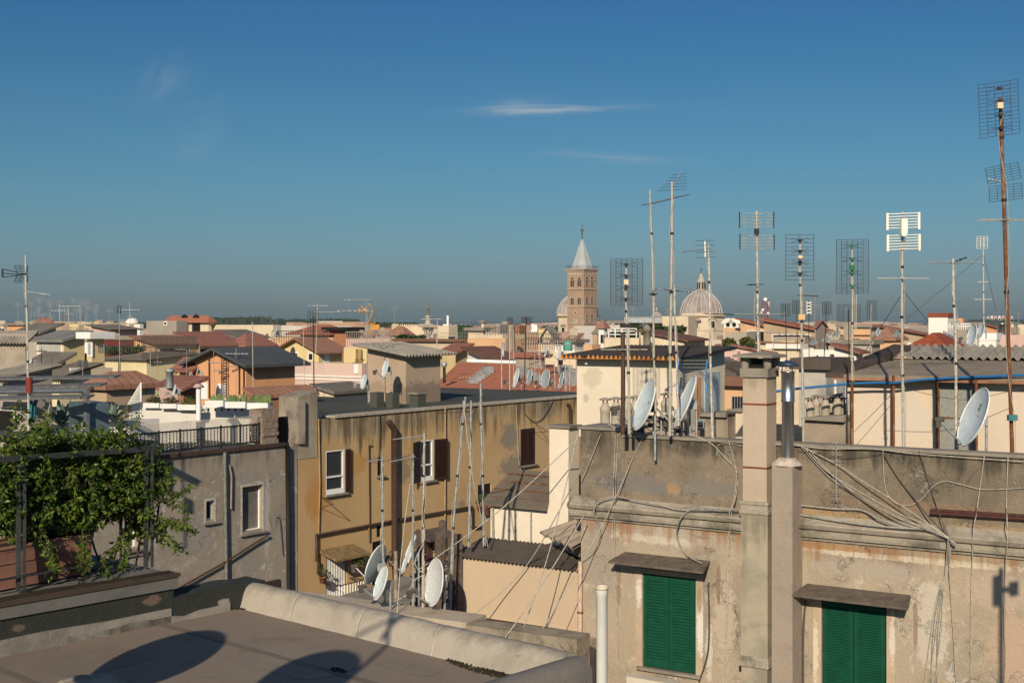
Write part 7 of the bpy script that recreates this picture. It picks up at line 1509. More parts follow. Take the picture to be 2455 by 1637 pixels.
t, fR, fL, fp, zt = house('brick-brown penthouse with a red hip roof on the skyline at centre left', 720, 790, 830, 140, 800, 'brown', 'hip', 'red', rh=1.0, over=1.2, wl=4, wr_=1, zs=(.6,), win=(.9, 1.2))
house('black flat canopy roof right of the brick-brown penthouse', 795, 830, 862, 138, 791, 'brown', 'slab', M_BLACK, over=.8)
house('mauve terrace block with rails above the stair house', 829, 935, 940, 100, 812, 'rose', 'flat', 'pale'); rail('scaffold-like rails on the mauve terrace block', 829, 831, 96, 940, 829, 96, 1.1, 26, M_CABLEG, .03)
t, fR, fL, fp, zt = house('grey-brown windowless block on the left skyline', 351, 423, 450, 120, 769, 'grey', 'flat', 'pale'); pxwin(t, fL, 394, 399, 773, 778); 
house('low pinkish gable with a dark ribbed roof, left of the grey-brown block', 219, 266, 329, 125, 789, 'rose', 'shed', 'sheetd', rise=(0, 0, .35, .35), over=.5, n=12)
t, fR, fL, fp, zt = house('cream palace with arched windows and a low red roof on the left skyline', 403, 500, 507, 165, 771, 'cream', 'hip', 'red', rh=.8, over=.5)
for x in (442, 470): 
    c_ = fL.at(x, 782, .06); w_ = MB(); n_ = 10; pts = [c_+Vector((*fL.d, 0))*.75*math.cos(k*math.pi/n_)+Vector((0, 0, .8+.75*math.sin(k*math.pi/n_))) for k in range(n_+1)]+[c_+Vector((*fL.d, 0))*-.75-Vector((0, 0, .9)), c_+Vector((*fL.d, 0))*.75-Vector((0, 0, .9))]
    w_.add(pts, [tuple(range(len(pts))), tuple(range(len(pts)-1, -1, -1))]); w_.build('arched_window', M_DARKIN, t)
t, fR, fL, fp, zt = house('very long plain cream block stretching right of the cream palace', 480, 655, 674, 160, 779, 'cream', 'flat', 'pale')
for k, x in enumerate((629, 649)):
    c_ = P(x, 775, 900); st_ = thing('statue', 'tiny dark winged statue on the skyline, %s of two' % ('left' if k == 0 else 'right'), 'statue', c_, 'far skyline statues')
    MB().lathe([(.9, 0), (.8, 2.0), (1.0, 3.2), (.5, 4.0), (.55, 4.6), (.2, 5.2), (0, 5.3)], c_, 8).tube([c_+Vector((0, 0, 3.2)), c_+Vector((-2, 0, 5.0))], .45, 5).tube([c_+Vector((0, 0, 1)), c_+Vector((2.6, 0, .3)), c_+Vector((2.8, 0, -2))], .6, 5).build('figure', flat('bronze_green', (.05, .07, .06), .7), st_)
house('orange flat-roofed house on the far left skyline', 17, 58, 63, 190, 780, 'orange', 'slab', 'pale', over=.4); house('second orange skyline house, right of the left mast', 88, 122, 126, 190, 781, 'orange', 'hip', 'dark', rh=1.2); house('small yellow cube house on the left skyline', 168, 196, 202, 170, 777, 'yellow', 'flat', 'pale'); house('brown-chimneyed grey row between the orange and yellow skyline houses', 126, 160, 168, 165, 783, 'tan', 'flat', 'felt')
house('white plastered house with a small dome on the left skyline', 300, 335, 344, 215, 777, 'white', 'flat', 'pale')
dm = thing('dome', 'little white dome on the left skyline house', 'dome', P(318, 777, 218)); MB().lathe([(1.15*math.cos(k*.26), .95*math.sin(k*.26)) for k in range(7)], P(317, 775, 220), 16).build('shell', M_WHITEW, dm)
# ---- centre -------------------------------------------------------------------
t, fR, fL, fp, zt = house('tan palace with a tiled cornice line behind the statue column', 944, 1119, 1125, 128, 820, 'beige', 'slab', 'brownt', over=.4, wl=7, zs=(1.6, 5.2), win=(1.0, 1.8))
t, fR, fL, fp, zt = house('cream house with a crenellated parapet left of the statue column', 956, 1016, 1022, 420, 781, 'cream', 'flat', 'pale')
mb = MB()
for k in range(12): fL.slab(mb, fL.len*k/12, fL.len*(k+.5)/12, zt, zt+.5, -.3, 0)
mb.build('crenel', W_['cream'], t)
house('small red-brown hip-roofed house before the crenellated house', 934, 968, 986, 150, 802, 'cream', 'hip', 'rust', rh=1.0, wl=3, zs=(.6,))
t, fR, fL, fp, zt = house('cream tower house with a small square window, right of the statue column', 1050, 1076, 1097, 175, 781, 'cream', 'flat', 'pale', wr_=1, zs=(1.5,), win=(1.4, 1.3)); house('white turret block on the cream tower house', 1062, 1074, 1082, 178, 777, 'white', 'flat', 'pale')
cp = thing('chimney', 'bright white cylindrical flue above the cream tower house', 'chimney', P(1073, 777, 178)); MB().lathe([(.16, -.5), (.16, 1.15), (.12, 1.2), (0, 1.2)], P(1073.5, 777, 178), 14).build('flue', M_WHITEP, cp)
# column with statue
q = G(1026, 350); cl = thing('column', 'tall stone column carrying a bronze statue on the skyline', 'column', (*q, 0)); zz = lambda py: zat(py, 350); M_ST = plaster('pale_stone', (.42, .38, .31), (.25, .22, .18), (.55, .51, .43), s=2)
MB().lathe([(.85, 0), (.82, zz(840)), (.72, zz(806))], (*q, 0), 20).build('shaft', M_ST, cl)
MB().lathe([(.75, zz(806)), (.9, zz(800)), (1.05, zz(797)), (.95, zz(795)), (1.3, zz(788)), (1.75, zz(785))], (*q, 0), 12).build('capital', M_ST, cl)
for k in range(10): a = k*.628; MB().tube([(q.x+.85*math.cos(a), q.y+.85*math.sin(a), zz(802)), (q.x+1.15*math.cos(a), q.y+1.15*math.sin(a), zz(794)), (q.x+1.55*math.cos(a), q.y+1.55*math.sin(a), zz(788))], .16, 5).build('acanthus_leaf', M_ST, cl)
MB().box((*q, (zz(784.5)+zz(780))/2), (3.8, 3.8, zz(780)-zz(784.5)), .6).box((*q, (zz(780)+zz(776.5))/2), (2.0, 2.0, zz(776.5)-zz(780)), .6).build('abacus', M_ST, cl)
MB().lathe([(.95, zz(776.5)), (.72, zz(773)), (.68, zz(760)), (.85, zz(758)), (.85, zz(756.5)), (0, zz(756.4))], (*q, 0), 16).build('pedestal', M_ST, cl)
sz = zz(756.4); st_ = thing('statue', 'bronze standing draped figure on top of the column', 'statue', (*q, sz)); M_BZ = flat('weathered_bronze', (.16, .16, .12), .6, .1, .5, 2)
mb = MB().lathe([(.52, 0), (.50, .5), (.42, 1.1), (.40, 1.5), (.44, 1.95), (.47, 2.3), (.30, 2.5), (.13, 2.58), (.13, 2.65), (.22, 2.75), (.24, 2.92), (.18, 3.08), (0, 3.14)], (*q, sz), 14, True, 0, .75)
mb.tube([(q.x+.42, q.y-.1, sz+2.3), (q.x+.62, q.y-.25, sz+1.85), (q.x+.78, q.y-.3, sz+1.5)], [.16, .13, .08], 7).tube([(q.x-.42, q.y-.1, sz+2.3), (q.x-.58, q.y-.2, sz+1.9), (q.x-.30, q.y-.4, sz+1.75)], [.16, .14, .1], 7).tube([(q.x+.1, q.y-.42, sz+2.2), (q.x-.05, q.y-.46, sz+1.2), (q.x+.2, q.y-.4, sz+.1)], .12, 6); mb.build('figure', M_BZ, st_)
t, fR, fL, fp, zt = house('peach-walled house with weathered top and rooftop shed, centre', 1121, 1212, 1256, 84, 812, 'peach', 'flat', 'pale')
house('upper terrace storey behind the peach wall', 1124, 1205, 1258, 104, 802, 'cream', 'flat', 'pale'); house('pale stepped penthouse on the left of the peach terrace', 1122, 1158, 1164, 118, 793, 'beige', 'slab', 'pale', over=.3)
cy = thing('chimney', 'fat weathered cylindrical chimney beside the peach wall', 'chimney', P(1226, 840, 82)); MB().lathe([(.27, -1.2), (.25, 0), (.22, 1.1), (.20, 1.4), (0, 1.4)], P(1226, 829, 82), 16).build('shaft', M_GRW, cy)
vp = thing('flue_pipe', 'short zinc flue standing before the brown tiled roof', 'flue pipe', P(1206, 854, 74)); MB().lathe([(.08*1.2, 0), (.096, .8), (0, .8)], P(1206, 854, 74), 10).build('pipe', M_ZINC, vp)
t, fR, fL, fp, zt = house('brown tiled hip roof with a white gutter above the terracotta roof', 1122, 1180, 1240, 76, 866, 'white', 'shed', 'brownt', rise=(0, 0, .62, .62), a=60, over=.35)
mb = MB().tube([P(1119, 865, 73.6), P(1243, 869, 73.6)], .12, 6); mb.build('gutter', M_WHITEP, t)
house('small cream gable end peeping left of the peach wall', 1088, 1104, 1119, 95, 850, 'cream', 'gableR', 'brownt', rh=.7, over=.3); house('dark red roof with a cream verge right of the stair house', 1052, 1082, 1120, 80, 852, 'darkyellow', 'shed', 'dark', rh=.5)
ck = thing('chimney', 'square cream chimney on the red roofs right of the stair house', 'chimney', P(1075, 880, 72)); MB().box(P(1076, 865, 72), (.55, .55, .95), .6).build('shaft', W_['yellow'], ck)
# terracotta roof
A, B, C_, D_ = P(1030, 934, 58.5), P(1392, 948, 57.5), P(1400, 880, 72), P(1100, 868, 72)
rt = thing('house', 'house under a broad sunlit terracotta roof behind the dark flat roof', 'house', (10, 64, 0), TG)
rf = MB().add([A, B, C_, D_], [(0, 1, 2, 3)]); rf = rf.build('roof', tiles('roof_terracotta', (.52, .19, .10), ang=4, rows=2.6), rt); MB().prism([(A.x, A.y), (B.x, B.y), (C_.x, C_.y), (D_.x, D_.y)], 0, 0, top=False, z1s=[A.z-.05, B.z-.05, C_.z-.05, D_.z-.05]).build('wall', W_['beige'], rt)
for (x0, y0, x1, y1, n_, lab) in ((1133, 921, 1170, 890, 6, 'left'), (1250, 890, 1312, 925, 6, 'middle'), (1352, 886, 1376, 905, 4, 'right')):
    for k in range(n_):
        q_ = k/(n_-1); Yk = 62+5*(q_ if y1 < y0 else 1-q_); MB().box(P(x0+(x1-x0)*q_, y0+(y1-y0)*q_, Yk)-Vector((0, 0, .45)), (.45, .45, 1.4), .5).build('stepped_wall', flat('grey_lead', (.30, .31, .31), .6, 0, .3), rt)
mb = MB()
for k in range(6): mb.lathe([(.07, 0), (.06, .06), (0, .09)], P(1103+k*7.5, 906.5, 63.5), 6)
mb.build('roof_vent', flat('vent_pink', (.40, .20, .14), .8), rt)
fl2 = thing('flue_pipe', 'dark metal flue with a pale cap on the terracotta roof', 'flue pipe', P(1065, 918, 60)); MB().lathe([(.07, 0), (.07, .75), (0, .75)], P(1065, 918, 60), 10).build('pipe', M_BLACK, fl2); MB().lathe([(.10, .75), (.14, .8), (.14, .95), (0, 1.0)], P(1065, 918, 60), 10).build('cap', M_ZINC, fl2)
t, fR, fL, fp, zt = house('cream-walled house with a brown door behind the terracotta roof, right', 1300, 1380, 1400, 71, 846, 'cream', 'flat', 'pale'); pxwin(t, fL, 1337, 1350, 862, 880, M_SHUTB, 'door', b=.05)
house('grey wall with patched vents between the brown tiled roof and the cream-walled house', 1236, 1300, 1306, 70, 858, 'grey', 'slab', 'dark', over=.2)
tk = thing('water_tank', 'turquoise water tank among iron rails left of the bell tower foot', 'water tank', P(1361, 840, 74)); MB().lathe([(.26, 0), (.27, .02), (.27, .42), (.24, .46), (0, .48)], (0, 0, 0), 18); MB().lathe([(.25, 0), (.26, .02), (.26, .40), (.23, .44), (0, .46)], P(1361, 840, 74), 18)
mb = MB().lathe([(.25, -.02), (.265, .0), (.265, .45), (.24, .5), (0, .52)], P(1361, 840, 74), 18); mb.build('tank', flat('turquoise_plastic', (.10, .34, .28), .5), tk)
tk.scale = (1, 1, 1)
for lab, a_ in (('tall iron rails left of the turquoise tank, front row', (1250, 838, 68, 1352, 838, 68, .55, 18)), ('iron rails left of the turquoise tank, back row', (1262, 822, 78, 1345, 824, 78, .6, 14)), ('iron rails right of the turquoise tank', (1366, 838, 74, 1398, 839, 74, .8, 9)), ('dark rails on the peach terrace', (1162, 806, 100, 1254, 806, 100, .7, 14)), ('pale rails on the tan palace terrace', (1052, 818, 126, 1120, 817, 126, .8, 12))): rail(lab, *a_, M_CABLED if 'pale' not in lab else M_CABLEG, .018)
for k in range(3):
    s_ = thing('lamp_standard', 'curved white twin-armed lamp standard left of the domes, %s of three' % ['left', 'middle', 'right'][k], 'lamp', P(1276+k*5, 792, 140), 'white curved standards'); MB().tube(smooth([P(1274+k*5.5, 796, 140), P(1277+k*5, 788, 140), P(1275+k*5, 776+k, 140)]), .14, 5).build('arm', M_WHITEP, s_)
house('far yellow palace with small square windows left of the dome', 1291, 1329, 1333, 290, 790, 'yellow', 'flat', 'pale', wl=6, zs=(2.4,), win=(.7, 1.1)); house('grey metal plant room on the centre skyline', 1190, 1198, 1218, 150, 777, 'grey', 'flat', 'pale'); house('slender cream chimney-like turret on the centre skyline', 1154, 1160, 1163, 160, 774, 'cream', 'slab', 'pale', over=.2)
house('pink-brown row house on the centre skyline', 1222, 1245, 1262, 200, 780, 'brown', 'flat', 'pale'); house('white low terrace house at the foot of the bell tower', 1330, 1378, 1402, 105, 822, 'white', 'slab', 'pale', over=.3); house('cream low house left of the bell tower foot', 1300, 1330, 1336, 118, 808, 'cream', 'gableR', 'pale', rh=.9)
house('orange-topped house between the bell tower and the dark shed roof', 1398, 1420, 1440, 98, 826, 'peach', 'flat', 'pale'); house('small grey dome-side annex right of the bell tower', 1420, 1432, 1447, 350, 800, 'tan', 'shed', 'pale', rh=2)
# ================================================================ BELL TOWER AND DOMES
M_TB = plaster('bell_tower_brick', (.36, .24, .165), (.22, .145, .10), (.48, .36, .27), s=5, amt=.5, lightamt=.45, rough=.2)
M_TC = plaster('tower_cornice', (.42, .33, .25), (.24, .18, .14), s=3)
t, fR, fL, fp, zt, r_, l_ = room('bell_tower', 'brick bell tower with arched belfry windows, clock and pale pyramid spire', 'bell tower', 1360, 1400, 1431, 560, 645, None, 0, 37.7)
MB().prism([tuple(p) for p in fp], 0, zt).build('wall', M_TB, t)
dR, dL = dirs(37.7); ctr = (fp[0]+fp[2])/2; zt5 = lambda py: zat(py, 560)
def band(py, h, o, mat=M_TC, name='cornice'):
    e = [fp[0]-dR*o-dL*o, fp[1]+dR*o-dL*o, fp[2]+dR*o+dL*o, fp[3]-dR*o+dL*o]; MB().prism([tuple(p) for p in e], zt5(py)-h, zt5(py), bottom=True).build(name, mat, t)
band(643.5, .5, .65); band(646.5, .5, .3); band(691, .55, .4); band(733, .55, .4); band(774, .45, .35); band(760, .3, .2); band(669.5, .3, .22); band(799, .4, .3); band(713, .25, .15)
def arch(fc, px, y0, y1, w_, name='belfry_window', mid=True):
    u, zb = fc.uz(px, y1); _, z1 = fc.uz(px, y0); h = z1-zb; hw = w_/2; W = None
    mb = MB(); d3 = Vector((*fc.d, 0)); pts = [fc.pt(u-hw, zb, .04), fc.pt(u+hw, zb, .04)]+[fc.pt(u+hw*math.cos(k*math.pi/8), z1-hw+hw*math.sin(k*math.pi/8), .04) for k in range(9)]
    mb.add(pts, [tuple(range(len(pts))), tuple(range(len(pts)-1, -1, -1))]); W = mb.build(name, M_DARKIN, t)
    mb = MB(); cpts = [fc.pt(u+(hw+.1)*math.cos(k*math.pi/8), z1-hw+(hw+.1)*math.sin(k*math.pi/8), .12) for k in range(9)]; mb.tube([fc.pt(u-hw-.1, zb, .12)]+cpts[::-1]+[fc.pt(u+hw+.1, zb, .12)], .13, 4, False, False); mb.build('arch_moulding', M_TC, W)
    if mid: mb = MB(); mb.tube([fc.pt(u, zb, .14), fc.pt(u, z1-hw*.7, .14)], .12, 6); mb.build('colonnette', M_ST, W)
for x in (1372.2, 1389): arch(fL, x, 666, 687, 1.9); arch(fL, x, 712.5, 730, 1.7)
for x in (1406.8, 1418.7): arch(fR, x, 664, 687, 2.2); arch(fR, x, 711, 730, 2.2); arch(fR, x, 754, 773, 1.9)
for k in range(5): 
    for fc, xs in ((fL, [1366+k*6.7]), (fR, [1405+k*5.4])):
        for x in xs: mb = MB(); q = fc.at(x, 657, .1); d3 = Vector((*fc.d, 0)); mb.add([q+d3*.55*math.cos(j*.785)+Vector((0, 0, .55*math.sin(j*.785))) for j in range(8)], [tuple(range(8)), tuple(range(7, -1, -1))]); mb.build('roundel', M_ST, t)
# clock and small round emblem over it
u, z = fL.uz(1380.3, 768.5); d3 = Vector((*fL.d, 0)); c_ = fL.pt(u, z, .2); n3_ = Vector((*fL.n, 0)); R_ = 1.62
ck = MB().add([c_]+[c_+d3*R_*math.cos(k*.2618)+Vector((0, 0, R_*math.sin(k*.2618))) for k in range(24)], [(0, 1+k, 1+(k+1) % 24) for k in range(24)]+[(0, 1+(k+1) % 24, 1+k) for k in range(24)]).build('clock_face', plaster('pale_clock_stone', (.42, .37, .30), s=2), t)
MB().tube([c_+d3*(R_+.02)*math.cos(k*.2618)+Vector((0, 0, (R_+.02)*math.sin(k*.2618)))+n3_*.03 for k in range(25)], .12, 4, False).build('clock_rim', M_TC, ck)
mb = MB()
for k in range(12): a = k*math.pi/6; p = c_+n3_*.05; e = d3*math.cos(a)+Vector((0, 0, math.sin(a))); mb.tube([p+e*R_*.68, p+e*R_*.9], .085, 4)
mb.build('hour_mark', M_BROWN, ck); mb = MB(); p = c_+n3_*.09; up3 = Vector((0, 0, 1)); sgn = 1 if d3.x > 0 else -1
mb.tube([p, p+(d3*-.95*sgn+up3*-.08)], .07, 4).tube([p, p+(d3*.05*sgn+up3*1.25)], .06, 4); mb.build('clock_hand', M_BROWN, ck)
c2 = fL.at(1379.5, 750, .2); MB().lathe([(0, 0)], c2, 3); mb = MB(); mb.add([c2+d3*.75*math.cos(j*.524)+Vector((0, 0, 1.05*math.sin(j*.524))) for j in range(12)], [tuple(range(12)), tuple(range(11, -1, -1))]); e_ = mb.build('stone_emblem', M_ST, t); mb = MB(); mb.add([c2+n3_*.03+d3*.4*math.cos(j*.785)+Vector((0, 0, .6*math.sin(j*.785))) for j in range(8)], [tuple(range(8)), tuple(range(7, -1, -1))]); mb.build('emblem_recess', M_BROWN, e_)
# spire
M_SP = plaster('spire_lead', (.37, .40, .41), (.24, .27, .29), (.52, .55, .56), s=4, amt=.4, rough=.15)
zb = zt5(643.5); za = zt5(571); mb = MB(); s8 = [(ctr.x+5.05*math.cos(math.radians(k*45+22.5-3)), ctr.y+5.05*math.sin(math.radians(k*45+22.5-3))) for k in range(8)]
vs = [Vector((*p, zb)) for p in s8]+[Vector((ctr.x+.35*math.cos(math.radians(k*45+19.5)), ctr.y+.35*math.sin(math.radians(k*45+19.5)), za)) for k in range(8)]; mb.add(vs, [(k, (k+1) % 8, 8+(k+1) % 8, 8+k) for k in range(8)]); sp8 = mb.build('spire', M_SP, t)
mb = MB()
for k in range(8): mb.tube([vs[k], vs[8+k]], .09, 4)
mb.build('spire_rib', M_SP, sp8)
MB().lathe([(.36, za), (.5, za+.3), (.3, za+.6), (.22, za+2.2), (.45, za+2.4), (.3, za+2.7), (.25, za+3.1), (.7, za+3.6), (.72, za+4.1), (.3, za+4.6), (.08, za+4.9), (.06, za+5.6), (0, za+5.6)], (*ctr, 0), 12).build('finial', flat('finial_bronze', (.10, .13, .10), .6, .2), t)
MB().tube([(*ctr, za+5), (*ctr, za+6.6)], .07, 4).tube([(ctr.x-.35, ctr.y, za+6.1), (ctr.x+.35, ctr.y, za+6.1)], .06, 4).build('cross', M_BLACK, t)
mb = MB(); o = .5; e = [fp[0]-dR*o-dL*o, fp[1]+dR*o-dL*o, fp[2]+dR*o+dL*o, fp[3]-dR*o+dL*o]
for hh in (.7, 1.3): mb.tube([Vector((*p, zb+hh)) for p in e+[e[0]]], .05, 4, False, False)
for i in range(4):
    for k in range(7): p = e[i].lerp(e[(i+1) % 4], k/7); mb.tube([(*p, zb), (*p, zb+1.3)], .04, 4)
mb.build('railing', M_BROWN, t)
def domed(label, px, rpx, Y, spring, top, drum_y, drum_px, ribs, mat, lantern, lx, cat='dome', cx_win=None):
    q = G(px, Y); k_ = Y/F; z0 = zat(spring, Y); R_ = rpx*k_; t = thing('church_dome', label, cat, (*q, 0), 'church domes on the skyline'); H_ = (spring-top)*k_
    MB().lathe([(R_*math.cos(a)**1.28, z0+H_*math.sin(a)) for a in [i*math.pi/2/14*.96 for i in range(15)]]+[(0, z0+H_)], (*q, 0), 40, True).build('shell', mat, t)
    mb = MB()
    for k in range(ribs):
        a = 2*math.pi*k/ribs+.13; mb.tube([(q.x+(R_+.05)*math.cos(b_)**1.28*math.cos(a), q.y+(R_+.05)*math.cos(b_)**1.28*math.sin(a), z0+(H_+.05)*math.sin(b_)) for b_ in [i*math.pi/2/10*.95 for i in range(11)]], R_*.018, 5)
    mb.build('rib', plaster('pale_dome_rib', (.50, .48, .45), s=2), t)
    D_ = drum_px*k_; zl = zat(drum_y, Y)
    MB().lathe([(D_*.94, 0), (D_*.94, zl-.5), (D_*.98, zl-.3), (D_*.94, zl), (D_*.94, z0-1.6), (D_*1.05, z0-1.2), (D_*1.07, z0-.8), (D_*.97, z0-.6), (D_*.97, z0+.3), (0, z0+.3)], (*q, 0), 8 if drum_px < 60 else 24, False, math.radians(22.5)).build('drum', plaster('church_stone', (.60, .50, .37), (.42, .34, .24), (.72, .62, .48), s=3, amt=.4), t)
    lz = [zat(y, Y) for y in lantern]; lr = lx*k_
    MB().lathe([(lr*1.15, z0+H_-.4), (lr*1.15, lz[0]), (lr*.78, lz[0]+.01), (lr*.78, lz[1]), (lr*1.05, lz[1]+.02), (lr*.85, lz[1]+.3), (lr*.35, lz[2]), (lr*.1, lz[3]), (0, lz[3])], (*q, 0), 12, False).build('lantern', M_ST, t)
    if lr > .5:
        mb = MB()
        for k in range(8): a = k*.785+.2; mb.box((q.x+lr*.8*math.cos(a), q.y+lr*.8*math.sin(a), (lz[0]+lz[1])/2), (lr*.12, lr*.3, (lz[1]-lz[0])*.75), a)
        mb.build('lantern_window', M_DARKIN, t)
    MB().lathe([(0, lz[3]-.2), (lr*.18, lz[3]), (0, lz[3]+lr*.3)], (*q, 0), 8).tube([(*q, lz[3]), (*q, lz[3]+lr*1.0)], lr*.05, 4).tube([(q.x-lr*.25, q.y, lz[3]+lr*.7), (q.x+lr*.25, q.y, lz[3]+lr*.7)], lr*.05, 4).build('cross', M_BLACK, t)
    return t, q, R_, z0, D_
M_DM = plaster('weathered_dome_lead', (.36, .32, .30), (.19, .125, .105), (.54, .56, .57), s=4.5, amt=.85, lightamt=.5, rough=.15)
t1, q1_, R1_, z1_, D1_ = domed('large grey-brown ribbed dome with a stone lantern, right of the tall bare masts', 1681, 50, 600, 752.5, 694, 790, 56, 24, M_DM, (695, 677, 661, 654), 12)
t2, q2_, R2_, z2_, D2_ = domed('large pale dome mostly hidden behind the bell tower', 1384, 49, 600, 752.5, 702, 800, 53, 24, M_DM, (701, 690, 684, 678), 7)
domed('small faint dome with a lantern behind the cream terrace house', 1574, 14.5, 700, 765, 748, 800, 13, 16, M_DM, (748, 743, 738, 735), 3.5)
# drum windows and pediment of the domes
def drumwin(t, q, D_, az, zc, w_, h, ped=True):
    a = math.radians(az); n_ = Vector((math.cos(a), math.sin(a), 0)); s_ = Vector((-math.sin(a), math.cos(a), 0)); c_ = Vector((q.x, q.y, zc))+n_*(D_*.94*math.cos(math.radians(0))*.95)
    f = MB().obox(c_-s_*w_*.75-Vector((0, 0, h*.6)), s_*w_*1.5, n_*.5, Vector((0, 0, h*1.2))).build('window', plaster('church_stone', (0, 0, 0)), t); MB().obox(c_-s_*w_*.5-Vector((0, 0, h*.5)), s_*w_, n_*.58, Vector((0, 0, h))).build('pane', M_DARKIN, f)
    if ped: MB().tube([c_+n_*.5+s_*w_*1.0*math.cos(k*math.pi/8)+Vector((0, 0, h*.65+w_*.5*math.sin(k*math.pi/8))) for k in range(9)], .25, 5).build('pediment', M_ST, f)
drumwin(t2, q2_, D2_, 225, zat(796, 592), 1.5, 4.2); drumwin(t1, q1_, D1_, 292, zat(778, 592), 2.2, 3, True); drumwin(t1, q1_, D1_, 247, zat(778, 592), 2.2, 3, True)
# ---------------------------------------------------------------- right of the tower
t, fR, fL, fp, zt = house('cream rooftop storey with a grey side wall before the small dome', 1586, 1650, 1671, 132, 758, 'cream', 'flat', 'pale', a=30)
house('long cream terrace slab house carrying ribbed metal screens', 1486, 1636, 1652, 134, 775, 'cream', 'slab', 'pale', over=1.0, a=28, wl=8, zs=(1.2,), win=(1.0, 1.0))
ms = thing('roof_screen', 'ribbed silvery metal screen on the long cream terrace', 'screen', P(1540, 774, 132)); f = Face(G(1497, 135), G(1586, 132)); mb = MB().corr(f.pt(0, zat(773.5, 133)), f.pt(f.len, zat(773.5, 133)), f.pt(f.len, zat(760, 133)), f.pt(0, zat(760, 133)), 22, .06, 1, .04); mb.build('sheet', flat('screen_metal', (.48, .50, .52), .35, .5, .2), ms); MB().tube([f.pt(0, zat(760, 133)), f.pt(f.len, zat(760, 133))], .06, 4).build('rail', M_ZINC, ms)
house('white house with a dark brown flat-pitched tile roof behind the whitewashed room', 1536, 1640, 1690, 100, 818, 'cream', 'shed', 'brownt', rise=(0, 0, .66, .66), over=.4, a=20, wl=4, zs=(.5,), win=(.8, .8)); house('plain cream wall house left of the brown flat-pitched roof', 1449, 1532, 1545, 104, 810, 'cream', 'flat', 'pale', a=28)
ck = thing('chimney', 'small round-capped chimney at the left end of the brown flat-pitched roof', 'chimney', P(1551, 805, 98)); MB().lathe([(.28, -.8), (.28, .3), (.34, .32), (.3, .6), (.12, .8), (0, .85)], P(1551, 804, 98), 10).build('pot', M_CONC, ck)
house('white pavilion with an orange pyramid roof right of the bell tower', 1435, 1448, 1456, 300, 786, 'white', 'hip', 'rust', rh=2.2, over=.6, wl=1, wr_=1, zs=(1.6,), win=(1.2, 2.0))
pgl = thing('pergola', 'white pipe pergola with vines, right of the bell tower', 'pergola', P(1490, 808, 108)); mb = MB()
for x in (1459, 1475, 1491, 1508, 1526): mb.tube([P(x, 809, 108), P(x, 788 if x > 1470 else 794, 108)], .06, 4)
for y in (788, 794, 802): mb.tube([P(1470 if y == 788 else 1459, y, 108), P(1526, y, 108)], .05, 4)
mb.build('frame', M_WHITEP, pgl); mb = MB(); leaves(mb, P(1490, 800, 109.5), (1.4, .5, .3), 400, .3); mb.build('foliage', M_LEAFD, pgl)
def hedge(label, x0, x1, y0, y1, Y, n=900, s=.3, mat=None, name='hedge', cat='hedge', d=1.2):
    a, b_ = P(x0, (y0+y1)/2, Y), P(x1, (y0+y1)/2, Y); t = thing(name, label, cat, ((a.x+b_.x)/2, Y, min(zat(y1, Y), 21)-.5), 'greenery on roof terraces'); mb = MB(); rng = random.Random(int(x0)); h = (y1-y0)/F*Y/2
    blobs = [(a.lerp(b_, rng.uniform(.03, .97))+Vector((0, rng.uniform(-.5, .5), rng.uniform(-.25, .2)*h)), rng.uniform(.55, 1.0)) for _ in range(max(4, int((b_-a).length/(h*1.1))+3))]
    for _ in range(n): c_, k = rng.choice(blobs); leaves(mb, c_, (h*1.1*k, d*k, h*.85*k), 1, s, rng=rng, surf=True)
    mb.build('foliage', mat or M_LEAFD, t); st_ = MB()
    for c_, k in blobs[:6]: st_.tube([c_-Vector((0, 0, h*1.6)), c_], .05, 4)
    st_.build('stem', M_BROWN, t)
hedge('long dark green roof hedge under the cream terrace right of the bell tower', 1521, 1638, 782, 798, 122, 1500, .45); hedge('trimmed green hedge left of the statue column', 952, 1018, 803, 815, 135, 900, .45); hedge('low green roof garden under the crimson strip at left', 257, 336, 828, 846, 82, 1300, .28)
hedge('yellow-green bush on a terrace left of the tall chimney cap', 1740, 1806, 808, 834, 92, 1600, .3, leafmat('olive_leaf', (.10, .11, .025), (.16, .15, .04)), 'bush', 'bush'); hedge('dim green shrub on the terrace right of the yellow-green bush', 1796, 1812, 824, 832, 88, 300, .25)
hedge('vine-like green clump under the mast trio right of the hedge', 1600, 1626, 785, 797, 118, 400, .35)
t, fR, fL, fp, zt = house('white church front with twin scrolled gables on the right skyline', 1735, 1770, 1774, 340, 776, 'white', 'flat', 'pale')
for x in (1745, 1760): 
    u, z = fL.uz(x, 776); mb = MB(); pts = [fL.pt(u+.9*2*math.cos(k*math.pi/8), z+1.5*math.sin(k*math.pi/8), .1) for k in range(9)]; mb.add(pts+[p-Vector((*fL.n, 0))*1.2 for p in pts], [tuple(range(9)), tuple(range(8, -1, -1))]+[(k, 9+k, 10+k, k+1) for k in range(8)]+[(k+1, 10+k, 9+k, k) for k in range(8)]); mb.build('gable', W_['white'], t)
    mb = MB(); c_ = fL.at(x, 778, .25); d3 = Vector((*fL.d, 0)); mb.add([c_+d3*.6*math.cos(j*.785)+Vector((0, 0, .6*math.sin(j*.785))) for j in range(8)], [tuple(range(8)), tuple(range(7, -1, -1))]); mb.build('round_window', M_DARKIN, t)
house('salmon house left of the red-roofed row on the right skyline', 1736, 1774, 1790, 150, 786, 'peach', 'flat', 'pale'); house('grey terrace wall house below the salmon house', 1738, 1790, 1812, 125, 796, 'conc', 'flat', 'pale')
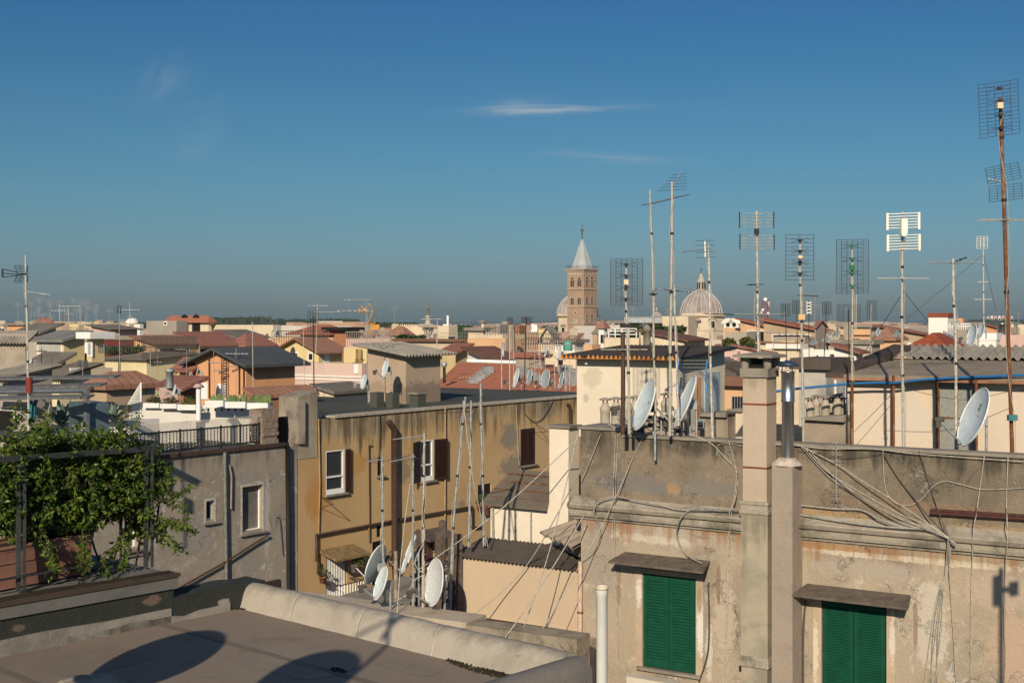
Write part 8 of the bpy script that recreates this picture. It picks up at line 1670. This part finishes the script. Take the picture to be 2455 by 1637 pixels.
t, fR, fL, fp, zt = house('first red-roofed house of the right skyline row', 1775, 1838, 1850, 146, 784, 'peach', 'shed', 'red', rise=(0, 0, .75, .75), over=.5, wl=2, zs=(.5,), win=(1, 1.2)); t, fR, fL, fp, zt = house('larger red-roofed tan house with a dark gable edge on the right skyline', 1831, 1954, 1982, 128, 792, 'tan', 'shed', 'red', rise=(0, .0, .95, .95), over=.5, wl=6, zs=(.5, 2.6), win=(.8, 1.1))
house('grey gable-ended house closing the red-roofed row', 1953, 1955, 1980, 118, 783, 'grey', 'gableL', 'dark', rh=.55, over=.2)
house('low ruined-looking tan wall house before the red-roofed row', 1855, 1930, 1952, 105, 808, 'rough', 'flat', 'pale', wl=4, zs=(.5,), win=(.7, .9)); house('yellow-orange low house behind the X-dipole mast', 1858, 1905, 1916, 100, 818, 'yellow', 'flat', 'rust')
t, fR, fL, fp, zt = house('yellow-orange palace with a scaffolded front at the right skyline', 2014, 2086, 2106, 122, 785, 'peach', 'slab', 'pale', over=.3, wl=4, zs=(1.4,), win=(.8, 1.0))
for k in range(3): mb = MB(); fL.slab(mb, -.1, fL.len, zt-.8-k*.75, zt-.7-k*.75, 0, .15); mb.build('scaffold_board', M_RUST, t)
house('bare concrete rooftop box under three small dishes', 1986, 2012, 2026, 98, 808, 'conc', 'flat', 'pale'); t, fR, fL, fp, zt = house('long cream house with a pale ledge behind the tall chimney', 1851, 1915, 1923, 80, 836, 'cream', 'slab', 'white' and M_WHITEW, over=.3, wl=2, zs=(.8,), win=(1.2, .35), n=0)
t, fR, fL, fp, zt = house('white house with a dark square window behind the flue', 1921, 2040, 2054, 76, 839, 'white', 'flat', 'pale'); pxwin(t, fL, 1990.5, 2004, 849, 858, M_BROWN, b=.05); pxwin(t, fL, 1958, 1962, 851, 866, M_BROWN, b=.02); pxwin(t, fL, 2029, 2037, 850, 858, M_SHUTB, b=.02)
house('dark red tile roof behind the chimney cap', 1763, 1852, 1856, 74, 850, 'pink', 'shed', 'dark', rise=(0, 0, .4, .4), over=.2, a=24); house('pinkish plain wall left of the chimney cap', 1735, 1768, 1775, 66, 842, 'rose', 'flat', 'pale')
house('rust roof strip over the yellow-orange low house', 1822, 1950, 1955, 92, 829, 'cream', 'shed', 'rust', rise=(0, 0, .15, .15), over=.3)
t, fR, fL, fp, zt = house('grey metal garden shed behind the steel flue', 1915, 1981, 2027, 34, 886, flat('shed_grey_metal', (.46, .43, .38), .5, .1, .15, 2), 'slab', M_ASBD, over=.18, zb=19, name='shed', cat='shed'); pxwin(t, fR, 2003, 2020, 900, 942, flat('shed_door_pale', (.50, .50, .48), .5), 'door', b=.02)
house('house with a barred window and tiled awning seen left of the tall chimney', 1737, 1780, 1784, 42, 925, 'peach', 'slab', 'rust', over=.3); 
gt = thing('window_grille', 'white-barred window left of the tall chimney', 'window', P(1770, 975, 41.6)); MB().box(P(1770, 966, 41.5), (.42, .05, .42)).build('pane', M_DARKIN, gt); mb = MB()
for k in range(5): mb.tube([P(1755+k*6.5, 950, 41.3), P(1755+k*6.5, 982, 41.3)], .013, 4)
mb.build('bar', M_ZINC, gt)
rail('fine iron balcony rail left of the chimney head', 1738, 918, 44, 1782, 920, 44, .75, 26, M_CABLED, .012); house('grey slatted terrace hut left of the chimney head', 1740, 1766, 1784, 52, 884, 'grey', 'shed', 'sheetd', rise=(0, 0, .3, .3), n=8)
house('brown-roofed row just left of the cream rooftop house gable', 2000, 2052, 2068, 70, 846, 'white', 'shed', 'dark', rise=(0, 0, .3, .3)); house('cream low house beneath the yellow-orange palace', 2000, 2090, 2110, 84, 826, 'conc', 'slab', 'pale', over=.2)
t, fR, fL, fp, zt = house('bright hipped red roof beside the white lift housing', 2192, 2262, 2298, 66, 834, 'peach', 'hip', tiles('roof_bright_red', (.30, .075, .035)), rh=.78, over=.45); house('wide dark red roof behind the white-panel mast', 2106, 2230, 2240, 110, 805, 'tan', 'shed', 'dark', rise=(0, 0, .75, .75), over=.4); house('reddish hip roof at the foot of the white-panel mast', 2100, 2140, 2165, 96, 812, 'peach', 'hip', 'rust', rh=.9)
house('small peach house before the wide dark red roof', 2138, 2175, 2184, 80, 822, 'peach', 'flat', 'pale'); house('little white cube left of the bright hipped roof', 2176, 2190, 2196, 74, 821, 'white', 'flat', 'pale')
t, fR, fL, fp, zt = house('white lift housing with a blue-shaded side on the right skyline', 2226, 2272, 2286, 92, 760, 'white', 'slab', flat('red_edge', (.25, .07, .04), .8), over=.08, name='lift_housing', cat='rooftop room'); house('orange block right of the white lift housing', 2288, 2308, 2312, 100, 763, 'orange', 'flat', 'pale'); house('grey-blue screened terrace below the orange block', 2286, 2318, 2324, 94, 774, 'grey', 'flat', 'pale')
rail('white balcony railing right of the lift housing', 2272, 791, 88, 2326, 790, 88, .4+.0, 10, M_WHITEP, .04); rail('white stair railing slanting down from the lift housing', 2262, 806, 84, 2292, 822, 80, .35, 8, M_WHITEP, .035)
cf = house('curved cream balcony house right of the white balcony railing', 2322, 2346, 2352, 95, 782, 'cream', 'slab', 'pale', over=.3)
house('long pink wall house at the right edge', 2344, 2500, 2510, 60, 803, 'rose', 'flat', 'pale'); house('white machine casing before the long pink wall', 2345, 2388, 2398, 52, 816, 'white', 'slab', M_WHITEP, over=.03, zb=18, name='plant_box', cat='machine box')
house('brown tile roof strip at the right skyline', 2360, 2410, 2416, 140, 792, 'orange', 'shed', 'dark', rise=(0, 0, .6, .6)); house('cream block with grey flues at the right edge skyline', 2423, 2480, 2490, 120, 778, 'cream', 'flat', 'pale'); 
fz = thing('flue_pipe', 'fat silvery flue on the right skyline', 'flue pipe', P(2402, 802, 90)); MB().lathe([(.33, 0), (.33, .7), (.40, .72), (.40, .8), (0, .85)], P(2402, 802, 90), 12).build('pipe', M_STEEL, fz)
# communications tower
ct = thing('lattice_tower', 'far red and white lattice tower crowded with round antennas', 'tower', (*G(1834, 700), 0)); q = G(1834, 700); zA, zB = zat(770, 700), zat(716, 700); mb = MB(); w_ = 1.6
cs_ = [(q.x+sx_*w_, q.y+sy_*w_) for sx_, sy_ in ((-1, -1), (1, -1), (1, 1), (-1, 1))]
for p in cs_: mb.tube([(*p, 0), (*p, zB-.5)], .16, 4)
for k in range(14):
    z = zB-1-k*1.6
    for i in range(4): mb.tube([(*cs_[i], z), (*cs_[(i+1) % 4], z-1.6)], .10, 4).tube([(*cs_[i], z), (*cs_[(i+1) % 4], z)], .10, 4)
mb.build('lattice', flat('lattice_red', (.30, .10, .08), .7), ct); rng = random.Random(5)
for k in range(14): z = zB-rng.uniform(0, 13); a = rng.uniform(3.3, 6.1); rr = rng.uniform(.5, 1.0); c_ = Vector((q.x+2*math.cos(a), q.y+2*math.sin(a), z)); MB().tube([c_, c_+Vector((math.cos(a), math.sin(a), 0))*.5], rr, 10).build('drum_antenna', M_WHITEP, ct)
# ---------------------------------------------------------------- fill houses, one by one
LM = [(-60, 'the left picture edge'), (70, 'the far left mast'), (180, 'the small yellow cube house'), (318, 'the little white dome'), (400, 'the grey-brown block'), (520, 'the cream palace'), (650, 'the skyline statues'), (751, 'the yellow-taped pole'), (880, 'the orange crane arm'), (985, 'the crenellated house'), (1026, 'the statue column'), (1074, 'the tower house'), (1160, 'the slender turret'), (1261, 'the dark mesh mast'), (1395, 'the bell tower'), (1502, 'the cream-box mesh mast'), (1610, 'the tallest bare pole'), (1681, 'the ribbed dome'), (1814, 'the tall chimney'), (1920, 'the round-box mesh mast'), (2043, 'the green-boxed mesh mast'), (2162, 'the white-panel mast'), (2250, 'the white lift housing'), (2290, 'the striped mast'), (2410, 'the tall rusty mast'), (2600, 'the right picture edge')]
rng = random.Random(77); used_l = set(); CN = {'orange': 'orange', 'peach': 'peach', 'cream': 'cream', 'yellow': 'yellow', 'paleyellow': 'pale yellow', 'tan': 'tan', 'grey': 'grey', 'pink': 'pinkish', 'brown': 'brown', 'white': 'white', 'beige': 'beige', 'rose': 'rose', 'conc': 'grey-beige'}
RN = {('flat', 'pale'): 'flat-roofed', ('flat', 'felt'): 'dark flat-roofed', ('hip', 'red'): 'red hip-roofed', ('hip', 'rust'): 'rust hip-roofed', ('gableR', 'dark'): 'dark gabled', ('gableR', 'red'): 'red gabled', ('shed', 'rust'): 'rust lean-to roofed', ('slab', 'pale'): 'slab-roofed'}
for row, (Y, ya, yb, w0, w1, word) in enumerate([(112, 808, 828, 28, 52, 'front-row'), (140, 798, 812, 24, 44, 'second-row'), (175, 790, 801, 20, 36, 'third-row'), (225, 784, 793, 16, 30, 'fourth-row'), (300, 779, 787, 14, 26, 'back-row')]):
    px = -60+row*13
    while px < 2500:
        w_ = rng.uniform(w0, w1); py = rng.uniform(ya, yb); xm = px+w_/2
        if px < 1448 and px+w_ > 1322: py = max(py, 815)
        if px < 1075 and px+w_ > 985:
            if row: px += w_; continue
            py = max(py, 834)
        if 1630 < xm < 1745: py = max(py, 792)
        if rng.random() < .93:
            wl_ = rng.choice(list(CN)+['cream', 'cream', 'white', 'peach', 'beige', 'yellow', 'paleyellow']); rf_ = rng.choice(list(RN)+[('flat', 'pale')]*18+[('slab', 'pale')]*2); prev = [n_ for x, n_ in LM if x <= xm][-1]; nxt = [n_ for x, n_ in LM if x > xm][0]
            lab = '%s %s house in the %s, between %s and %s' % (CN[wl_], RN[rf_], word, prev, nxt)
            if lab not in used_l:
                used_l.add(lab); lab = lab if len(lab.split()) <= 16 else '%s %s %s house right of %s' % (CN[wl_], RN[rf_], word, prev)
                if lab in used_l: px += w_; continue
                used_l.add(lab)
                xc = px+w_*rng.uniform(.55, .8); H5 = house(lab, px, xc, px+w_*.97, Y*rng.uniform(.95, 1.05), py, wl_, rf_[0], rf_[1], rh=.45*Y/130, over=.3, wl=rng.choice((2, 3, 4)), wr_=rng.choice((None, 1, 2)), zs=(rng.uniform(.7, 1.3), 3.6), win=(.7, 1.1), a=GRID+rng.uniform(-8, 8)); t5, _, _, f5, z5 = H5
                for k in range(rng.randint(1, 3)):
                    q = f5[0].lerp(f5[2], rng.uniform(.25, .75)).lerp(f5[1].lerp(f5[3], rng.uniform(.2, .8)), rng.uniform(.2, .8)); s5 = rng.uniform(.3, .8)*Y/150
                    MB().box((q.x, q.y, z5+.3), (s5, s5*.8, 1.0+rng.uniform(.2, 1.0)), .6).build('chimney', W_[rng.choice(['conc', 'cream', 'rough', 'tan'])], t5)
                if rng.random() < .6:
                    q = f5[0].lerp(f5[2], rng.uniform(.2, .8)); h5 = rng.uniform(2.0, 4.2)*Y/170; mb = MB().tube([(q.x, q.y, z5-.3), (q.x, q.y, z5+h5)], Y*.00022, 4)
                    for k in range(4): mb.tube([(q.x-.5*Y/170, q.y, z5+h5*(1-.05*k)), (q.x+.5*Y/170, q.y, z5+h5*(1-.05*k))], Y*.00012, 3)
                    l5 = 'thin aerial on the '+lab.replace(' house', ' roof').replace(', between', ' by').split(' and ')[0]; l5 = ' '.join(l5.split()[:16]); single(mb, 'roof_aerial', l5, 'antenna', M_ZINC, (q.x, q.y, z5-.3), 'aerials over the town roofs')
                if rng.random() < .35 and rf_[0] == 'flat': house('little rooftop box on the '+lab.split(', between')[0].replace(' in the', ',').replace(' house', '')+' house right of '+prev.replace('the ', ''), xc-w_*.22, xc-w_*.05, xc+w_*.02, Y*1.02, py-rng.uniform(3, 6), wl_, 'slab', 'pale', zb=15, over=.15, name='rooftop_room', cat='rooftop room')
        px += w_*rng.uniform(.85, 1.15)
# ---------------------------------------------------------------- far city, woods, hills
m, t, b = base_mat('far_town_walls', .9); ge = t.new('ShaderNodeNewGeometry'); rp = t.new('ShaderNodeValToRGB'); t.l.new(ge.outputs['Random Per Island'], rp.inputs[0]); rp.color_ramp.interpolation = 'CONSTANT'
cols = [(.52, .42, .32), (.46, .28, .19), (.58, .50, .42), (.36, .27, .21), (.50, .33, .24), (.30, .14, .09), (.62, .56, .50), (.42, .36, .31)]; rp.color_ramp.elements[0].color = (*cols[0], 1); rp.color_ramp.elements[1].position = .99; rp.color_ramp.elements[1].color = (*cols[1], 1)
for i, c_ in enumerate(cols[1:]): e = rp.color_ramp.elements.new((i+1)/8); e.color = (*c_, 1)
t.l.new(rp.outputs[0], b.inputs['Base Color'])
rng = random.Random(11); mb = MB()
for k in range(3200):
    Y = 330*math.exp(rng.random()**.9*2.5); px = rng.uniform(-120, 2580); x = (px-CX)/F*Y; h = rng.uniform(10, 19) if Y < 900 else rng.uniform(8, 20); h *= 1+.15*math.sin(px*.01); s_ = rng.uniform(7, 22)
    if Y < 720 and (1310 < px < 1460 or 1600 < px < 1760 or 990 < px < 1060): continue
    mb.box((x, Y, h/2), (s_, s_*rng.uniform(.5, 1.2), h), rng.uniform(.3, .9))
o = setting(mb, 'distant_city', m, 'stuff', 'hazy sprawl of tiny distant houses below the horizon')
M_WOOD = plaster('distant_foliage', (.030, .045, .022), (.015, .024, .014), (.06, .075, .035), s=6, rough=.3)
def lump(mb, c, r, h, rng):
    n_ = 7; rings = []
    for j, (rr, z) in enumerate(((.55, 0), (1, .35), (.9, .65), (.5, .92), (0.01, 1.0))): rings += [Vector((c[0]+r*rr*math.cos(k*.8976+j*.3)*rng.uniform(.75, 1.25), c[1]+r*rr*math.sin(k*.8976+j*.3)*rng.uniform(.75, 1.25), c[2]+h*z*rng.uniform(.9, 1.06))) for k in range(n_)]
    mb.add(rings, [(j*n_+k, j*n_+(k+1) % n_, (j+1)*n_+(k+1) % n_, (j+1)*n_+k) for j in range(4) for k in range(n_)])
def wood(label, spans, name='distant_wood'):
    mb = MB(); rng = random.Random(len(spans)*7+1)
    for (x0, x1, ytop, Ya, Yb, n_) in spans:
        for _ in range(n_):
            Y = rng.uniform(Ya, Yb); px = rng.uniform(x0, x1); q = G(px, Y); top = zat(ytop+rng.uniform(-.5, 4), Y); r = rng.uniform(4, 9)*Y/1200; lump(mb, (q.x, q.y, max(0, top-3.2*r)), r, 3.2*r if top > 3.2*r else top, rng)
    return setting(mb, name, M_WOOD, 'stuff', label)
wood('dark wooded ridges on the skyline beyond the left and centre roofs', [(500, 640, 762, 1300, 1600, 160), (640, 860, 765, 1300, 1700, 200), (505, 560, 763, 1300, 1500, 40), (800, 1000, 773, 1000, 1500, 130), (900, 960, 776, 500, 700, 40), (1095, 1125, 779, 450, 600, 30), (140, 360, 773, 900, 1300, 70), (560, 620, 761, 1350, 1500, 60)])
wood('scattered dark trees between the far houses', [(1425, 1500, 776, 900, 1600, 60), (1290, 1335, 782, 600, 900, 24), (1100, 1360, 785, 700, 2500, 60), (1700, 2250, 780, 1500, 3500, 120), (2180, 2300, 777, 1800, 2600, 60), (2130, 2260, 779, 1500, 2500, 50)], 'scattered_trees')
hm = plaster('far_hill_ground', (.06, .065, .05), (.035, .045, .03), (.20, .16, .13), s=60)
def ridge(name, pts, Y, depth, mat):
    mb = MB(); n_ = len(pts); a = [P(px, py, Y) for px, py in pts]; vs = [Vector((p.x, Y-depth, 0)) for p in a]+a+[Vector((p.x*1.1, Y+depth, 0)) for p in a]; fs = [(i, i+1, n_+i+1, n_+i) for i in range(n_-1)]+[(n_+i, n_+i+1, 2*n_+i+1, 2*n_+i) for i in range(n_-1)]; mb.add(vs, fs, True); return setting(mb, name, mat)
ridge('hills', [(-400+k*80, 769.5-2.2*math.sin(k*.6)-1.5*math.sin(k*1.7+1)) for k in range(42)], 7000, 900, hm)
ridge('hills', [(2300, 779), (2340, 772), (2370, 768), (2410, 767), (2455, 766), (2520, 765), (2600, 766)], 2600, 300, hm)
wood('dark wooded hill under the pale tower blocks at the right edge', [(2325, 2480, 767, 2300, 2550, 170)], 'wooded_hill')
for k, (x, w_, h_) in enumerate([(2370, 7, 758), (2379, 6, 757), (2388, 7, 757.5), (2397, 6, 757), (2406, 7, 757), (2416, 7, 758), (2427, 6, 758)]):
    tb2 = house('%s pale tower block of the row on the right-hand wooded hill' % ['leftmost', 'second', 'third', 'fourth', 'fifth', 'sixth', 'rightmost'][k], x-w_*.6, x+w_*.2, x+w_*.4, 2550, h_, 'white' if k % 2 else 'rose', 'flat', 'pale', zb=12, name='tower_block', cat='tower block', grp='tower blocks on the hill', wl=3, zs=(5,), win=(1.6, 4))
# ---------------------------------------------------------------- haze
hz = MB().obox((-2600-500, -70, -1), (6200, 0, 0), (0, 8200, 0), (0, 0, 78)); ho = hz.build('haze', bpy.data.materials.new('haze_volume')); ho['kind'] = 'stuff'; ho['label'] = 'thin grey morning haze'
hm_ = ho.data.materials[0]; hm_.use_nodes = True; tt_ = hm_.node_tree; tt_.nodes.clear(); vo = tt_.nodes.new('ShaderNodeVolumePrincipled'); oo = tt_.nodes.new('ShaderNodeOutputMaterial')
vo.inputs['Color'].default_value = (.50, .64, .80, 1); vo.inputs['Density'].default_value = 0.00008; vo.inputs['Anisotropy'].default_value = 0.0; tt_.links.new(vo.outputs[0], oo.inputs['Volume'])
